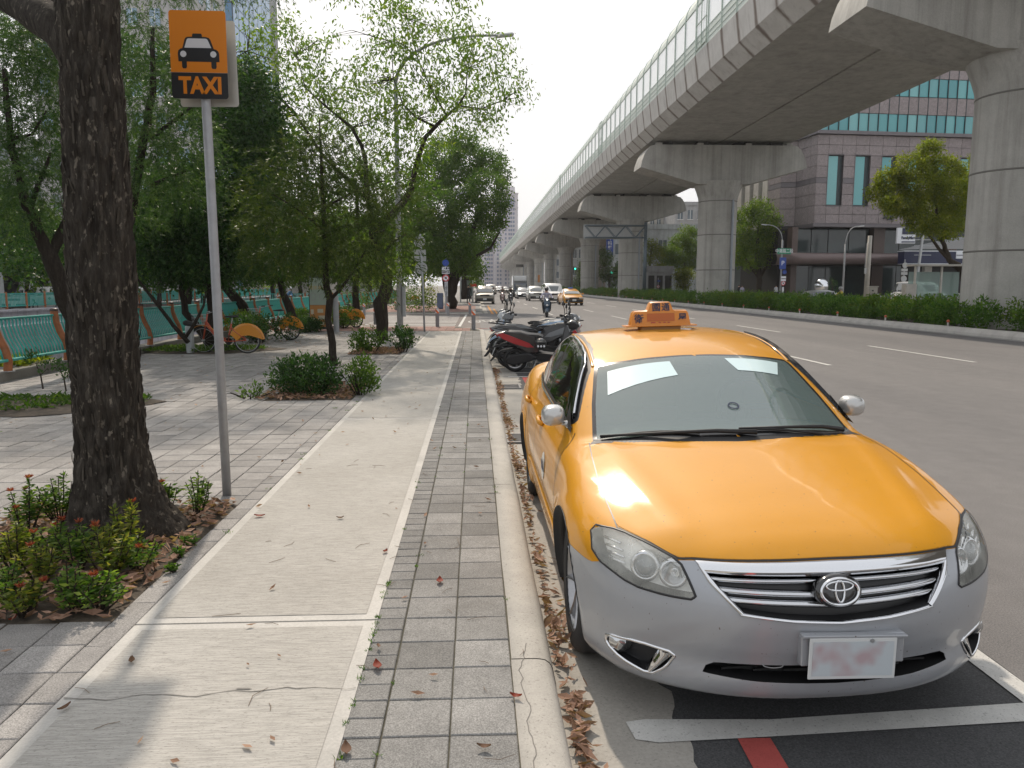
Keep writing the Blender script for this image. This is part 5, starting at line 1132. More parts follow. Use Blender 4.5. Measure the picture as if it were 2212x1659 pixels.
# ---- sedan body as a smooth field: x right, y back from the front bumper, z up
def smax(a,b,k): h=np.clip(.5+.5*(a-b)/k,0,1); return b*(1-h)+a*h+k*h*(1-h)
def smin(a,b,k): return -smax(-a,-b,k)
def sstep(a,b,x): t=np.clip((x-a)/(b-a),0,1); return t*t*(3-2*t)
def spl(x,xs,ys):
    # monotone-ish cubic through points
    xs=np.array(xs,float); ys=np.array(ys,float); m=np.gradient(ys,xs); x=np.clip(x,xs[0],xs[-1]); i=np.clip(np.searchsorted(xs,x)-1,0,len(xs)-2)
    h=xs[i+1]-xs[i]; t=(x-xs[i])/h; return (2*t**3-3*t**2+1)*ys[i]+(t**3-2*t**2+t)*h*m[i]+(-2*t**3+3*t**2)*ys[i+1]+(t**3-t**2)*h*m[i+1]
def car_f(P):
    x=np.abs(P[...,0]); y=P[...,1]; z=P[...,2]
    # lower body
    W=spl(z,[.10,.18,.30,.45,.60,.75,.88,1.0,1.2],[.80,.855,.885,.90,.908,.893,.855,.80,.70])
    W=W-.085*np.clip((1.15-y)/1.15,0,1)**2.0-.06*np.clip((y-3.9)/.95,0,1)**2
    W=W-.012*np.exp(-((z-.42)/.05)**2)*sstep(1.3,1.6,y)*sstep(3.5,3.2,y)
    # wheel arch flares
    for yw in (.96,3.735):
        rr=np.sqrt((y-yw)**2+(z-.33)**2); W=W+.016*np.exp(-((rr-.38)/.06)**2)
    fs=x-W
    c=spl(z,[.10,.17,.22,.27,.33,.42,.52,.60,.68,.74,.80,.9],[.16,.10,.045,.03,.035,.012,.0,.012,.045,.085,.16,.32])
    yf=c+.34*(x/.85)**2.7+.05*(x/.85)**2
    ff=(yf-y)*.93
    yr=4.825-.25*(x/.85)**3.2-.10*np.clip((z-.75)/.3,0,1)**2-.06*np.clip((.35-z)/.2,0,1)
    fr=y-yr
    zc=spl(y,[0,.10,.16,.28,.5,.8,1.1,1.35,1.6,2.4,3.4,4.0,4.3,4.6,4.75,4.85],[.60,.725,.765,.812,.868,.925,.972,.99,.985,.97,.99,1.05,1.085,1.08,1.06,1.0])
    drop=(.062+.075*np.clip((1.1-y)/.9,0,1)**1.3)*(x/.78)**2.7
    xr=.46+.16*np.clip(y,0,1.4); ridge=.010*np.exp(-((x-xr)/.075)**2)*sstep(.12,.35,y)*sstep(1.6,1.25,y)
    ft=z-(zc-drop+ridge)
    fb=.165-z
    k=.07
    f=smax(smax(fs,ff,.16),fr,.14); f=smax(f,ft,.075); f=smax(f,fb,.05)
    # greenhouse
    ys=y-.20*(x/.72)**2*sstep(3.2,1.9,y)+.22*(x/.72)**2*sstep(2.9,3.6,y)
    zg=spl(ys,[.7,.95,1.12,1.35,1.6,1.80,1.98,2.2,2.6,2.95,3.2,3.45,3.75,4.1,4.35,4.6],[.72,.90,.990,1.105,1.228,1.318,1.375,1.418,1.449,1.450,1.434,1.392,1.295,1.13,1.0,.8])
    zg=zg-.045*(x/.6)**2.4
    Wg=spl(z,[.8,.95,1.1,1.25,1.40,1.5],[.855,.815,.755,.69,.62,.56])-.035*np.clip((2.0-y)/.8,0,1)**2-.07*np.clip((y-3.0)/1.0,0,1)**1.6
    g=smax(x-Wg,z-zg,.085)
    g=smax(g,.80-z,.02)
    return smin(f,g,.028)
def car_hit(O,D,t0,t1,n=260):
    """first crossing walking from t0 (outside) to t1"""
    O=np.asarray(O,float); D=np.asarray(D,float); sh=np.broadcast(O,D).shape[:-1]; O=np.broadcast_to(O,sh+(3,)).reshape(-1,3); D=np.broadcast_to(D,sh+(3,)).reshape(-1,3)
    N=len(O); a=np.full(N,np.nan); b=np.full(N,np.nan); ts=np.linspace(t0,t1,n); done=np.zeros(N,bool); prev=ts[0]
    for t in ts[1:]:
        v=car_f(O+D*t)
        hit=(~done)&(v<0); a[hit]=prev; b[hit]=t; done|=hit; prev=t
    for _ in range(15):
        m=(a+b)/2; v=car_f(O+D*m[:,None]); ins=v<0; b=np.where(ins,m,b); a=np.where(ins,a,m)
    return (O+D*b[:,None]).reshape(sh+(3,)),done.reshape(sh)

def sdpoly(px,py,poly):
    """signed distance to polygon, negative inside"""
    poly=np.array(poly,float); n_=len(poly); d=np.full(px.shape,1e9); s=np.zeros(px.shape,bool)
    for i in range(n_):
        a=poly[i]; b=poly[(i+1)%n_]; ex,ey=b-a; wx,wy=px-a[0],py-a[1]; t=np.clip((wx*ex+wy*ey)/(ex*ex+ey*ey),0,1)
        d=np.minimum(d,(wx-ex*t)**2+(wy-ey*t)**2)
        c=((a[1]<=py)!=(b[1]<=py)); 
        with np.errstate(divide='ignore',invalid='ignore'): xi=a[0]+(py-a[1])*ex/ey if ey!=0 else np.full(px.shape,1e9)
        s^=c&(px<xi)
    d=np.sqrt(d); return np.where(s,-d,d)
def smooth_poly(pts,it=2):
    p=[tuple(a) for a in pts]
    for _ in range(it):
        q=[]
        for i in range(len(p)): a=p[i]; b=p[(i+1)%len(p)]; q+= [(a[0]*.8+b[0]*.2,a[1]*.8+b[1]*.2),(a[0]*.2+b[0]*.8,a[1]*.2+b[1]*.8)]
        p=q
    return p
def cut(V,T,fn):
    """split triangle mesh along fn(V)=0 -> (inside V,T),(outside V,T)"""
    s=fn(V); s=np.where(np.abs(s)<1e-6,1e-6,s); st=s[T]; ins=(st<0); k=ins.sum(1)
    allin=T[k==3]; allout=T[k==0]; V=list(map(tuple,V)); nin=[allin]; nout=[allout]; ed={}
    def ep(a,b):
        key=(a,b) if a<b else (b,a)
        if key not in ed:
            t=s[a]/(s[a]-s[b]); ed[key]=len(V); V.append(tuple(np.array(V[a])*(1-t)+np.array(V[b])*t))
        return ed[key]
    ai=[];ao=[]
    for f in T[(k==1)|(k==2)]:
        f=list(f)
        one_in=sum(s[i]<0 for i in f)==1
        while (s[f[0]]<0)!=one_in or ((s[f[1]]<0)==(s[f[0]]<0)) or ((s[f[2]]<0)==(s[f[0]]<0)): f=f[1:]+f[:1]
        p=ep(f[0],f[1]); q=ep(f[0],f[2]); A_=[(f[0],p,q)]; B_=[(p,f[1],f[2]),(p,f[2],q)]
        (ai if one_in else ao).extend(A_); (ao if one_in else ai).extend(B_)
    V=np.array(V); ti=np.concatenate([allin]+([np.array(ai)] if ai else [])); to=np.concatenate([allout]+([np.array(ao)] if ao else []))
    return V,ti,to
def car_n(P,e=.002):
    g=np.stack([car_f(P+np.eye(3)[i]*e)-car_f(P-np.eye(3)[i]*e) for i in range(3)],-1); return g/(np.linalg.norm(g,axis=-1,keepdims=True)+1e-12)
def emit(name,V,T,m,parent,off=0.0,thick=None):
    if len(T)==0: return None
    u,inv=np.unique(T.ravel(),return_inverse=True); P=V[u]; N=car_n(P); P=P+N*off; T=inv.reshape(-1,3)
    me=bpy.data.meshes.new(name); me.vertices.add(len(P)); me.vertices.foreach_set('co',P.astype(np.float32).ravel()); me.loops.add(len(T)*3); me.loops.foreach_set('vertex_index',T.astype(np.int32).ravel())
    me.polygons.add(len(T)); me.polygons.foreach_set('loop_start',np.arange(0,len(T)*3,3,dtype=np.int32)); me.materials.append(m); me.update(calc_edges=True)
    me.polygons.foreach_set('use_smooth',[True]*len(T)); me.normals_split_custom_set_from_vertices([tuple(n_) for n_ in N])
    return link(name,me,parent)
def shell(ny=150,nphi=150,nend=46):
    c0=np.array([0,0,.52]); O=[];D=[]
    phi=np.linspace(-PI/2,3*PI/2,nphi,endpoint=False)
    ring=np.stack([np.cos(phi),np.zeros(nphi),np.sin(phi)],1)
    rowsO=[];rowsD=[]
    for t in np.linspace(0,1,nend+1)[:-1]:
        th=math.radians(3+87*t); rowsO.append(np.tile([0,1.0,.50],(nphi,1))); rowsD.append(ring*math.sin(th)+np.array([0,-math.cos(th),0]))
    for y in np.linspace(1.0,4.0,ny): rowsO.append(np.tile([0,y,.50],(nphi,1))); rowsD.append(ring)
    for t in np.linspace(0,1,nend+1)[1:]:
        th=math.radians(3+87*(1-t)); rowsO.append(np.tile([0,4.0,.50],(nphi,1))); rowsD.append(ring*math.sin(th)+np.array([0,math.cos(th),0]))
    O=np.array(rowsO);D=np.array(rowsD); P,ok=car_hit(O,D,2.2,.0,60)
    n_,m_=P.shape[:2]; idx=np.arange(n_*m_).reshape(n_,m_); a=idx[:-1]; b=np.roll(idx,-1,1)[:-1]; c=np.roll(idx,-1,1)[1:]; d=idx[1:]
    T=np.concatenate([np.stack([a,b,c],-1).reshape(-1,3),np.stack([a,c,d],-1).reshape(-1,3)])
    V=P.reshape(-1,3)
    # front and rear caps
    for row,tip,fl in ((0,(0,0,.5),1),(n_-1,(0,4.83,.5),0)):
        h,_=car_hit(np.array([[0,2.4,.5]]),np.array([[0,-1.0,0]]) if row==0 else np.array([[0,1.0,0]]),2.6,1.0,200); V=np.concatenate([V,h]); k=len(V)-1; r_=idx[row]; r2=np.roll(r_,-1)
        T=np.concatenate([T,np.stack([np.full(m_,k),r2,r_],1) if fl else np.stack([np.full(m_,k),r_,r2],1)])
    # orientation check
    Nf=np.cross(V[T[:,1]]-V[T[:,0]],V[T[:,2]]-V[T[:,0]]); 
    if (np.einsum('ij,ij->i',Nf,car_n(V[T].mean(1)))).mean()<0: T=T[:,::-1]
    return V,T
def onsurf_front(x,z,off=0.0):
    x=np.atleast_1d(np.array(x,float)); z=np.atleast_1d(np.array(z,float)); P,_=car_hit(np.stack([x,np.full_like(x,1.2),z],-1),np.array([0,-1.0,0]),1.6,0,44); return P+car_n(P)*off
def onsurf_top(x,y,off=0.0):
    x=np.atleast_1d(np.array(x,float)); y=np.atleast_1d(np.array(y,float)); P,_=car_hit(np.stack([x,y,np.full_like(x,.3)],-1),np.array([0,0,1.0]),1.5,0,44); return P+car_n(P)*off
def onsurf_side(s,y,z,off=0.0):
    y=np.atleast_1d(np.array(y,float)); z=np.atleast_1d(np.array(z,float)); P,_=car_hit(np.stack([np.zeros_like(y),y,z],-1),np.array([s,0,0.]),1.2,0,34); return P+car_n(P)*off
def dens(pts,k=8,closed=False):
    p=[np.array(q,float) for q in pts]; o=[]; n_=len(p)
    for i in range(n_ if closed else n_-1):
        for t in np.linspace(0,1,k,endpoint=False): o.append(p[i]*(1-t)+p[(i+1)%n_]*t)
    if not closed: o.append(p[-1])
    return np.array(o)
def ribbon(mb,P,w,off_n=0.0,mi=0,closed=False,h=0.0):
    """strip of width w lying on the car surface along points P"""
    P=np.asarray(P); N=car_n(P); T_=np.roll(P,-1,0)-np.roll(P,1,0)
    if not closed: T_[0]=P[1]-P[0]; T_[-1]=P[-1]-P[-2]
    T_/=np.linalg.norm(T_,axis=1,keepdims=True)+1e-9; B=np.cross(N,T_); 
    A=[P-B*w/2+N*off_n, P-B*w*.3+N*(off_n+h), P+B*w*.3+N*(off_n+h), P+B*w/2+N*off_n] if h else [P-B*w/2+N*off_n,P+B*w/2+N*off_n]
    A=np.stack(A,1)
    if closed: A=np.concatenate([A,A[:1]])
    mb.grid(A,flip=True); return mb
# paints
def M_paint(name,col,metal=0.0,rough=.32,flake=0,dust=.12,coatr=.06):
    m,n,b=NT(name); v=geo(n); c=col
    cc=ramp(n,noise(n,2.5,6,.7,v),[(.3,[x*.96 for x in col]),(.7,[min(1,x*1.03) for x in col])])
    d=ramp(n,noise(n,60,4,.75,v),[(.45,(0,0,0)),(.8,(dust*1.5,)*3)]); cc=mixc(n,d,cc,(.42,.36,.28))
    sp_=ramp(n,noise(n,95,1,.4,v),[(.76,(0,0,0)),(.79,(.8,.8,.8))]); cc=mixc(n,sp_,cc,(.10,.07,.04))
    n.links.new(cc,b.inputs['Base Color']); bset(b,rough=rough,metal=metal,coat=.85,coatr=coatr,spec=.25); b.inputs['Coat IOR'].default_value=1.4
    rr=math_(n,'ADD',math_(n,'MULTIPLY',noise(n,5,6,.7,v),.06),coatr-.03); n.links.new(rr,b.inputs['Coat Roughness'])
    u=n.nodes.new('ShaderNodeBump'); u.inputs['Strength'].default_value=.05; u.inputs['Distance'].default_value=.001; n.links.new(noise(n,350,2,.5,v),u.inputs['Height']); n.links.new(u.outputs[0],b.inputs['Normal'])
    return m
yel=M_paint('taxi_yellow_paint',(.60,.262,.002),0,.55,dust=.03,coatr=.06); silv=M_paint('silver_paint',(.37,.385,.41),.35,.4,dust=.05)
winglass=None
m,n,b=NT('windshield_glass'); bset(b,rough=.03,spec=.5); b.inputs['Base Color'].default_value=(.20,.28,.275,1); b.inputs['Coat Weight'].default_value=1; b.inputs['Coat Roughness'].default_value=.015; b.inputs['Coat IOR'].default_value=2.7
t_=n.nodes.new('ShaderNodeBsdfTransparent'); t_.inputs[0].default_value=(.62,.72,.68,1); x_=n.nodes.new('ShaderNodeMixShader'); x_.inputs[0].default_value=.42
n.links.new(b.outputs[0],x_.inputs[1]); n.links.new(t_.outputs[0],x_.inputs[2]); n.links.new(x_.outputs[0],n.nodes['Material Output'].inputs[0]); winglass=m
tint=mat('tinted_side_glass',(.006,.007,.007),.03,spec=.6,coat=1,coatr=.02); frit=mat('black_glass_border',(.01,.01,.011),.15,coat=.5)
interior=mat('dark_interior',(.05,.047,.045),.8); seatm=mat('beige_seat_cloth',(.20,.18,.15),.9,var=.15,vs=30)
lampb=mat('lamp_reflector',(.62,.63,.64),.12,.95); lampd=mat('lamp_bowl',(.92,.92,.88),.35,.0); 
m,n,b=NT('lamp_cover'); bset(b,rough=.12,spec=.6,coat=1,coatr=.1); b.inputs['Base Color'].default_value=(.92,.93,.86,1)
v=geo(n); t_=n.nodes.new('ShaderNodeBsdfTransparent'); x_=n.nodes.new('ShaderNodeMixShader'); f_=ramp(n,noise(n,6,4,.6,v),[(.3,(.58,.58,.58)),(.7,(.85,.85,.85))]); n.links.new(f_,x_.inputs[0]); n.links.new(b.outputs[0],x_.inputs[1]); n.links.new(t_.outputs[0],x_.inputs[2]); n.links.new(x_.outputs[0],n.nodes['Material Output'].inputs[0]); lampc=m
alloy=mat('alloy_wheel',(.40,.40,.41),.3,.85,var=.1,vs=10,dirt=.3,ds=12,dcol=(.12,.09,.07)); tyre=mat('tyre_rubber',(.022,.022,.023),.75,var=.2,vs=20,bmp=.1); blackt=mat('matt_black_trim',(.014,.014,.015),.55)
# shape regions (x is |x|)
HL=smooth_poly([(.835,.752),(.845,.655),(.72,.597),(.605,.588),(.505,.590),(.525,.650),(.548,.712),(.640,.744),(.735,.762)],1)
GR=[(0,.716),(.25,.715),(.490,.712),(.455,.655),(.365,.562),(.18,.540),(0,.531)]; GRf=GR+[(-x,z) for x,z in GR[::-1][1:-1]]
INL=[(0,.352),(.3,.350),(.438,.345),(.47,.325),(.487,.298),(.3,.283),(0,.276)]; INf=INL+[(-x,z) for x,z in INL[::-1][1:-1]]
FOG=[(.800,.338),(.80,.295),(.755,.262),(.655,.236),(.60,.290),(.565,.352),(.70,.364)]; FOG=smooth_poly(FOG,1)
WS=[(0,1.12),(.3,1.145),(.55,1.22),(.705,1.315),(.66,1.62),(.59,1.955),(.4,1.90),(.2,1.872),(0,1.865)]
RW=[(0,4.10),(.3,4.07),(.60,3.94),(.56,3.62),(.50,3.42),(.25,3.47),(0,3.49)]
DLO=smooth_poly([(1.535,.985),(1.60,1.045),(1.98,1.300),(2.25,1.378),(2.65,1.415),(3.05,1.412),(3.35,1.37),(3.62,1.245),(3.86,1.085),(3.84,1.045),(3.4,1.02),(2.5,1.0)],1)
HOODF=[(.0,.730),(.25,.728),(.50,.724),(.548,.716),(.64,.748),(.735,.766)]
taxi=thing('parked_taxi','large yellow and silver parked taxi sedan filling the right foreground, roof sign on top','car',(1.345,2.58,0),R(0.3))
body_=bpy.data.objects.new('body_group',None)
ROLL=Matrix.Rotation(-R(1.4),4,'Y')
def roll_o(o):
    # the body leans on its springs: shell parts turn about the kerb-side wheels
    if o is None: return o
    piv=Matrix.Translation((-.8,0,0)); o.matrix_basis=piv@ROLL@piv.inverted()@o.matrix_basis; return o
V,T=shell()
AY=lambda V:V[:,1]; AX=lambda V:np.abs(V[:,0]); AZ=lambda V:V[:,2]
# wheel openings
arch=lambda V:np.maximum(np.minimum(np.sqrt((V[:,1]-.96)**2+(V[:,2]-.335)**2)-.372,np.sqrt((V[:,1]-3.735)**2+(V[:,2]-.335)**2)-.372),.62-AX(V))
V,ti,T=cut(V,T,arch)
mbd=MB()
f_gr=lambda V:np.maximum(sdpoly(V[:,0],V[:,2],GRf),V[:,1]-.6); V,ti,T=cut(V,T,f_gr)
f_in=lambda V:np.maximum(sdpoly(V[:,0],V[:,2],INf),V[:,1]-.6); V,ti,T=cut(V,T,f_in)
f_fog=lambda V:np.maximum(sdpoly(AX(V),V[:,2],FOG),V[:,1]-.9); V,tfog,T=cut(V,T,f_fog)
f_hl=lambda V:np.maximum(sdpoly(AX(V),V[:,2],HL),V[:,1]-.62); V,thl,T=cut(V,T,f_hl); Vhl=V
f_ws=lambda V:np.maximum(sdpoly(AX(V),V[:,1],WS),.93-V[:,2]); V,tws,T=cut(V,T,f_ws)
Vws=V; f_in2=lambda V:sdpoly(AX(V),V[:,1],WS)+.035; 
f_rw=lambda V:np.maximum(sdpoly(AX(V),V[:,1],RW),.93-V[:,2]); V,trw,T=cut(V,T,f_rw)
f_dl=lambda V:np.maximum(sdpoly(V[:,1],V[:,2],DLO),.5-AX(V)); V,tdl,T=cut(V,T,f_dl)
# silver skirt: bumper below the lamps, in front of the wheel arch
def f_bump(V):
    x=AX(V); y=V[:,1]; z=V[:,2]
    top=np.interp(x,[0,.25,.50,.545,.64,.735,.80,.85,.91],[.724,.722,.717,.712,.70,.66,.655,.622,.620])
    return np.maximum(z-top,y-.75)
V,tbm,T=cut(V,T,f_bump)
def f_rb(V): return np.maximum(V[:,2]-.62,4.15-V[:,1])
V,trb,T=cut(V,T,f_rb)
def f_hood(V):
    x=AX(V); y=V[:,1]; e=np.interp(y,[.10,.18,.30,.46,.8,1.1,1.32],[.50,.555,.655,.738,.755,.742,.722]); yc=1.12+.20*(x/.705)**1.7-.012
    zf=np.interp(x,[0,.25,.50,.55,.64,.735,.9],[.733,.731,.727,.72,.752,.770,.79])
    return np.maximum(np.maximum(x-e,y-yc),zf-V[:,2])
V,thd,T=cut(V,T,f_hood)
roll_o(emit('body',V,T,yel,taxi)); roll_o(emit('front_bumper',V,tbm,silv,taxi,.001)); roll_o(emit('rear_bumper',V,trb,silv,taxi,.001)); hood=roll_o(emit('hood',V,thd,yel,taxi,.0015))
# windshield glass with black border
Vw,tin,tbd=cut(Vws,tws,lambda V:np.maximum(sdpoly(AX(V),V[:,1],[(-.5,1.12)]+WS[:-1]+[(-.5,1.865)])+.022,sdpoly(AX(V),V[:,1],[(-.5,1.17),(0,1.17),(.3,1.195),(.55,1.27),(.8,1.4),(.8,2.1),(-.5,2.1)])+.0) if True else 0)
ws=roll_o(emit('windshield',Vw,tin,winglass,taxi,.0)); roll_o(emit('windshield_border',Vw,tbd,frit,taxi,.0)); roll_o(emit('rear_window',V,trw,tint,taxi))
Vd,tdi,tdo=cut(V,tdl,lambda V:np.maximum(sdpoly(V[:,1],V[:,2],DLO)+.022,.026-np.abs(V[:,1]-2.74-.10*(V[:,2]-1.0))))
Vd2,tfr,trr=cut(Vd,tdi,lambda V:V[:,1]-2.74)
for sgn in (-1,1):
    a,b_,_=None,None,None
    Vx,t1,_=cut(Vd2,tfr,lambda V:-V[:,0]*sgn); roll_o(emit('front_side_window',Vx,t1,tint,taxi)); Vx,t1,_=cut(Vd2,trr,lambda V:-V[:,0]*sgn); roll_o(emit('rear_side_window',Vx,t1,tint,taxi))
roll_o(emit('window_surround',Vd,tdo,blackt,taxi,-.001))
# rain visors over the doors
for sgn in (-1,1):
    q=MB()
    pts=np.array([(1.62,1.045),(1.80,1.165),(1.98,1.283),(2.12,1.335),(2.28,1.368),(2.50,1.392),(2.72,1.402)]); pts=dens(pts,5); P=onsurf_side(sgn,pts[:,0],pts[:,1]-.012,.0); N=car_n(P)
    A=np.stack([P+N*.004+np.array([0,0,.022]),P+N*(.020 if sgn<0 else .010)+np.array([0,0,.010]),P+N*(.030 if sgn<0 else .013)+np.array([0,0,-.020]),P+N*(.028 if sgn<0 else .010)+np.array([0,0,-.045])],1); q.grid(A,flip=(sgn<0)); roll_o(q.build('rain_visor',chrome if False else mat('visor_chrome',(.55,.57,.6),.12,.9) if 'visor_chrome' not in bpy.data.materials else bpy.data.materials['visor_chrome'],taxi,smooth=True))
    q=MB(); pts=dens([(1.56,.976),(2.4,.988),(3.2,1.005),(3.83,1.03)],10); ribbon(q,onsurf_side(sgn,pts[:,0],pts[:,1]),.018,.002,h=.005); roll_o(q.build('sill_trim',bpy.data.materials['visor_chrome'],taxi,smooth=True))
# shut lines
q=MB()
for sgn in (-1,1):
    xs=[(.548,.16),(.555,.185),(.655,.30),(.738,.46),(.755,.8),(.742,1.1),(.722,1.32)]; p_=dens(xs,6); ribbon(q,onsurf_top(sgn*p_[:,0],p_[:,1]),.006,.0022)
    for ln in ([(1.36,.33),(1.40,.55),(1.42,.75),(1.44,.90),(1.50,.965)],[(2.70,.20),(2.715,.5),(2.73,.8),(2.74,.99)],[(3.70,1.03),(3.62,.85),(3.48,.70),(3.40,.60),(3.36,.42)],[(1.30,.235),(2.2,.232),(3.3,.24)]):
        p_=dens(ln,6); ribbon(q,onsurf_side(sgn,p_[:,0],p_[:,1]),.006,.0012)
    ln=[(.505,.618),(.64,.620)]; 
fx=np.linspace(-.735,.735,90); fz=np.interp(np.abs(fx),[0,.25,.50,.55,.64,.735],[.7285,.7265,.722,.716,.748,.764]); ribbon(q,onsurf_front(fx,fz),.009,.0025)
roll_o(q.build('panel_gaps',black,taxi))
q=MB(); fx=np.linspace(-.715,.715,70); P=onsurf_top(fx,1.10+.20*(np.abs(fx)/.705)**1.7); ribbon(q,P,.05,.002); roll_o(q.build('cowl',blackt,taxi))
# side details: moulding, handles, sticker
for sgn in (-1,1):
    q=MB(); p_=dens([(1.42,.405),(3.3,.425)],16); ribbon(q,onsurf_side(sgn,p_[:,0],p_[:,1]),.045,.001,h=.012); roll_o(q.build('side_moulding',yel,taxi,smooth=True))
    for yy_ in (2.50,3.50):
        P=onsurf_side(sgn,[yy_-.09,yy_,yy_+.09],[.845,.853,.855],.0); N=car_n(P); q=MB(); q.tube([P[0]+N[0]*.004,P[0]*.8+P[1]*.2+N[0]*.034,P[1]+N[1]*.04,P[2]*.8+P[1]*.2+N[2]*.034,P[2]+N[2]*.004],[.012,.013,.014,.013,.012],8,squash=1.3); roll_o(q.build('door_handle',yel,taxi,smooth=True))
    # mirror
    q=MB(); A=[]; c0=np.array([sgn*.872,1.70,1.035])
    for u in np.linspace(-PI/2,PI/2,13):
        row=[]
        for w in np.linspace(0,2*PI,20,endpoint=False):
            ex=.068*np.sign(math.cos(w))*abs(math.cos(w))**.75*math.cos(u)**.45; ez=.062*np.sign(math.sin(w))*abs(math.sin(w))**.75*math.cos(u)**.45; ey=-.085*math.sin(u) if u>0 else -.03*math.sin(u)
            row.append(c0+np.array([ex,-.0+ (-.085*math.sin(u) if u>0 else -.025*math.sin(u)),ez]))
        A.append(row+row[:1])
    q.grid(A,flip=True); mh=roll_o(q.build('mirror',mat('mirror_silver',(.50,.50,.49),.25,.5,coat=1) if 'mirror_silver' not in bpy.data.materials else bpy.data.materials['mirror_silver'],taxi,smooth=True))
    q=MB(); q.tube([(sgn*.86,1.70,1.0),(sgn*.81,1.69,.985),(sgn*.775,1.67,.99)],[.022,.024,.035],8,squash=.6); roll_o(q.build('mirror_arm',bpy.data.materials['mirror_silver'],taxi,smooth=True))
    q=MB(); q.add([(sgn*.795,1.50,.965),(sgn*.805,1.70,.975),(sgn*.765,1.74,1.10)],[(0,1,2) if sgn>0 else (2,1,0)]); roll_o(q.build('mirror_base',blackt,taxi))
stk=mat('round_sticker',(.7,.68,.62),.5); q=MB(); tt=np.linspace(0,2*PI,24,endpoint=False); P=onsurf_side(-1,2.03+.085*np.cos(tt),.66+.085*np.sin(tt),.003); q.add(P,[tuple(range(24))]); st_=roll_o(q.build('door_sticker',stk,taxi))
P0=onsurf_side(-1,[2.03],[.66],.006)[0]
text_mesh('國通',.07,navy,'sticker_text',st_,Matrix.Translation(P0)@Matrix.Rotation(-PI/2,4,'Z')@UPR,.001,bold=.001)
# wheels
def wheel(parent,c,sgn,name='wheel',R_=.325,detail=True,rim=alloy,w=.21):
    t=bpy.data.objects.new(name,None); COL.objects.link(t); t.parent=parent; t.location=c
    Mx=Matrix.Rotation(PI/2*sgn,4,'Y')
    rr=R_*.70; q=MB(); q.lathe([(rr*.98,-w/2),(rr,-w/2+.002),(R_*.90,-w*.52),(R_*.975,-w*.42),(R_,-w*.30),(R_,w*.30),(R_*.975,w*.42),(R_*.90,w*.52),(rr,w/2-.002),(rr*.98,w/2),(rr*.94,0)],n=40,M=Mx,close=True); q.build('tyre',tyre,t,smooth=True)
    q=MB(); q.lathe([(rr*1.0,w*.44),(rr*.98,w*.46),(rr*.94,w*.42),(rr*.90,w*.10),(rr*.90,-w*.4)],n=36,M=Mx)
    if detail:
        for k in range(7):
            a=2*PI*k/7; q.tube([Mx@Vector((math.cos(a)*.045,math.sin(a)*.045,w*.26)),Mx@Vector((math.cos(a)*rr*.55,math.sin(a)*rr*.55,w*.31)),Mx@Vector((math.cos(a)*rr*.93,math.sin(a)*rr*.93,w*.34))],[.030,.024,.034],8,squash=.35)
        q.lathe([(0,w*.34),(.035,w*.34),(.06,w*.28),(.06,0)],n=16,M=Mx)
    else: q.lathe([(0,w*.30),(rr*.9,w*.30)],n=20,M=Mx)
    q.build('rim',rim,t,auto=40)
    q=MB(); q.lathe([(0,.0),(rr*.88,.0),(rr*.88,-.02),(0,-.02)],n=24,M=Mx); q.build('brake_disc',blackt,t); return t
for y in (.96,3.735):
    for sgn in (-1,1):
        wheel(taxi,(sgn*.775,y,.325),sgn)
        q=MB(); tt=np.linspace(-.32,PI+.32,40); P=[]; N=[]
        A=[]
        for a in tt:
            yy_,zz=y+.372*math.cos(a),.335+.372*math.sin(a); p0=onsurf_side(sgn,[yy_],[max(zz,.172)],0)[0]
            A.append([p0,p0+np.array([sgn*.004,0,0])*1,(p0[0]-sgn*.05,y+.355*math.cos(a),.335+.355*math.sin(a)),(sgn*.60,y+.36*math.cos(a),.335+.36*math.sin(a))])
        q.grid(A,flip=(sgn>0)); roll_o(q.build('wheel_arch_liner',blackt,taxi,smooth=True))
        if y<2: continue
        q=MB(); P=onsurf_side(sgn,y+.378*np.cos(tt),np.maximum(.335+.378*np.sin(tt),.172),0); ribbon(q,P,.014,-.001,h=.004); roll_o(q.build('wheel_arch_lip',yel if y>2 else yel,taxi,smooth=True))
# underbody, engine-bay floor
q=MB(); q.box((0,2.45,.22),(1.2,4.1,.06)); q.box((0,2.45,.5),(1.05,3.9,.5)); q.box((0,2.35,.23),(1.6,1.8,.08)); q.build('underbody',blackt,taxi)
# grille
gl=thing('grille',None,None); gl.parent=taxi; roll_o(gl)
def offp(x,z,o): return onsurf_front(x,z,o)
q=MB(); xs=np.linspace(-.50,.50,41); A=[]
for z in np.linspace(.525,.722,8):
    P=offp(xs,np.full(41,z),0.0); P[:,1]+=.055; A.append(P)
q.grid(np.array(A)); q.build('grille_mesh',mat('black_grille',(.008,.008,.009),.35),gl,smooth=True)
# side walls of the opening
ol=dens(GRf,6,True); P=offp(ol[:,0],ol[:,1],0.0); Pb=P.copy(); Pb[:,1]+=.06; q=MB(); A=np.stack([P,Pb],1); A=np.concatenate([A,A[:1]]); q.grid(A); q.build('grille_recess',blackt,gl)
def frame_ring(poly,w,off,h,name,m,parent,k=6,inset=0):
    ol=dens(poly,k,True); P=offp(ol[:,0],ol[:,1],0.0); q=MB(); ribbon(q,P,w,off,closed=True,h=h); return q.build(name,m,parent,smooth=True)
def chrome_band(name,top,bot,zt=0.0,m=chrome):
    A=[]
    for (a,b_) in zip(dens(top,8),dens(bot,8)):
        pa=offp([a[0]],[a[1]],.004)[0]; pb=offp([b_[0]],[b_[1]],.004)[0]; mid=(pa+pb)/2+np.array([0,-.008,0]); A.append([pa+np.array([0,.012,0]),pa,mid,pb,pb+np.array([0,.02,0])])
    q=MB(); q.grid(np.array(A)); return q.build(name,m,gl,smooth=True)
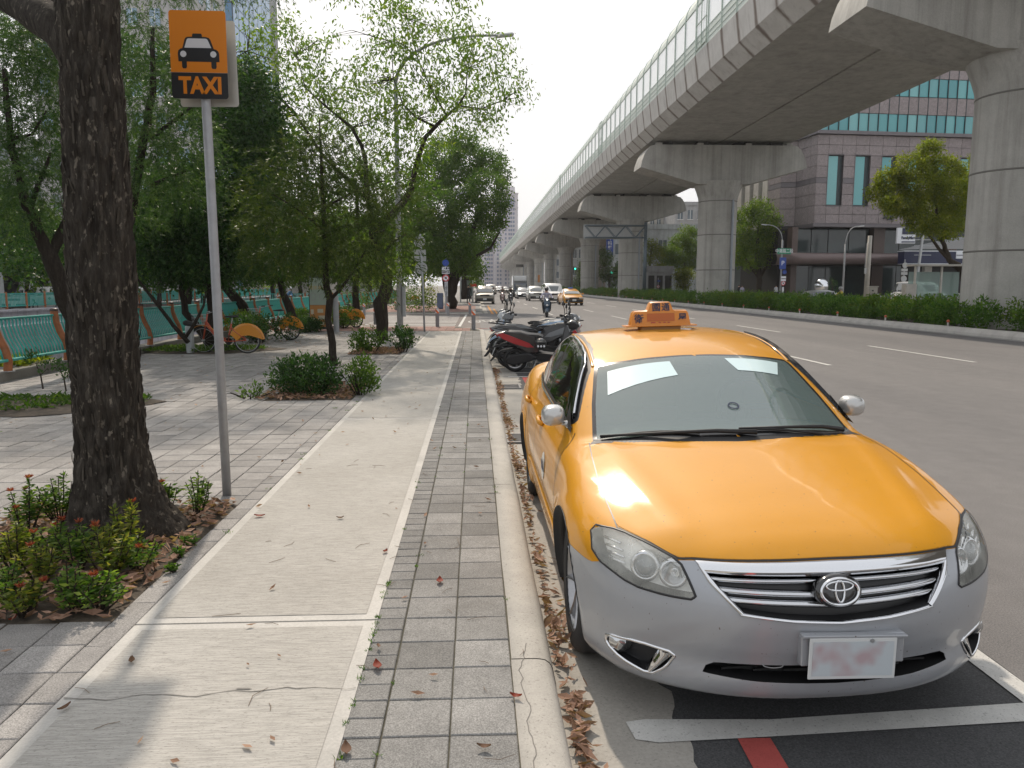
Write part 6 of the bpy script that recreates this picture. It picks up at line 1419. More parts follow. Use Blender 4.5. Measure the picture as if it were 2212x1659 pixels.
chrome_band('chrome_top_bar',[(-.492,.717),(-.25,.718),(0,.719),(.25,.718),(.492,.717)],[(-.463,.684),(-.25,.682),(0,.678),(.25,.682),(.463,.684)])
for s_ in (-1,1): chrome_band('chrome_side_bar',[(s_*.494,.718),(s_*.462,.655),(s_*.362,.553)],[(s_*.462,.685),(s_*.425,.64),(s_*.352,.564)])
chrome_band('chrome_bottom_bar',[(-.362,.560),(-.18,.541),(0,.532),(.18,.541),(.362,.560)],[(-.365,.551),(-.18,.531),(0,.521),(.18,.531),(.365,.551)])
for k,(zc_,hw,zb) in enumerate(((.655,.45,.653),(.620,.42,.612),(.588,.39,.572))):
    for seg in ((-1,1),) :
        A=[]
        for x in np.linspace(-hw,hw,41):
            z=zc_+(abs(x)/hw)*.004-(.012*(1-abs(x)/hw)**1.0 if k else .0); p=offp([x],[z],0)[0]+np.array([0,.022,0]); t_h=.013 if k<3 else .01
            A.append([p+np.array([0,.03,t_h*.8]),p+np.array([0,.004,t_h*.55]),p,p+np.array([0,.004,-t_h*.6]),p+np.array([0,.025,-t_h*.9])])
        q=MB(); q.grid(np.array(A)); q.build('grille_slat',mat('slat_chrome',(.62,.63,.65),.14,1.0) if 'slat_chrome' not in bpy.data.materials else bpy.data.materials['slat_chrome'],gl,smooth=True)
# emblem: three ellipses on a black oval
em_=thing('emblem',None,None); em_.parent=gl; ez=.633; ep_=offp([0],[ez],0)[0]; em_.location=(0,ep_[1]-.006,ez); em_.rotation_euler=(R(-12),0,0)
q=MB(); A=[]
for r_,d in ((0,-.008),(.5,-.0085),(.92,-.007),(1.0,0),(1.0,.03)): A.append([(math.cos(t)*.088*r_,d,math.sin(t)*.062*r_) for t in np.linspace(0,2*PI,33)])
q.grid(np.array(A)); q.build('badge_plate',mat('gloss_black',(.01,.01,.011),.12,coat=1),em_,smooth=True)
def ering(cx,cz,a,b_,r_): 
    q=MB(); n_=40; pts=[(cx+a*math.cos(t),-.012,cz+b_*math.sin(t)) for t in np.linspace(0,2*PI,n_+1)]; q.tube(pts,[r_*(1+.0*abs(math.sin(t))) for t in np.linspace(0,2*PI,n_+1)],8,cap=False); return q.build('badge_ring',chrome,em_,smooth=True)
ering(0,0,.070,.048,.0062); ering(0,.020,.050,.0165,.0046); ering(0,.002,.0165,.040,.0046)
# lower intake and splitter lip
q=MB(); ol=dens(INf,6,True); P=offp(ol[:,0],ol[:,1],0.0); Pb=P.copy(); Pb[:,1]+=.09; A=np.stack([P,Pb],1); A=np.concatenate([A,A[:1]]); q.grid(A); q.build('intake_recess',blackt,gl)
q=MB(); xs=np.linspace(-.50,.50,31); A=[]
for z in (.265,.31,.36): P=offp(xs,np.full(31,z),0.0); P[:,1]+=.09; A.append(P)
q.grid(np.array(A)); q.build('lower_intake',black,gl,smooth=True)
q=MB(); 
for x in np.linspace(-.46,.46,9):
    for z in (.30,.325): 
        p=offp([x],[z],0)[0]; q.box((p[0],p[1]+.07,z),(.112,.012,.008))
q.build('intake_bars',blackt,gl)
# fog lamp recesses
for sgn in (-1,1):
    fg=thing('fog_lamp_recess',None,None); fg.parent=taxi; roll_o(fg)
    ol=dens([(x*sgn,z) for x,z in FOG],3,True); P=offp(ol[:,0],ol[:,1],0.0); c_=P.mean(0); Pb=(P-c_)*.86+c_; Pb[:,1]+=.07
    q=MB(); A=np.stack([P,Pb],1); A=np.concatenate([A,A[:1]]); q.grid(A,flip=(sgn<0)); q.add(Pb,[tuple(range(len(Pb)))[::sgn]]); q.build('recess',blackt,fg,smooth=False)
    q=MB(); ribbon(q,P,.013,.001,closed=True,h=.005); q.build('chrome_trim',chrome,fg,smooth=True)
    q=MB(); A=[]
    for t in np.linspace(0,1,6):
        a=offp([sgn*(.575+.085*t-.0)],[.350-.108*t],.006)[0]; b_=offp([sgn*(.612+.050*t)],[.345-.098*t],.003)[0]; A.append([a+np.array([0,.01,0]),a,b_+np.array([0,-.002,0]),b_+np.array([0,.05,0])])
    q.grid(np.array(A),flip=(sgn>0)); q.build('chrome_blade',chrome,fg,smooth=True)
    p=offp([sgn*.735],[.318],0)[0]; q=MB(); Mx=Matrix.Rotation(PI/2,4,'X'); q.lathe([(0,.012),(.03,.008),(.042,0),(.045,-.02),(.05,-.04)],(p[0],p[1]+.04,p[2]),20,M=Matrix.Rotation(-sgn*R(20),4,'Z')@Mx); q.build('fog_lamp',lampb,fg,smooth=True)
# headlights
for sgn in (-1,1):
    hl=thing('headlight',None,None); hl.parent=taxi; roll_o(hl)
    Vx,t1,_=cut(Vhl,thl,lambda V:-V[:,0]*sgn); emit('lamp_cover',Vx,t1,lampc,hl,.003)
    u=np.unique(t1.ravel()); ol=dens([(x*sgn,z) for x,z in HL],3,True); 
    # back bowl: surface pushed inwards
    Vb=Vx.copy(); Vb[:,1]+=.055; Vb[:,0]*=.93; me=None; q=MB(); uu,inv=np.unique(t1.ravel(),return_inverse=True); q.add(Vb[uu],[tuple(t) for t in inv.reshape(-1,3)]); q.build('reflector_bowl',lampd,hl,smooth=True)
    P=offp(ol[:,0],ol[:,1],.0); ok=P[:,1]<.62; q=MB(); ribbon(q,P,.010,.002,closed=True,h=.002); q.build('lamp_seal',black,hl,smooth=True)
    for nme,x,z,r_,mm,dp in (('projector_lens',.675,.664,.052,mat('lens_glass',(.06,.07,.08),.02,0,coat=1,spec=1) if 'lens_glass' not in bpy.data.materials else bpy.data.materials['lens_glass'],.020),('high_beam_reflector',.580,.658,.050,lampb,.03)):
        p=offp([sgn*x],[z],0)[0]; nn=car_n(p[None])[0]; rot=Vector((nn[0]*.6,nn[1],nn[2]*.25)).to_track_quat('Z','Y').to_matrix().to_4x4(); c_=p+np.array([-sgn*.012,.030,0])
        q=MB()
        if nme[0]=='p': q.lathe([(0,.022),(r_*.45,.018),(r_*.75,.006),(r_*.82,-.004)],c_,24,M=rot)
        else: q.lathe([(r_*.95,.01),(r_*.75,-.012),(r_*.4,-.03),(.008,-.035),(.008,-.005),(0,-.003)],c_,24,M=rot)
        q.build(nme,mm,hl,smooth=True)
        q=MB(); q.lathe([(r_*.84,-.01),(r_*.86,.006),(r_*1.0,.008),(r_*1.18,-.004),(r_*1.22,-.03)],c_,28,M=rot); q.build('chrome_bezel',lampb,hl,smooth=True)
    for k in range(4):
        z0=.735-.022*k; p_=onsurf_side(sgn,[.50+.0*k,.40+.012*k],[z0,z0-.004],-.012); 
        a=offp([sgn*.80],[z0],-.018)[0]; b_=offp([sgn*.745],[z0-.002],-.02)[0]; q=MB(); q.tube([a,(a+b_)/2,b_],[.006,.006,.006],6); q.build('turn_signal_rib',lampb,hl,smooth=True)
# tow cap outline, plate
q=MB(); tt=smooth_poly([(-.285,.392),(-.215,.388),(-.195,.345),(-.235,.338),(-.272,.345)],2); tt=np.array(tt); ribbon(q,offp(tt[:,0],tt[:,1],0),.004,.0022,closed=True); roll_o(q.build('tow_cap_outline',greypaint,taxi))
pl=thing('plate_holder',None,None); pl.parent=taxi; roll_o(pl)
q=MB(); q.bbox((.035,-.020,.487),(.39,.034,.010),.002,M=Matrix.Rotation(R(2.2),4,'Y')@Matrix.Rotation(R(0),4,'Z')); q.bbox((.035,.0,.430),(.385,.035,.115),.004); q.build('bracket',silv,pl)
plm=mat('plate_white',(.60,.62,.62),.4,coat=.4)
Mp=Matrix.Rotation(R(2.0),4,'Y'); q=MB(); q.bbox((.025,-.034,.405),(.325,.006,.158),.0025,M=Mp); pt_=q.build('number_plate',plm,pl)
m,n,b=NT('smudged_plate_print'); v=coord(n,(1,1,1)); s_=noise(n,14,1,.4,v); n.links.new(ramp(n,s_,[(.48,(.47,.52,.55)),(.75,(.42,.33,.35))]),b.inputs['Base Color']); bset(b,rough=.5)
q=MB(); q.box((.025,-.0385,.405),(.30,.001,.13),M=Mp); q.build('plate_print',m,pt_)
q=MB(); q.cyl((.095,-.037,.472),.007,.006,10,M=Matrix.Rotation(PI/2,4,'X')); q.build('plate_screw',steel,pt_)
# wipers
for (a,b_,c_) in (((.10,1.135),(-.30,1.175),(-.66,1.325)),((.62,1.28),(.35,1.20),(.02,1.165))):
    q=MB(); p=onsurf_top([a[0],b_[0],c_[0]],[a[1],b_[1],c_[1]],.018); q.tube([p[0],(p[0]+p[1])/2+np.array([0,0,.012]),p[1]+np.array([0,0,.008]),p[2]],[.014,.011,.009,.006],6); pb=onsurf_top(np.linspace(b_[0]+.12,c_[0],8),np.interp(np.linspace(0,1,8),[0,1],[b_[1]-.01,c_[1]]),.010); q.tube(list(pb),.0065,6); roll_o(q.build('wiper',blackt,taxi,smooth=True))
# roof rails gap mouldings
for sgn in (-1,1):
    q=MB(); yy_=np.linspace(1.95,3.4,24); xx=np.interp(yy_,[1.95,2.2,3.0,3.4],[.600,.590,.575,.535]); P=onsurf_top(sgn*xx,yy_); ribbon(q,P,.018,.0,h=.006); roll_o(q.build('roof_moulding',yel,taxi,smooth=True)); q=MB(); ribbon(q,onsurf_top(sgn*(xx-.011),yy_),.004,.0015); roll_o(q.build('roof_moulding_gap',black,taxi))
# interior seen through the windshield
it=thing('cabin',None,None); it.parent=taxi; roll_o(it)
q=MB(); q.box((0,2.3,.62),(1.36,2.6,.1)); q.build('floor',interior,it); q=MB()
A=[[(x,y,z-.03*(abs(x)/.65)**2) for x in np.linspace(-.66,.66,9)] for y,z in ((1.20,.955),(1.40,.975),(1.62,.985),(1.78,.97),(1.86,.90),(1.88,.70))]; q.grid(np.array(A)); q.build('dashboard',mat('grey_dashboard',(.13,.125,.12),.6,bmp=.1,bs=200),it,smooth=True)
for x in (-.37,.37):
    q=MB(); q.bbox((x,2.50,.78),(.50,.5,.14),.05); q.bbox((x,2.76,1.03),(.48,.13,.56),.05,M=Matrix.Rotation(R(-12),4,'X')); q.bbox((x,2.84,1.33),(.24,.09,.15),.035); q.build('front_seat',seatm,it,auto=50)
q=MB(); q.bbox((0,3.45,1.05),(1.2,.15,.55),.05); q.build('rear_seat',seatm,it)
q=MB(); tt=np.linspace(0,2*PI,25); Mr=Matrix.Translation((.36,1.98,1.0))@Matrix.Rotation(R(65),4,'X'); q.tube([Mr@Vector((.18*math.cos(t),.18*math.sin(t),0)) for t in tt],.015,6,cap=False); q.tube([Mr@Vector((-.17,0,0)),Mr@Vector((.17,0,0))],.018,6); q.tube([Mr@Vector((0,0,0)),Mr@Vector((0,-.17,0))],.02,6); q.build('steering_wheel',black,it,smooth=True)
for quad in (((-.53,1.84),(-.17,1.80),(-.16,1.655),(-.565,1.635)),((.16,1.815),(.50,1.865),(.44,1.71),(.20,1.69))):  # pale patches laid on the glass, painting in its bright reflections
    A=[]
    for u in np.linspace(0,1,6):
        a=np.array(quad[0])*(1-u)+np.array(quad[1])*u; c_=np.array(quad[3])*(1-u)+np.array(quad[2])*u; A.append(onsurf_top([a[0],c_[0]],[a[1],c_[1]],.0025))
    q=MB(); q.grid(np.array(A)); roll_o(q.build('painted_reflection',mat('painted_reflection_tint',(.62,.78,.79),.2,coat=1) if 'painted_reflection_tint' not in bpy.data.materials else bpy.data.materials['painted_reflection_tint'],taxi,smooth=True))
q=MB(); q.bbox((-.02,1.86,1.255),(.24,.03,.065),.012); q.tube([(0,1.87,1.27),(0,1.90,1.31)],.01,6); q.build('rear_view_mirror',black,it)
q=MB(); p=onsurf_top([.06],[1.36],.003)[0]; nn=car_n(p[None])[0]; rot=Vector(nn).to_track_quat('Z','Y').to_matrix().to_4x4(); q.lathe([(.030,.001),(.030,.003),(.024,.003),(.024,.001)],p,28,M=rot); roll_o(q.build('round_sticker',navy,taxi))
q=MB(); q.lathe([(0,.0),(.026,.0),(.026,.03),(0,.03)],p-nn*.045,20,M=rot); q.box((p[0],p[1]+.03,p[2]-.06),(.03,.05,.05)); roll_o(q.build('dash_camera',black,taxi))
# roof sign
rs=thing('roof_sign',None,None); rs.parent=taxi; rs.scale=(.83,.83,.83); rs.location=(-.02,2.66*.17,1.447*.17); roll_o(rs); zr=1.447; orange=M_paint('sign_orange_plastic',(.60,.22,.02),0,.45,dust=.1,coatr=.3)
yS=2.66
def stepped(o=0): return [(-.255-o,0),(-.235-o,.10),(-.22-o,.116),(-.118-o,.118),(-.105,.128),(-.088,.178),(-.075,.188),(.075,.188),(.088,.178),(.105,.128),(.118+o,.118),(.22+o,.116),(.235+o,.10),(.255+o,0)]
q=MB(); A=[]
for d,inz,shr in ((-.068,-.0,.0),(-.064,.0,.0),(-.040,.006,.0),(0,.008,0),(.040,.006,0),(.064,0,0),(.068,0,0)):
    A.append([(x*(1-.02*(abs(d)/.07)),yS+d*(1-.35*max(0,z)/.19),zr+.035+z+(inz if z>.05 else 0)) for x,z in stepped()])
q.grid(np.array(A),flip=True); n_=len(A[0]); q.add(A[0],[tuple(range(n_))[::1]]); q.add(A[-1],[tuple(range(n_))[::-1]]); q.build('sign_box',orange,rs,auto=40)
q=MB(); q.bbox((0,yS,zr+.033),(.60,.17,.010),.004); q.build('sign_flange',orange,rs); q=MB(); q.bbox((0,yS,zr+.012),(.34,.13,.045),.01); q.build('sign_foot',mat('rusty_foot',(.25,.12,.03),.5),rs)
tilt=math.atan2(.35*.068,.19); Mf=lambda x,z: Matrix.Translation((x,yS-.0705*(1-.35*z/.19)-.001,zr+.035+z))@Matrix.Rotation(-tilt,4,'X')@UPR
for ch,x,z,s_ in (('國',-.036,.147,.074),('通',.042,.147,.070),('衛',-.183,.054,.080),('星',.183,.056,.080)): text_mesh(ch,s_,navy,'character',rs,Mf(x,z),.001,bold=.0012)
m,n,b=NT('blurred_orange_patch'); b.inputs['Base Color'].default_value=(.42,.12,.03,1); bset(b,rough=.6)
q=MB(); Mx=Mf(0,.068); q.add([Mx@Vector(p) for p in ((-.115,-.033,0),(.115,-.033,0),(.115,.033,0),(-.115,.033,0))],[(0,1,2,3)]); q.build('faded_phone_number',m,rs)
q=MB(); Mx=Mf(0,.026)
for x0,x1 in ((-.085,-.045),(-.02,.0),(.02,.04),(.055,.075)): q.add([Mx@Vector(p) for p in ((x0,-.004,.0005),(x1,-.004,.0005),(x1,.003,.0005),(x0,.003,.0005))],[(0,1,2,3)])
q.build('red_digit_strokes',rm,rs)
bpy.data.objects.remove(body_)
# ================================================================ OTHER VEHICLES, BICYCLES, PEOPLE
def slab(mb,poly,hw,cx=0,mi=0,inset=.012,mid=.6):
    """side outline (y,z) given thickness along x with rounded rims"""
    n_=len(poly); c=np.mean(np.array(poly),0); P=[]
    def ins(k): return [((y-c[0])*(1-k/max(.05,abs(y-c[0])+.05))+c[0],(z-c[1])*(1-k/max(.05,abs(z-c[1])+.05))+c[1]) for y,z in poly]
    lay=[(-hw,inset*2),(-hw*.93,inset*.7),(-hw*mid,0),(hw*mid,0),(hw*.93,inset*.7),(hw,inset*2)]
    A=[]
    for x,k in lay: q=ins(k); A.append([(cx+x,y,z) for y,z in q]+[(cx+x,q[0][0],q[0][1])])
    ar=sum(poly[i][0]*poly[(i+1)%n_][1]-poly[(i+1)%n_][0]*poly[i][1] for i in range(n_))
    mb.grid(A,mi,flip=(ar>0)); f0=tuple(range(n_)); mb.add(A[0][:n_],[f0[::-1] if ar>0 else f0],mi); mb.add(A[-1][:n_],[f0 if ar>0 else f0[::-1]],mi); return mb
def paint(name,col,metal=0,rough=.35): 
    return bpy.data.materials.get(name) or mat(name,col,rough,metal,coat=.8,coatr=.1)
glassc=mat('car_window_glass',(.05,.065,.07),.04,spec=.8,coat=1); lampw=mat('head_lamp_glass',(.65,.66,.66),.15,.3,coat=1); redl=mat('tail_lamp_red',(.35,.01,.01),.25,coat=1)
glow=mat('lit_lamp',(.9,.9,.85),.3); glow.node_tree.nodes['Principled BSDF'].inputs['Emission Color'].default_value=(1,.97,.9,1); glow.node_tree.nodes['Principled BSDF'].inputs['Emission Strength'].default_value=3
def car(name,label,loc,rz,col,lower=None,kind='sedan',cat='car',group=None,lit=False,roofsign=False,bumper=None):
    """front faces local -y"""
    t=thing(name,label,cat,loc,rz,group)
    if kind=='sedan': L,Wd,H_=4.6,1.78,1.45; prof=[(0,.30,.62),(.05,.24,.70),(.35,.2,.80),(1.25,.2,.95),(2.4,.2,.96),(3.9,.2,1.02),(4.45,.24,1.0),(4.6,.35,.9)]; cab=[(1.15,.93,.76,.93),(2.0,1.38,.62,.88),(2.4,1.45,.60,.88),(3.0,1.44,.60,.88),(3.5,1.35,.60,.86),(4.1,1.0,.72,.85)]
    elif kind=='suv': L,Wd,H_=4.5,1.82,1.68; prof=[(0,.35,.78),(.05,.27,.90),(.3,.24,.98),(1.2,.24,1.06),(2.4,.24,1.06),(3.9,.24,1.08),(4.4,.28,1.08),(4.5,.4,1.0)]; cab=[(1.1,1.03,.78,.9),(1.75,1.52,.66,.9),(2.1,1.66,.64,.9),(3.6,1.66,.64,.9),(4.1,1.5,.66,.9),(4.42,1.08,.74,.88)]
    elif kind=='van': L,Wd,H_=4.9,1.88,1.98; prof=[(0,.35,.80),(.05,.25,.95),(.25,.22,1.05),(.9,.22,1.18),(2.4,.22,1.15),(4.0,.22,1.15),(4.8,.25,1.15),(4.9,.4,1.1)]; cab=[(.75,1.12,.82,.93),(1.35,1.72,.76,.93),(1.7,1.93,.72,.93),(3.8,1.96,.72,.93),(4.6,1.9,.72,.93),(4.86,1.15,.80,.92)]
    hw=Wd/2
    def taper(y): return 1-.16*max(0,(.5-y)/.5)**2-.10*max(0,(y-(L-.5))/.5)**2
    A=[]
    for y,zb,zt in prof:
        w=hw*taper(y); A.append([(-w*.92,y,zb),(-w*.98,y,zb+.08),(-w,y,(zb+zt)/2),(-w*.965,y,zt-.10),(-w*.90,y,zt-.025),(-w*.5,y,zt+.012),(0,y,zt+.02),(w*.5,y,zt+.012),(w*.90,y,zt-.025),(w*.965,y,zt-.10),(w,y,(zb+zt)/2),(w*.98,y,zb+.08),(w*.92,y,zb),(-w*.92,y,zb)])
    q=MB(); q.grid(A,flip=False); q.add(A[0][:-1],[tuple(range(13))]); q.add(A[-1][:-1],[tuple(range(13))[::-1]]); q.build('body',col,t,auto=38)
    B=[]
    for y,zt,wt,wb in cab: 
        zb=.9 if kind=='sedan' else 1.0; B.append([(-hw*wb,y,zb),(-hw*wb*.99,y,zb+.06),(-hw*wt/.9 if False else -wt*hw/.89,y,zt-.05),(-wt*hw/.89*.86,y,zt),(0,y,zt+.015),(wt*hw/.89*.86,y,zt),(wt*hw/.89,y,zt-.05),(hw*wb*.99,y,zb+.06),(hw*wb,y,zb)])
    q=MB(); q.grid(B,flip=False); q.build('cabin',col,t,auto=40)
    # windscreen and side glass laid just proud of the cabin
    a,b_=B[0],B[1]; off=np.array([0,-.012,.012])
    def lerp(p,r_,k): return tuple(np.array(p)*(1-k)+np.array(r_)*k)
    q=MB(); bl_,br_,tl_,tr_=a[1],a[7],b_[2],b_[6]; X=np.array([[lerp(lerp(bl_,tl_,k),lerp(br_,tr_,k),u)+off+np.array([0,-.05*(1-(2*u-1)**2),.0]) for u in np.linspace(.05,.95,7)] for k in (.14,.5,1.0)]); q.grid(X); q.build('windscreen',glassc,t,smooth=True)
    for s_ in (-1,1):
        q=MB()
        rows=[]
        for k in range(1,len(B)-1 if kind!='van' else len(B)):
            r_=B[k]; lo=r_[1] if s_<0 else r_[7]; hi=r_[2] if s_<0 else r_[6]; rows.append([tuple(np.array(lerp(lo,hi,.05))+[s_*.012,0,.03]),tuple(np.array(lerp(lo,hi,.93))+[s_*.012,0,0])])
        q.grid(rows,flip=(s_>0)); q.build('side_window',glassc,t)
    for y in (.85,L-.85):
        for s_ in (-1,1): wheel(t,(s_*(hw-.10),y,.33),s_,'wheel',.33,False,w=.2)
    zl=prof[2][2]-.13
    for s_ in (-1,1):
        q=MB(); q.bbox((s_*hw*.70,.045 if kind=='sedan' else .03,zl-.02),(.40,.12,.13),.03,rz=s_*.25); q.build('head_lamp',glow if lit else lampw,t)
    q=MB(); q.bbox((0,-.005,zl-.03),(.85,.06,.14),.02); q.build('grille',blackt,t)
    q=MB(); q.bbox((0,.01,.42),(Wd*.86,.12,.26),.03); q.build('bumper',bumper or blackt,t)
    q=MB(); q.box((0,-.06,.48),(.34,.012,.16)); q.build('number_plate',plm,t)
    for s_ in (-1,1): q=MB(); q.bbox((s_*(hw+.09),1.45 if kind!='van' else 1.0,1.0 if kind=='sedan' else 1.15),(.2,.10,.14),.03); q.build('mirror',col,t)
    if roofsign: q=MB(); q.bbox((0,2.2,1.52),(.45,.12,.14),.03); q.build('roof_sign',roofsign,t)
    return t
D180=0
yelp=paint('cab_yellow',(.66,.285,.006)); whp=paint('white_car_paint',(.62,.63,.63)); sip=paint('silver_car_paint',(.36,.37,.36),.5); gyp=paint('grey_car_paint',(.13,.15,.17),.4); dkp=paint('dark_car_paint',(.04,.045,.05),.3); chp=paint('champagne_car_paint',(.30,.28,.24),.5)
def on(px,py): p=gp(px,py,0); return (p.x,p.y,0)
def put(kind,px,Y,name,label,col,**k): x=(px-1027)/1640*Y; return car(name,label,(x,Y,0.0),k.pop('rz',0),col,kind=kind,**k)
put('sedan',1240,66.5,'taxi_cab','oncoming orange taxi with black bumper, blue roof light, ahead of the white van',yelp,roofsign=paint('blue_lamp',(.02,.10,.5)),rz=R(2),bumper=blackt)
put('van',1199,75,'white_van','white van driving behind the rider in the light shirt',whp,rz=R(2))
put('suv',1160,85,'silver_suv','silver grey SUV beside the white van in traffic',sip,rz=R(2))
put('sedan',1132,99,'grey_sedan','dark grey sedan with headlights on, left of the silver SUV',gyp,lit=True,rz=R(2))
put('suv',1047,71.5,'parked_suv','champagne SUV parked at the left kerb beyond the crossing',chp,rz=R(0))
# truck
p_=((1124-1027)/1640*112,112,0); t=thing('box_truck','small dark blue cargo truck with white box top behind the grey sedan','truck',p_)
bluet=paint('dark_blue_truck',(.02,.05,.10)); q=MB(); q.bbox((0,.7,1.25),(1.9,1.4,1.5),.12); q.build('cab',bluet,t); q=MB(); q.bbox((0,3.6,1.9),(2.1,4.2,2.4),.04); q.build('cargo_box',paint('cargo_grey',(.25,.27,.28)),t); q=MB(); q.bbox((0,3.6,3.12),(2.14,4.3,.08),.02); q.bbox((0,1.2,2.7),(1.9,1.2,.7),.1); q.build('roof',whp,t); q=MB(); q.box((0,-.01,1.6),(1.6,.05,.6)); q.build('windscreen',glassc,t)
for s_ in (-1,1):
    q=MB(); q.box((s_*.7,-.01,.85),(.3,.04,.2)); q.build('head_lamp',lampw,t)
    for y in (.9,4.6): wheel(t,(s_*.85,y,.4),s_,'wheel',.4,False)
for i,(px,Y,kd,c_,lab) in enumerate(((1117,150,'sedan',yelp,'distant orange taxi behind the cargo truck'),(1074,185,'sedan',whp,'distant white car in the middle of the far traffic'),(1090,160,'sedan',sip,'distant silver car left of the far taxi'),(1062,150,'van',chp,'distant brownish red-topped van in the left lane'),(1056,128,'sedan',whp,'distant white sedan right behind the parked champagne SUV'),(1049,200,'sedan',whp,'far white car near the vanishing point'),(1043,240,'suv',sip,'far silver SUV near the vanishing point'),(1066,230,'sedan',dkp,'far dark sedan between the white cars'),(1040,110,'sedan',whp,'white sedan parked at the far left kerb'),(1040,150,'suv',gyp,'grey car parked at the far left kerb'),(1080,260,'sedan',whp,'smallest far white car'),(1055,300,'van',whp,'tiny far white van'))):
    put(kd,px,Y,'distant_car',lab,c_)
car('silver_sedan','silver sedan with dark glass on the road beyond the median hedge',((1868-1027)/1640*50,50,0),R(90),sip,cat='car')
car('far_bank_taxi','orange taxi nose at the left edge beyond the canal wall',(-31.3,29.5,0),R(90),yelp)
for i in range(7): car('far_bank_car',['white','grey','silver','dark','white','silver','grey'][i]+' car parked on the opposite canal bank, '+['nearest','second','third','fourth','fifth','sixth','farthest'][i]+' along the row',(-30.5-.3*(i%2),52+7.5*i,0),0,[whp,gyp,sip,dkp,whp,sip,gyp][i],kind='sedan' if i%2 else 'suv',group='cars parked on the opposite bank')
# white bus-like vehicle behind shelter on the right
q=car('white_truck','white and blue van parked behind the right-hand bus shelter',(36.0,58,.1),0,whp,kind='van')
# ---------------------------------------------------------------- people
def person(joints,edges,radii,name,mats,parent=None,lvl=1):
    me=bpy.data.meshes.new(name); me.from_pydata(joints,edges,[]); o=bpy.data.objects.new(name,me); COL.objects.link(o)
    m_=o.modifiers.new('s','SKIN'); me.skin_vertices[0].data[0].use_root=True
    for i,r_ in enumerate(radii): me.skin_vertices[0].data[i].radius=(r_,r_) if not hasattr(r_,'__len__') else r_
    s_=o.modifiers.new('d','SUBSURF'); s_.levels=lvl; s_.render_levels=lvl
    bpy.context.view_layer.update(); dg=bpy.context.evaluated_depsgraph_get(); m2=bpy.data.meshes.new_from_object(o.evaluated_get(dg)); bpy.data.objects.remove(o)
    m2.name=name; m2.materials.clear()
    for mm in mats: m2.materials.append(mm)
    m2.polygons.foreach_set('use_smooth',[True]*len(m2.polygons)); return link(name,m2,parent)
skin=mat('skin',(.42,.25,.17),.6)
EDG=[(0,1),(1,2),(2,3),(3,4),(2,5),(5,6),(6,7),(2,8),(8,9),(9,10),(0,11),(11,12),(12,13),(13,14),(0,15),(15,16),(16,17),(17,18)]
RAD=[.13,(.15,.11),(.13,.09),.055,.09,.065,.048,.035,.065,.048,.035,.088,.066,.045,.04,.088,.066,.045,.04]
def fig_mats(o,shirt,trousers,hip_z,skinm=None,headz=None,shoe=None):
    me=o.data; me.materials.clear(); [me.materials.append(x) for x in (shirt,trousers,skinm or skin,shoe or blackt)]
    for p in me.polygons:
        z=p.center.z; p.material_index=0 if z>hip_z else 1
        if headz and z>headz: p.material_index=2
    return o
def standing(label,loc,rz,shirt,trousers,h=1.68,stride=.12,helmet=None,hair=None,group=None):
    t=thing('person',label,'person',loc,rz,group); s=h/1.72
    J=[(0,0,.92),(0,.01,1.15),(0,0,1.42),(0,0,1.50),(0,-.02,1.62),(.19,0,1.38),(.23,.02,1.12),(.22,-.08,.90),(-.19,0,1.38),(-.23,.03,1.12),(-.22,-.05,.90),(.09,0,.88),(.10,-stride*.6,.50),(.10,-stride*.4,.10),(.10,-stride*.4-.12,.045),(-.09,0,.88),(-.10,stride*.4,.50),(-.10,stride*1.2,.10),(-.10,stride*1.2-.11,.05)]
    o=person([(x*s,y*s,z*s) for x,y,z in J],EDG,RAD,'body',[shirt],t); fig_mats(o,shirt,trousers,.93*s,headz=1.47*s)
    q=MB(); q.ball((0,.01*s,1.655*s),(.095,.105,.09),10,7); q.build('helmet' if helmet else 'hair',helmet or blackt,t,smooth=True); return t
SC_R=.25
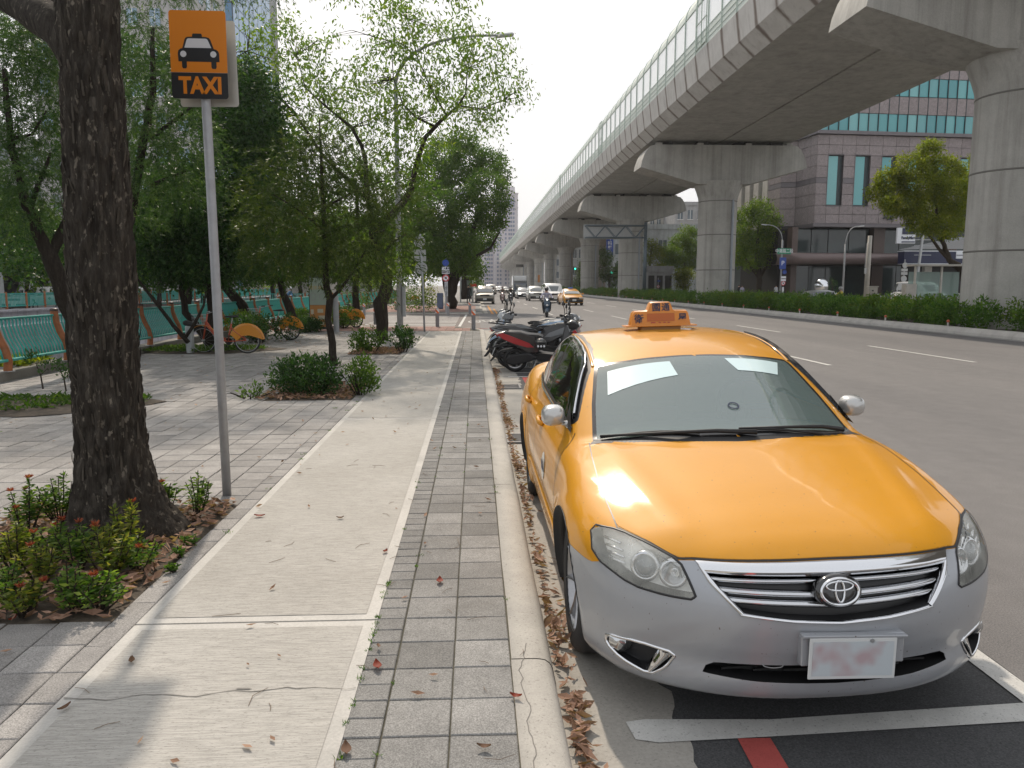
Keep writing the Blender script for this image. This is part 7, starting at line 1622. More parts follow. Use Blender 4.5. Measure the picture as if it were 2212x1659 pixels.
def scooter(name,label,loc,rz,body,accent,group=None,lean=0,style=0,face=None):
    """+y is forward; side stand lean about y"""
    t=thing(name,label,'scooter',loc,rz,group); t.rotation_euler=(0,lean,rz)
    def WH(y,nm):
        w=bpy.data.objects.new(nm,None); COL.objects.link(w); w.parent=t; w.location=(0,y,SC_R); Mx=Matrix.Rotation(PI/2,4,'Y')
        q=MB(); q.lathe([(SC_R*.70,-.05),(SC_R*.88,-.058),(SC_R,-.02),(SC_R,.02),(SC_R*.88,.058),(SC_R*.70,.05)],n=24,M=Mx,close=True); q.build('tyre',tyre,w,smooth=True)
        q=MB(); q.lathe([(SC_R*.70,.035),(SC_R*.62,.03),(SC_R*.60,-.03),(SC_R*.70,-.035)],n=24,M=Mx,close=True)
        for k in range(5): a=2*PI*k/5; q.tube([(0,0,0),(0,math.cos(a)*SC_R*.64,math.sin(a)*SC_R*.64)],[.03,.016],6)
        q.build('rim',alloy,w); 
    WH(-.62,'wheel'); WH(.64,'wheel')
    q=MB(); slab(q,[(-.95,.82),(-.80,.86),(-.45,.83),(-.2,.74),(-.12,.60),(-.12,.42),(-.30,.40),(-.55,.52),(-.80,.66),(-1.0,.80)],.15); q.build('side_panel',body,t,auto=45)
    q=MB(); 
    for s_ in (-1,1): slab(q,[(-.98,.80),(-.85,.82),(-.62,.735),(-.32,.62),(-.22,.53),(-.36,.53),(-.62,.60),(-.85,.70)],.012,cx=s_*.15,inset=.004)
    q.build('accent_panel',accent,t,auto=45)
    q=MB(); slab(q,[(-.78,.86),(-.50,.845),(-.34,.80),(-.10,.775),(-.04,.74),(-.08,.70),(-.4,.72),(-.7,.79),(-.82,.84)],.145,inset=.02); q.build('seat',mat('scooter_seat_vinyl',(.022,.022,.023),.5,bmp=.1,bs=300) if 'scooter_seat_vinyl' not in bpy.data.materials else bpy.data.materials['scooter_seat_vinyl'],t,auto=55)
    q=MB(); slab(q,[(-.20,.40),(.34,.30),(.44,.36),(.50,.44),(.36,.40),(.30,.365),(-.08,.42)],.14); slab(q,[(-.30,.45),(-.10,.44),(.36,.31),(.32,.22),(-.10,.24),(-.34,.34)],.11); q.build('floorboard',blackt,t,auto=45)
    q=MB(); slab(q,[(.30,.36),(.36,.36),(.44,.62),(.52,.90),(.62,.92),(.72,.72),(.70,.56),(.56,.40),(.44,.30)],.17,inset=.03); q.build('front_apron',body,t,auto=50)
    q=MB()
    for s_ in (-1,1): slab(q,[(.60,.90),(.71,.76),(.70,.58),(.52,.40),(.50,.44),(.60,.58),(.60,.72),(.55,.86)],.012,cx=s_*.163,inset=.004)
    q.build('front_accent',accent,t,auto=50)
    q=MB(); slab(q,[(.48,.90),(.44,1.02),(.52,1.08),(.64,1.05),(.70,.96),(.64,.88)],.11,inset=.03); q.build('handlebar_cowl',face or body,t,auto=50)
    q=MB(); q.ball((0,.69,.97) if not style else (0,.73,.66),(.075,.03,.055),12,8); q.build('head_lamp',lampw,t,smooth=True)
    q=MB(); q.tube([(-.36,.44,1.04),(-.2,.50,1.03),(0,.53,1.0),(.2,.50,1.03),(.36,.44,1.04)],.013,6); q.tube([(-.37,.43,1.04),(-.25,.48,1.035)],.02,6); q.tube([(.37,.43,1.04),(.25,.48,1.035)],.02,6); q.tube([(-.34,.50,1.03),(-.2,.56,1.03)],.006,5); q.tube([(.34,.50,1.03),(.2,.56,1.03)],.006,5); q.build('handlebar',blackt,t,smooth=True)
    for s_ in (-1,1):
        q=MB(); q.tube([(s_*.22,.50,1.04),(s_*.26,.50,1.16),(s_*.33,.48,1.24)],.007,5); q.build('mirror_stalk',blackt,t)
        q=MB(); q.ball((s_*.36,.48,1.27),(.075,.02,.05),12,8,M=Matrix.Rotation(.2*s_,4,'Y')); mo=q.build('mirror',blackt,t,smooth=True); q=MB(); q.ball((s_*.36,.466,1.27),(.063,.008,.04),12,6,M=Matrix.Rotation(.2*s_,4,'Y')); q.build('mirror_glass',chrome,mo,smooth=True)
    q=MB(); slab(q,[(.40,.34),(.46,.44),(.58,.53),(.74,.53),(.86,.44),(.93,.32),(.86,.40),(.72,.49),(.60,.49),(.50,.42)],.065); q.build('front_fender',body,t,auto=50)
    q=MB(); q.tube([(-.06,.55,.62),(-.07,.64,SC_R)],.02,6); q.tube([(.06,.55,.62),(.07,.64,SC_R)],.02,6); q.build('fork',steel,t)
    q=MB(); slab(q,[(-.80,.30),(-.70,.38),(-.30,.42),(-.16,.34),(-.30,.24),(-.66,.16),(-.80,.2)],.05,cx=.13,inset=.02); slab(q,[(-.5,.5),(-.2,.46),(-.16,.28),(-.45,.28)],.10); q.build('engine_case',mat('engine_dark',(.03,.03,.032),.45,.5) if 'engine_dark' not in bpy.data.materials else bpy.data.materials['engine_dark'],t,auto=45)
    q=MB(); q.tube([(-.14,-.15,.25),(-.15,-.40,.24),(-.16,-.52,.30)],.022,6); q.tube([(-.16,-.45,.29),(-.165,-.92,.42)],[.055,.062],10); q.build('muffler',mat('muffler_black',(.03,.03,.03),.35,.6) if 'muffler_black' not in bpy.data.materials else bpy.data.materials['muffler_black'],t,smooth=False,auto=40)
    q=MB(); slab(q,[(-.66,.50),(-.88,.46),(-1.04,.36),(-1.14,.22),(-1.10,.22),(-1.0,.34),(-.86,.42),(-.66,.45)],.05); q.build('rear_fender',blackt,t,auto=45)
    q=MB(); q.box((0,-1.06,.42),(.20,.01,.14),M=Matrix.Rotation(-.4,4,'X')); q.build('number_plate',plm,t); q=MB(); slab(q,[(-1.03,.80),(-.98,.72),(-.94,.74),(-.95,.82)],.08,inset=.008); q.build('tail_lamp',redl,t)
    q=MB(); q.tube([(-.09,-.74,.87),(-.10,-.98,.90),(0,-1.05,.90),(.10,-.98,.90),(.09,-.74,.87)],.012,6); q.build('grab_rail',blackt,t)
    q=MB(); q.tube([(-.10,-.18,.26),(-.16,-.26,.02)],.010,5); q.tube([(.10,-.18,.26),(.16,-.26,.02)],.010,5); q.build('stand',steel,t)
    q=MB(); q.tube([(-.12,-.55,.5),(-.12,-.62,.26)],.022,6); q.build('shock',redl if style==2 else steel,t)
    return t
redp_=paint('scooter_red',(.36,.012,.018)); blk_=paint('scooter_black',(.016,.016,.018)); wht_=paint('scooter_white',(.6,.62,.64)); blu_=paint('scooter_pale_blue',(.28,.40,.55),.2); gry_=paint('scooter_grey',(.16,.17,.18),.4); pnk_=paint('scooter_rose',(.42,.30,.28),.3)
G_='scooters parked behind the taxi'
s1=scooter('parked_scooter','black parked scooter with long red side stripe, nearest of the row, behind the yellow taxi',(1.42,15.45,.005),R(-97),blk_,redp_,G_,R(5))
scooter('parked_scooter','plain black scooter parked second in the row, partly hidden by the red-striped one',(1.36,16.1,.005),R(-102),blk_,gry_,G_,R(-6))
scooter('parked_scooter','grey scooter with rose nose panels parked third in the row',(1.55,16.8,.005),R(-99),gry_,pnk_,G_,R(-5))
scooter('parked_scooter','dark scooter facing the kerb with round grey cowl, fourth in the row',(1.35,17.5,.005),R(82),blk_,gry_,G_,R(6),face=gry_)
scooter('parked_scooter','pale blue scooter with white cowl facing the kerb, fifth in the row',(1.26,18.25,.005),R(86),blu_,wht_,G_,R(6),face=wht_,style=1)
scooter('parked_scooter','white scooter facing the kerb, sixth in the row',(1.34,19.0,.005),R(80),wht_,blk_,G_,R(7),style=1)
scooter('parked_scooter','grey scooter with raised mirrors facing the kerb, last in the row',(1.30,19.8,.005),R(84),gry_,blk_,G_,R(5),style=1)
for o_ in [x for x in COL.objects if x.name.startswith('parked_scooter') and x.location.y>15.6]: o_.scale=(1.07,1.07,1.07)
t=thing('helmet','black open-face helmet with goggles hanging on the red-striped scooter','helmet',(1.30,15.18,.60)); q=MB(); q.ball((0,0,0),(.125,.135,.12),16,12); q.build('shell',paint('helmet_gloss',(.03,.03,.032)),t,smooth=True); q=MB()
for x in (-.06,0,.06): q.ball((x,-.125,-.04),(.02,.015,.025),8,6)
q.build('badges',wht,t,smooth=True); q=MB(); q.ball((0,-.09,.03),(.11,.07,.035),12,8); q.build('peak',blackt,t,smooth=True)
lightshirt=mat('pale_lilac_shirt',(.38,.37,.46),.9); blackc=mat('black_cloth',(.02,.02,.022),.9); brownc=mat('brown_jacket',(.16,.12,.10),.9); bluec=mat('blue_jacket',(.08,.20,.38),.9); yelc=mat('yellow_shirt',(.45,.38,.06),.9); whc=mat('white_shirt',(.55,.56,.58),.9); navyc=mat('navy_trousers',(.03,.035,.06),.9)
def rider(label,loc,rz,shirt,trousers,helmet,face_mask=None):
    # seated on a scooter whose local +y is forward
    t=thing('person',label,'person',loc,rz)
    J=[(0,-.28,.86),(0,-.26,1.08),(0,-.20,1.32),(0,-.17,1.41),(0,-.15,1.52),(.20,-.19,1.29),(.31,.02,1.10),(.33,.40,1.06),(-.20,-.19,1.29),(-.31,.02,1.10),(-.33,.40,1.06),(.11,-.22,.84),(.22,.16,.78),(.20,.22,.40),(.20,.36,.36),(-.11,-.22,.84),(-.22,.16,.78),(-.20,.22,.40),(-.20,.36,.36)]
    o=person(J,EDG,RAD,'body',[shirt],t); fig_mats(o,shirt,trousers,.92,headz=1.37)
    q=MB(); q.ball((0,-.16,1.56),(.125,.14,.125),14,10); q.build('helmet',helmet,t,smooth=True)
    if face_mask: q=MB(); q.ball((0,-.06,1.50),(.075,.04,.05),10,8); q.build('face_mask',face_mask,t,smooth=True)
    return t
def ridden(px,Y,label,plabel,body,acc,shirt,trs,helm,mask=None,style=1):
    x=(px-1027)/1640*Y; rz=PI+R(-3); t=scooter('ridden_scooter',label,(x,Y,0),rz,body,acc,style=style); q=MB(); q.ball((0,.72,.97),(.05,.03,.04),10,6); q.build('lit_head_lamp',glow,t,smooth=True)
    p=rider(plabel,(x,Y,0),rz,shirt,trs,helm,mask); return p
navyb=paint('scooter_navy',(.02,.05,.09)); 
ridden(1180,43,'dark blue oncoming scooter in the middle lane, largest of the ridden ones','rider in pale lilac shirt and black helmet on the dark blue scooter',navyb,navyb,lightshirt,blackc,paint('helmet_black',(.02,.02,.02)))
ridden(1085,75,'rose-brown oncoming scooter beside the parked champagne SUV','rider in brown jacket on the rose-brown scooter',pnk_,pnk_,brownc,blackc,paint('helmet_brown',(.12,.08,.07)),whc)
ridden(1102.5,75.3,'black and white oncoming scooter, right of the rose-brown one','rider all in black with white face mask on the black and white scooter',blk_,wht_,blackc,blackc,paint('helmet_black2',(.015,.015,.015)),whc)
ridden(1066,120,'small distant scooter in the left lane','distant rider near the left kerb lane',blk_,gry_,brownc,blackc,paint('helmet_grey',(.3,.3,.3)))
standing('dark-clothed pedestrian walking under the far street trees on the left pavement',((1012-1027)/1640*68,68,SW-.01),R(10),blackc,blackc,1.68)
standing('second pedestrian beside the small far bus shelter',((1016-1027)/1640*88,88,SW-.01),0,brownc,navyc,1.7)
standing('person in lilac top waiting beyond the hedge by the dark lobby',((1607-1027)/1640*86,86,.1),0,lightshirt,navyc,1.65)
standing('person in dark jacket next to the lilac-topped one beyond the hedge',((1600-1027)/1640*88,88,.1),R(40),blackc,blackc,1.72)
standing('person in white shirt under the lobby canopy beyond the hedge',((1682-1027)/1640*86,86,.1),R(20),whc,navyc,1.7)
x=(1821-1027)/1640*49; scooter('ridden_scooter','dark scooter with rider in yellow shirt beside the silver sedan beyond the hedge',(x,49,0),R(90),blk_,gry_); rider('rider in yellow shirt passing beyond the median hedge',(x,49,0),R(90),yelc,blackc,paint('helmet_grey',(.3,.3,.3)))
x=(630-1027)/1640*46; scooter('ridden_scooter','scooter crossing the canal bridge with the blue-jacketed rider',(x*1.196,55,0),R(90),blk_,gry_); rider('rider in blue jacket and white helmet crossing the canal bridge',(x*1.196,55,0),R(90),bluec,blackc,paint('helmet_white',(.6,.62,.64)))
# scooters parked beyond the hedge on the right
for i in range(12):
    c_=[blk_,gry_,wht_,redp_][i%4]; a_=[wht_,redp_,gry_,blk_][(i//2)%4]; x=34.6+i*.72+(2.2 if i>5 else 0)
    scooter('row_scooter',['black','grey','white','red','black','grey','white','red','black','grey','white','red'][i]+' scooter, '+['first','second','third','fourth','fifth','sixth','seventh','eighth','ninth','tenth','eleventh','twelfth'][i]+' from the left in the row near the right bus shelter',((1905-1027)/1640*56+i*.62,56+(i%3)*.3,.1),R(180+(i*37)%20-10),c_,a_,'scooters parked by the right bus shelter',style=i%2)
# ---------------------------------------------------------------- bicycles
orf=paint('bicycle_orange',(.62,.24,.015)); orr=paint('bicycle_red_orange',(.45,.07,.025)); 
def bicycle(label,loc,rz,lean=0):
    t=thing('share_bicycle',label,'bicycle',loc,rz,'orange share bicycles at the docks'); t.rotation_euler=(0,lean,rz); Rw=.32
    for y in (-.53,.53):
        w=bpy.data.objects.new('wheel',None); COL.objects.link(w); w.parent=t; w.location=(0,y,Rw); q=MB(); tt=np.linspace(0,2*PI,33); q.tube([(0,Rw*math.cos(a)*.95,Rw*math.sin(a)*.95) for a in tt],.021,8,cap=False); q.build('tyre',tyre,w,smooth=True)
        q=MB(); q.tube([(0,Rw*math.cos(a)*.88,Rw*math.sin(a)*.88) for a in tt],.009,6,cap=False)
        for k in range(14): a=2*PI*k/14; q.tube([(.02*(-1)**k,0,0),(0,Rw*.88*math.cos(a),Rw*.88*math.sin(a))],.0022,3,cap=False)
        q.tube([(-.05,0,0),(.05,0,0)],.025,8); q.build('spokes',steel,w)
    q=MB(); q.tube([(0,.53,Rw),(0,.43,.78),(0,.40,.95)],.02,8); q.tube([(0,.44,.70),(0,.18,.36),(0,-.06,.29)],.026,8); q.tube([(0,.44,.78),(0,.22,.46),(0,-.02,.35)],.02,8); q.tube([(0,-.06,.28),(0,-.17,.72)],.022,8); q.tube([(.05,-.08,.29),(.06,-.53,Rw)],.013,6); q.tube([(-.05,-.08,.29),(-.06,-.53,Rw)],.013,6); q.tube([(.05,-.15,.62),(.06,-.53,Rw)],.012,6); q.tube([(-.05,-.15,.62),(-.06,-.53,Rw)],.012,6); q.build('frame',orr,t,smooth=True)
    q=MB(); pl_=[(-.53+.37*math.cos(a),Rw+.37*math.sin(a)) for a in np.linspace(-.15,PI+.0,16)]+[(-.53+.10*math.cos(a),Rw+.10*math.sin(a)) for a in np.linspace(PI*.9,.0,6)]
    pl_=[(-.53-.40*math.cos(a)*.97,Rw+.36*math.sin(a)) for a in np.linspace(0.05,PI-.35,15)]+[(-.30,Rw-.02),(-.42,Rw+.10),(-.60,Rw+.12),(-.80,Rw+.06)]
    for s_ in (-1,1): slab(q,pl_,.012,cx=s_*.045,inset=.003)
    q.tube([(0,-.53-.385*math.cos(a),Rw+.365*math.sin(a)) for a in np.linspace(.05,PI-.3,15)],.045,6,squash=.35); q.build('rear_fender',orf,t,auto=50)
    q=MB(); q.tube([(0,.53+.37*math.cos(a),Rw+.36*math.sin(a)) for a in np.linspace(.6,PI-.3,12)],.03,6,squash=.3); q.build('front_fender',orf,t,smooth=True)
    q=MB(); q.tube([(0,-.17,.72),(0,-.20,.86)],.014,8); q.build('seat_post',steel,t); q=MB(); slab(q,[(-.34,.90),(-.30,.93),(-.10,.91),(-.02,.90),(-.06,.87),(-.24,.86),(-.34,.87)],.085,inset=.02,mid=.3); q.build('saddle',blackt,t,auto=60)
    q=MB(); q.tube([(-.28,.22,1.02),(-.2,.34,1.0),(0,.40,.96),(.2,.34,1.0),(.28,.22,1.02)],.012,6); q.build('handlebar',steel,t,smooth=True); q=MB(); q.tube([(-.28,.22,1.02),(-.26,.12,1.025)],.018,6); q.tube([(.28,.22,1.02),(.26,.12,1.025)],.018,6); q.build('grip',blackt,t)
    q=MB(); b0,b1=(.15,.13),(.19,.17)
    for z,f in ((.70,0),(.78,.33),(.86,.66),(.94,1)): a=.12+.03*f; c_=.10+.03*f; q.tube([(-a,.60-c_,z),(a,.60-c_,z),(a,.60+c_,z),(-a,.60+c_,z),(-a,.60-c_,z)],.005,4)
    for k in range(5):
        for s_ in (-1,1): u=-1+k*.5; q.tube([(.12*u,.60+s_*.10,.70),(.15*u,.60+s_*.13,.94)],.003,3); q.tube([(s_*.12,.60+.10*u,.70),(s_*.15,.60+.13*u,.94)],.003,3)
    q.build('basket',steel,t)
    q=MB(); q.lathe([(.02,0),(.085,.0),(.09,.012),(.02,.012)],(.06,-.06,.29),18,M=Matrix.Rotation(PI/2,4,'Y')); q.tube([(.07,-.06,.29),(.09,.02,.15)],.01,5); q.box((.13,.02,.15),(.09,.06,.02)); q.tube([(-.07,-.06,.29),(-.09,-.14,.43)],.01,5); q.box((-.13,-.14,.43),(.09,.06,.02)); q.build('crank',blackt,t,auto=40)
    return t
def dock(label,loc,rz=0):
    t=thing('bicycle_dock',label,'dock',loc,rz,'grey docking posts'); q=MB(); q.bbox((0,0,.34),(.18,.16,.68),.03); q.build('post',mat('dock_grey',(.40,.42,.43),.4,.2) if 'dock_grey' not in bpy.data.materials else bpy.data.materials['dock_grey'],t,auto=40); q=MB(); q.bbox((0,.0,.72),(.20,.26,.12),.04,M=Matrix.Rotation(.3,4,'X')); q.build('dock_head',blackt,t); return t
p=gp(533,763,SW); bicycle('nearest orange bicycle behind the sign pole, rear wheel skirt showing',(p.x-.50,p.y,SW),R(88)); dock('grey docking post at the front wheel of the nearest bicycle',(p.x-1.32,p.y-.05,SW),R(90))
p=gp(628,734,SW); bicycle('second orange bicycle half sunk in the clipped hedge',(p.x-.50,p.y,SW),R(80)); dock('grey docking post hidden in the hedge by the second bicycle',(p.x-1.4,p.y-.1,SW),R(90))
p=gp(742,708,SW); bicycle('third orange bicycle, left of the pair beside the reddish bush',(p.x-.45,p.y,SW),R(70)); bicycle('fourth orange bicycle, right of the pair beside the reddish bush',(p.x-.02,p.y+.35,SW),R(66))
p=gp(885,655,SW); bicycle('far orange bicycle in the shrub bed beyond the side street',(p.x,p.y,SW),R(80))
p=gp(470,700,SW)
# ================================================================ STREET FURNITURE
tsor=mat('sign_orange',(.56,.17,.003),.45,spec=.3); tsbk=mat('sign_black',(.012,.012,.013),.45,spec=.3); tswh=mat('sign_white',(.52,.51,.52),.5); tback=mat('sign_back_aluminium',(.44,.42,.38),.45,.5,var=.1,vs=8)
polem=mat('painted_pole_grey',(.36,.37,.39),.45,.3,var=.12,vs=6,dirt=.35,ds=5,dcol=(.14,.13,.12))
def rrect(w,h,r,n_=5):
    P=[]
    for cx,cz,a0 in ((w/2-r,h/2-r,0),(-w/2+r,h/2-r,PI/2),(-w/2+r,-h/2+r,PI),(w/2-r,-h/2+r,3*PI/2)):
        for k in range(n_+1): a=a0+PI/2*k/n_; P.append((cx+r*math.cos(a),cz+r*math.sin(a)))
    return P
def flat(mb,poly,y0,y1,c=(0,0,0),M=None,mi=0):
    n_=len(poly); vs=[Vector((x,y0,z)) for x,z in poly]+[Vector((x,y1,z)) for x,z in poly]
    if M is not None: vs=[M@v for v in vs]
    vs=[v+Vector(c) for v in vs]; mb.add(vs,[tuple(range(n_)),tuple(range(n_,2*n_))[::-1]]+[(i,n_+i,n_+(i+1)%n_,(i+1)%n_) for i in range(n_)],mi); return mb
TS=thing('taxi_stand_sign','orange and black TAXI sign on a galvanised pole beside the path','sign',(-1.965,5.92,SW))
q=MB(); q.tube([(0,0,-.02),(-.004,0,1.5),(-.010,0,2.99),(-.010,0,3.5)],.0335,20); q.build('pole',polem,TS,smooth=True)
q=MB(); q.cyl((-.010,0,3.5),.035,.01,16); q.build('pole_cap',steel,TS)
sc_=Vector((-.030,-.045,3.296)); SWd,SHt=.404,.612; Mt=Matrix.Rotation(R(.4),4,'Y')
q=MB(); flat(q,rrect(SWd,SHt,.022),-.003,.0,sc_,Mt); sp_=q.build('sign_plate',tback,TS)
q=MB(); pol=[p for p in rrect(SWd,SHt,.022) if p[1]>-.115]+[(-SWd/2,-.122),(SWd/2,-.122)]
up=rrect(SWd,SHt,.022)[:12]; flat(q,up+[(-SWd/2,-.122),(SWd/2,-.122)],-.0045,-.0032,sc_,Mt); q.build('orange_field',tsor,sp_)
lo=rrect(SWd,SHt,.022)[12:]; flat(q:=MB(),[(SWd/2,-.124),(-SWd/2,-.124)]+lo,-.0045,-.0032,sc_,Mt); q.build('black_field',tsbk,sp_)
def pic(poly,y,m,name): q=MB(); flat(q,poly,y-.0008,y,sc_,Mt); return q.build(name,m,sp_)
# car pictogram (front view), drawn from the sign: units of its width
def S(x,z): return (x*SWd*1.08,z*SWd*1.08)
body=[S(*p) for p in ((-.34,-.075),(-.345,.055),(-.335,.10),(-.30,.13),(-.268,.135),(-.225,.28),(-.205,.308),(-.17,.318),(-.10,.322),(-.10,.355),(-.085,.372),(.045,.372),(.06,.355),(.06,.322),(.13,.318),(.17,.305),(.195,.275),(.245,.13),(.285,.12),(.318,.09),(.33,.05),(.33,-.075))]
body=[(x+.003,z-.015) for x,z in body]
pic(body,-.0048,tsbk,'car_symbol')
for x0,x1 in ((-.285,-.205),(.195,.28)): pic([(x+.003,z-.015) for x,z in [S(x0,-.07),S(x0,-.16),S(x0+.015,-.185),S(x1-.015,-.185),S(x1,-.16),S(x1,-.07)]],-.0048,tsbk,'wheel_symbol')
pic([(x+.003,z-.015) for x,z in [S(-.232,.145),S(-.192,.265),S(-.18,.285),S(-.16,.292),S(.118,.292),S(.14,.285),S(.155,.262),S(.205,.145)]],-.0062,tswh,'windscreen_symbol')
for cx in (-.255,.235): pic([(S(cx,0)[0]+.003+.0218*math.cos(a),-.007+S(0,.045)[1]*.6+.0218*math.sin(a)) for a in np.linspace(0,2*PI,20,endpoint=False)],-.0062,tswh,'lamp_symbol')
text_mesh('TAXI',.160,tsor,'lettering',sp_,Matrix.Translation(sc_+Vector((.004,-.0052,-.218)))@Mt@UPR,.001,bold=.0065,squeeze=.86)
q=MB(); flat(q,rrect(.425,.61,.022),.0,.003,(-.004,.055,3.262),Matrix.Rotation(R(-.6),4,'Y')); q.build('rear_sign_plate',tback,TS)
q=MB(); 
for z in (3.12,3.42): q.bbox((-.01,.005,z),(.11,.095,.03),.004)
q.build('bracket',steel,TS)
# street lamps
def street_lamp(label,base,h,arm,rise,r0=.11,head=.55,m=greypaint,group='street lamps',seg=8,rz=0,box=False):
    t=thing('street_lamp',label,'street lamp',base,rz,group); q=MB(); q.tube([(0,0,0),(0,0,h*.5),(0,0,h-rise)],[r0,r0*.8,r0*.6],12); q.build('pole',m,t,smooth=True)
    s_=1 if arm>0 else -1; a=abs(arm); P=[(0,0,h-rise)]
    for k in range(1,seg+1): u=k/seg; P.append((s_*a*(1-math.cos(u*PI/2))*.999,0,h-rise+rise*math.sin(u*PI/2)*.94+.06*rise*u))
    P=[(0,0,h-rise)]+[(s_*a*u**1.6,0,h-rise+rise*(1-(1-u)**2.2)) for u in np.linspace(.1,1,seg)]
    q=MB(); q.tube(P,[r0*.55-(r0*.2)*i/len(P) for i in range(len(P))],8); q.build('arm',m,t,smooth=True)
    e=P[-1]; q=MB(); q.bbox((e[0]+s_*head*.45,0,e[2]+.01),(head,.20,.10),.04,M=Matrix.Rotation(-s_*R(6),4,'Y')); q.build('lamp_head',mat('lamp_head_pale',(.5,.52,.53),.4) if 'lamp_head_pale' not in bpy.data.materials else bpy.data.materials['lamp_head_pale'],t)
    q=MB(); q.cyl((0,0,0),r0*1.9,.03,16); q.cyl((0,0,.03),r0*1.35,.25,12,r2=r0*1.1); q.build('base_plate',steel,t)
    if box: q=MB(); q.bbox((.14,-.05,1.15),(.10,.16,1.0),.01); q.build('control_box',greypaint,t)
    return t
b0=gp(865,728,SW); street_lamp('tall grey street lamp by the third planting bed, its arm lost in leaves',(b0.x,b0.y,SW),9.2,3.1,1.4,.10,.55,box=True); q=MB(); q.bbox((b0.x+.15,b0.y-.1,SW+.06),(.5,.5,.16),.02); tag(q.build('lamp_footing',lowc),'square concrete footing of the tall street lamp by the third planting bed','footing')
b0=gp(965,668,SW); street_lamp('street lamp with long curved arm in front of the far spreading tree',(b0.x,b0.y,SW),1.77+(616-437)/1640*b0.y+.4,2.2,1.1,.10,.55)
for (px,Y,ytop,armpx,lab) in ((1691,84,489,-36,'curved street lamp beside the P sign beyond the hedge'),(1831,69,492,26,'slim street lamp leaning right in front of the office lobby'),(1440,118,540,-12,'pale lamp arm among the trees right of the gantry'),(1300,150,567,-12,'small lamp arm near the clinic')):
    x=(px-1027)/1640*Y; h_=1.77+(616-ytop)/1640*Y; street_lamp(lab,(x,Y,.1),h_,armpx/1640*Y,1.6,.10,.6)
t=thing('concrete_pole','pale concrete utility pole standing between the lamp and the shop sign','pole',((1884-1027)/1640*65,65,.1)); q=MB(); q.tube([(0,0,0),(.05,0,5.9)],[.22,.17],12); q.build('shaft',cream,t,smooth=True); q=MB(); q.tube([(0,-.1,5.4),(-.25,-.1,5.2),(-.3,-.1,3.2)],.03,6); q.box((-.25,-.1,2.9),(.15,.12,.5)); q.build('wiring',steel,t)
t=thing('cabinet','small pale cabinet on a post right of the concrete pole','cabinet',((1898-1027)/1640*63,63,.1)); q=MB(); q.box((0,0,1.2),(.65,.4,.6)); q.box((0,0,1.55),(.8,.5,.08)); q.build('box',cream,t); q=MB(); q.box((0,0,.45),(.2,.2,.9)); q.build('post',cream,t)
# round sign backs
def disc(mb,c,r_,y=0,mi=0,th=.01,n_=24): return flat(mb,[(r_*math.cos(a),r_*math.sin(a)) for a in np.linspace(0,2*PI,n_,endpoint=False)],y,y+th,c,None,mi)
sgb=mat('sign_back_grey',(.42,.43,.43),.5,.3,var=.08,vs=5)
b0=gp(917,716,SW); k=b0.y/1640
t=thing('sign_back_pole','pole with two round and two rectangular sign backs at the end of the path','sign',(b0.x,b0.y,SW)); q=MB(); q.tube([(0,0,0),(-.03,0,1.6),(-.10,0,3.42)],.035,10); q.build('pole',polem,t,smooth=True)
for cx,cy_,r_ in ((909,524,12),(912,580,13)): q=MB(); disc(q,((cx-917)*k,.05,1.77-SW+(616-cy_)*k),r_*k); q.build('round_sign',sgb,t)
for cx,cy_ in ((909.5,546.5),(910,560)): q=MB(); q.box(((cx-917)*k,.055,1.77-SW+(616-cy_)*k),(25*k,.01,11*k)); q.build('rectangular_sign',sgb,t)
blues=mat('traffic_blue',(.02,.06,.30),.4); reds=mat('traffic_red',(.50,.02,.03),.4)
def sign_pole(label,px,Y,zb,items,top=None,rad=.05):
    x0=(px-1027)/1640*Y; k=Y/1640; t=thing('sign_pole',label,'sign',(x0,Y,zb)); ztop=1.77-zb+(616-(top or min(i[2] for i in items)-6))*k
    q=MB(); q.tube([(0,.03,0),(0,.03,ztop)],rad,8); q.build('pole',polem,t)
    for kind,cx,cy_,w,h_,m_,txt in items:
        c=((cx-px)*k,-.06,1.77-zb+(616-cy_)*k); q=MB()
        if kind=='disc': disc(q,c,w*k,th=.02)
        elif kind=='ring':
            disc(q,c,w*k,th=.02); q2=MB(); disc(q2,(c[0],c[1]-.012,c[2]),w*k*.72,th=.01); o=q.build('round_sign',m_,t); q2.build('sign_face',wht,o)
            q3=MB(); d=w*k*.75; q3.add([(c[0]-d*.75,c[1]-.016,c[2]+d*.6),(c[0]-d*.6,c[1]-.016,c[2]+d*.75),(c[0]+d*.75,c[1]-.016,c[2]-d*.6),(c[0]+d*.6,c[1]-.016,c[2]-d*.75)],[(0,3,2,1)]); q3.build('slash',m_,o)
            q3=MB(); q3.box((c[0],c[1]-.014,c[2]),(d*.8,.004,d*.55)); q3.box((c[0]+d*.1,c[1]-.014,c[2]+d*.35),(d*.2,.004,d*.7)); q3.build('symbol',tsbk,o); continue
        else: q.box(c,(w*k,.03,h_*k))
        o=q.build('sign_panel' if kind!='disc' else 'round_sign',m_,t)
        if txt:
            s_,tm_,vert=txt
            if vert:
                n_=len(s_)
                for i,ch in enumerate(s_): text_mesh(ch,w*k*.95,tm_,'character',o,Matrix.Translation((c[0],c[1]-.02,c[2]+h_*k*(.5-(i+.5)/n_)))@UPR,.004)
            else: text_mesh(s_,h_*k*.75,tm_,'lettering',o,Matrix.Translation((c[0],c[1]-.02,c[2]))@UPR,.004,bold=.004,squeeze=.85)
    return t
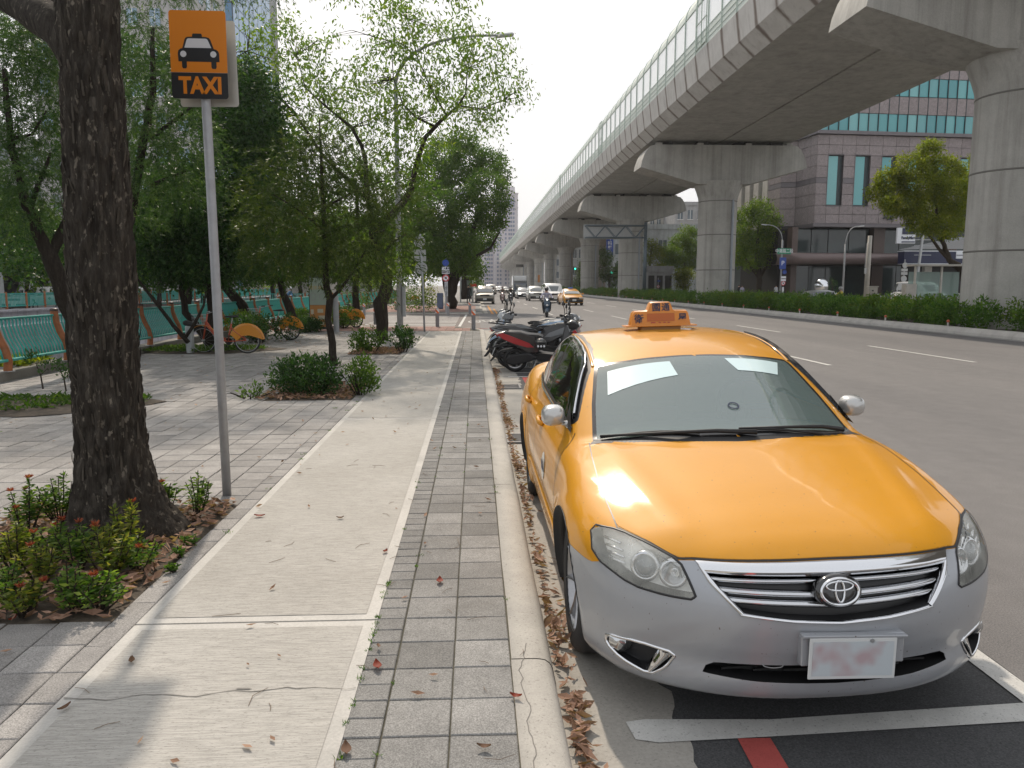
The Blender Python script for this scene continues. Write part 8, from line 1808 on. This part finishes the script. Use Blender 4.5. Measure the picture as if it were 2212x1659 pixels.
sign_pole('pole of pedestrian, towing and no-parking signs in front of the far spreading tree',964,46,SW,[('disc',964,569,7,0,blues,('人',wht,0)),('rect',963.6,581,16,7,wht,('行人專用',tsbk,0)),('rect',964,589,16,6,wht,('違停拖吊',tsbk,0)),('ring',964,601,7.4,0,reds,None),('rect',964.6,624,6.5,30,wht,('人行道禁止停車',tsbk,1))],562)
sign_pole('pole with green street name, blue P and no-parking signs beyond the hedge',1693,83,.1,[('rect',1696,543,30,12.5,mat('sign_green',(.01,.22,.12),.4),('中港路二段',wht,0)),('rect',1694,569,14.5,25,blues,('P',wht,1)),('disc',1699,588,4.5,0,blues,None),('rect',1697,599,11,4.5,wht,None),('rect',1697,605,11,4.5,wht,None),('ring',1697,612,5,0,reds,None),('rect',1697,628,4,16,wht,None)],520)
sign_pole('pole with two round sign backs between the lobby and the bus shelter',1967,62,.1,[('disc',1967,573,11*.55,0,sgb,None),('rect',1966,583,14,6,sgb,None),('rect',1966,590.5,14,6,sgb,None),('disc',1966,602,6.5,0,sgb,None)],560)
sign_pole('round no-left-turn sign across the canal at the left edge',17,42,.1,[('ring',17,601,10,0,reds,None)],590)
sign_pole('round no-stopping sign by the huts beyond the median',1422,104,.1,[('ring',1422,619,3.2,0,reds,None),('rect',1423,607,6,4,blues,None)],600)
sign_pole('orange vertical banner sign standing by the far piers',1163,200,.1,[('rect',1163,602,4.5,16,mat('orange_banner',(.55,.20,.02),.6),None),('disc',1163,624,3,0,navy,None)],590)
# traffic signals
lg=mat('green_signal',(.05,.9,.5),.4); bb=lg.node_tree.nodes['Principled BSDF']; bb.inputs['Emission Color'].default_value=(.05,1,.6,1); bb.inputs['Emission Strength'].default_value=4
for px,py,Y,lab in ((1241,581,178,'green traffic light between the fourth and fifth piers'),(1320,589,141,'green traffic light next to the green street name sign between third and fourth piers')):
    k=Y/1640; x=(px-1027)*k; t=thing('traffic_light',lab,'traffic light',(x,Y,.1)); z=1.67+(616-py)*k; q=MB(); q.box((-.45,0,z),(1.3,.25,.42)); q.build('housing',blackt,t); q=MB(); disc(q,(0,-.16,z),.19,th=.03); q.build('green_lamp',lg,t)
    for xx in (-.45,-.9): q=MB(); disc(q,(xx,-.15,z),.15,th=.02); q.build('dark_lamp',tsbk,t)
    q=MB(); q.tube([(1.6,.1,0),(1.6,.1,z+.3),(.0,.1,z+.25)],.09,6); q.build('pole',polem,t)
    if px>1300: q=MB(); q.box((1.0,-.1,z),(1.1,.04,.55)); q.build('street_name_plate',bpy.data.materials['sign_green'],t)
# bollards
conb=M_concrete('bollard_concrete',(.25,.25,.26)); 
m,n,b=NT('reflective_band'); tc_=n.nodes.new('ShaderNodeTexCoord'); s_=n.nodes.new('ShaderNodeSeparateXYZ'); n.links.new(tc_.outputs['Object'],s_.inputs[0]); w_=math_(n,'ADD',s_.outputs['X'],s_.outputs['Z']); w_=math_(n,'FRACT',math_(n,'MULTIPLY',w_,5.0)); n.links.new(ramp(n,w_,[(.5,(.72,.72,.7)),(.52,(.70,.13,.02))]),b.inputs['Base Color']); bset(b,rough=.4); band=m
q=MB(); q.cyl((0,0,0),.075,.66,16); q.lathe([(.075,.66),(.07,.685),(.04,.70),(0,.703)],n=16); bo_=q.mesh('post',conb,auto=40); q=MB(); q.lathe([(.0765,.50),(.0765,.665)],n=16); bn_=q.mesh('reflective_band',band,smooth=True)
for i,(px,py,lab) in enumerate(((1023,712,'grey bollard at the kerb corner, nearest the parked scooters'),(945,706,'grey bollard between the end of the path and the crossing'),(811,701,'grey bollard left of the knotted trunk'),(787,682,'small grey bollard farthest left near the second railing'),(855,672,'small grey bollard behind the tall lamp post'),(968,681,'grey bollard beside the far sign pole'),(1015,678,'grey bollard on the far kerb corner by the champagne SUV'))):
    p=gp(px,py,SW if i not in(3,4) else .05); t=thing('bollard',lab,'bollard',(p.x,p.y,p.z),0,'grey bollards with orange and white bands'); sc=1 if i>1 else 1.08
    t.scale=(1,1,sc); link('post',bo_,t); link('reflective_band',bn_,t)
# information board
Y=27.6; k=Y/1640; t=thing('information_board','tall double-height map board with pale green top and orange lower half','board',((694-1027)*k,Y,SW)); z0=1.77-SW
q=MB(); q.bbox((0,.0,z0+(616-653)*k),(39*k,.14,112*k),.02); q.build('frame',mat('board_frame_dark',(.05,.06,.06),.5),t)
pg=mat('board_pale_green',(.42,.50,.44),.5,var=.08,vs=3); po=mat('board_orange',(.60,.27,.08),.5)
q=MB(); q.box((0,-.075,z0+(616-629)*k),(35*k,.01,57*k)); q.build('upper_panel',pg,t); q=MB(); q.box((0,-.075,z0+(616-681)*k),(35*k,.01,46*k)); q.build('lower_panel',po,t)
text_mesh('微笑單車',.16,mat('print_yellow',(.6,.45,.2),.6),'title_print',t,Matrix.Translation((0,-.083,z0+(616-622)*k))@UPR,.002)
q=MB()
for cx,cz in ((684,640),(703,640)): q.tube([((cx-694)*k+.1*math.cos(a),-.085,z0+(616-cz)*k+.13*math.sin(a)) for a in np.linspace(0,2*PI,17)],.01,4)
q.build('bicycle_drawing',sgb,t)
q=MB()
for cx,cz,w,h_ in ((698,670,12,8),(681,672,6,10),(700,684,14,8),(683,690,8,12),(700,697,12,6)): q.box(((cx-694)*k,-.084,z0+(616-cz)*k),(w*k,.003,h_*k))
q.build('map_print',mat('print_cream',(.65,.58,.45),.6),t)
b0=gp(727,717,SW); t=thing('grey_post','plain thick grey post right of the information board','post',(b0.x,b0.y,SW)); q=MB(); q.cyl((0,0,0),.10,1.25,14); q.cyl((0,0,1.25),.105,.03,14); q.build('post',greypaint,t,auto=40)
b0=gp(951,667,SW); t=thing('blue_cabinet','blue-grey street cabinet beside the far sign pole','cabinet',(b0.x,b0.y,SW)); q=MB(); q.bbox((0,0,.55),(.42,.4,1.1),.03); q.build('box',mat('cabinet_blue',(.10,.13,.22),.6),t); q=MB(); q.box((0,-.205,.55),(.34,.01,.9)); q.build('door',mat('cabinet_blue_door',(.12,.16,.26),.6),t)
b0=gp(1000,650,SW)
for i,px in enumerate((1004,1008)): pass
def shelter(label,x0,x1,Y,h,colm,roofm,zb=.1,seat=True):
    t=thing('bus_shelter',label,'shelter',((x0+x1)/2,Y,zb)); w=x1-x0; q=MB(); q.box((0,.4,h),(w,1.5,.12)); q.build('roof',roofm,t)
    n_=max(2,int(w/1.9)+1)
    for i in range(n_): q=MB(); q.box((-w/2+.06+(w-.12)*i/(n_-1),0,h/2),(.12,.12,h)); q.build('post',colm,t)
    q=MB(); q.box((0,.9,h*.55),(w*.95,.04,h*.6)); q.build('glass_back',M_glass_panel('shelter_glass',(.3,.38,.36),.1,.5) if 'shelter_glass' not in bpy.data.materials else bpy.data.materials['shelter_glass'],t); return t
shelter('small far bus shelter with red display under the left street trees',-1.5,-.2,74,2.5,sgb,greypaint,SW-.01); px_panel('sign_panel',1016,613,1030,619,73.2,mat('red_display',(.5,.03,.02),.5),bpy.data.objects['bus_shelter'])
o=[x for x in bpy.data.objects if x.name.startswith('sign_panel') and x.parent and x.parent.name=='bus_shelter'][0]; bs_=o.parent; o.matrix_parent_inverse=Matrix.Translation(-bs_.location)
shelter('beige framed bus shelter partly behind the nearest pier',(1990-1027)/1640*54,(2112-1027)/1640*54,54,3.1,cream,cream)
t=thing('planter_column','beige block column left of the right bus shelter','column',((1980-1027)/1640*53,53,.1)); q=MB(); q.box((0,0,.8),(.75,.6,1.9)); q.build('block',cream,t)
t=thing('sculpture','shiny silver sphere sculpture in front of the lobby','sculpture',((1783-1027)/1640*80,80,.1)); q=MB(); q.ball((0,0,1.55),(.75,.75,.85),20,14); q.build('sphere',chrome,t,smooth=True); q=MB(); q.cyl((0,0,0),.6,.75,16); q.build('plinth',lobby,t)
# gantry
Y=95; k=Y/1640; gx=(1392-1027)*k; t=thing('sign_gantry','dark steel truss gantry with grey sign backs between the piers','gantry',(gx,Y,.16)); gm_=mat('gantry_steel',(.13,.17,.20),.5,.5); zt=1.61+(616-490)*k; zb=1.61+(616-515)*k; x0=(1262-1392)*k
q=MB(); q.tube([(0,0,0),(0,0,zt+.4)],[.24,.2],12); q.build('post',gm_,t,smooth=True)
q=MB()
for z in (zt,zb):
    for yy_ in (-.35,.35): q.tube([(0,yy_,z),(x0,yy_,z)],.09,6)
q.build('chord',gm_,t); q=MB(); n_=6
for yy_ in (-.35,.35):
    for i in range(n_):
        xa=x0*i/n_; xb=x0*(i+1)/n_; q.tube([(xa,yy_,zb if i%2 else zt),(xb,yy_,zt if i%2 else zb)],.045,5)
q.build('truss_brace',gm_,t); q=MB(); q.box((x0*.62,.5,(zt+zb)/2),(abs(x0)*.80,.06,(zt-zb)*1.25)); q.build('sign_panel',sgb,t)
Y=330; 
for i,(px,py,w,h_,Yg,lab) in enumerate(((1122,575,16,6,300,'far dark gantry sign panel under the distant deck'),(1140,574,14,6,300,'far green gantry sign panel under the distant deck'))):
    k=Yg/1640; t=thing('gantry_sign',lab,'sign',((px-1027)*k,Yg,0)); q=MB(); z=1.77+(616-py)*k; q.box((0,0,z),(w*k,.2,h_*k)); q.build('panel',sgb if i else tsbk,t); q=MB(); q.tube([(w*k*.5,.2,0),(w*k*.5,.2,z)],.15,6); q.build('post',gm_,t)
# white plastic bag in second shrub
p=gp(748,838,SW); q=MB(); r=random.Random(3); A=[[(.045*math.cos(a)*(1-.5*j/4)*r.uniform(.7,1.2),.04*math.sin(a)*(1-.5*j/4)*r.uniform(.7,1.2),.02+.035*j) for a in np.linspace(0,2*PI,12)] for j in range(6)]
q.grid([row[:-1]+[row[0]] for row in A]); o=q.build('plastic_bag',M_leaf('white_plastic',(.5,.5,.52),(.6,.6,.62),(.7,.7,.72),.2),None,smooth=True); o.location=(p.x,p.y+.2,SW); tag(o,'crumpled white plastic bag caught in the second bed shrubs','bag')
# ---- haze over the far distance
hz=MB(); hz.box((-125,1520,35.5),(1680,3170,80)); m=bpy.data.materials.new('air'); m.use_nodes=True; n=m.node_tree; n.nodes.remove(n.nodes['Principled BSDF']); pv_=n.nodes.new('ShaderNodeVolumePrincipled'); pv_.inputs['Color'].default_value=(.93,.95,1,1); pv_.inputs['Density'].default_value=.0003; pv_.inputs['Anisotropy'].default_value=.55; n.links.new(pv_.outputs[0],n.nodes['Material Output'].inputs['Volume'])
USE_HAZE=True
if USE_HAZE: tag(hz.build('haze',m),kind='stuff')
#print('LEAVES',LEAVES[0],'TRIS',sum(len(o.data.loops)-2*len(o.data.polygons) for o in bpy.data.objects if o.type=='MESH'))
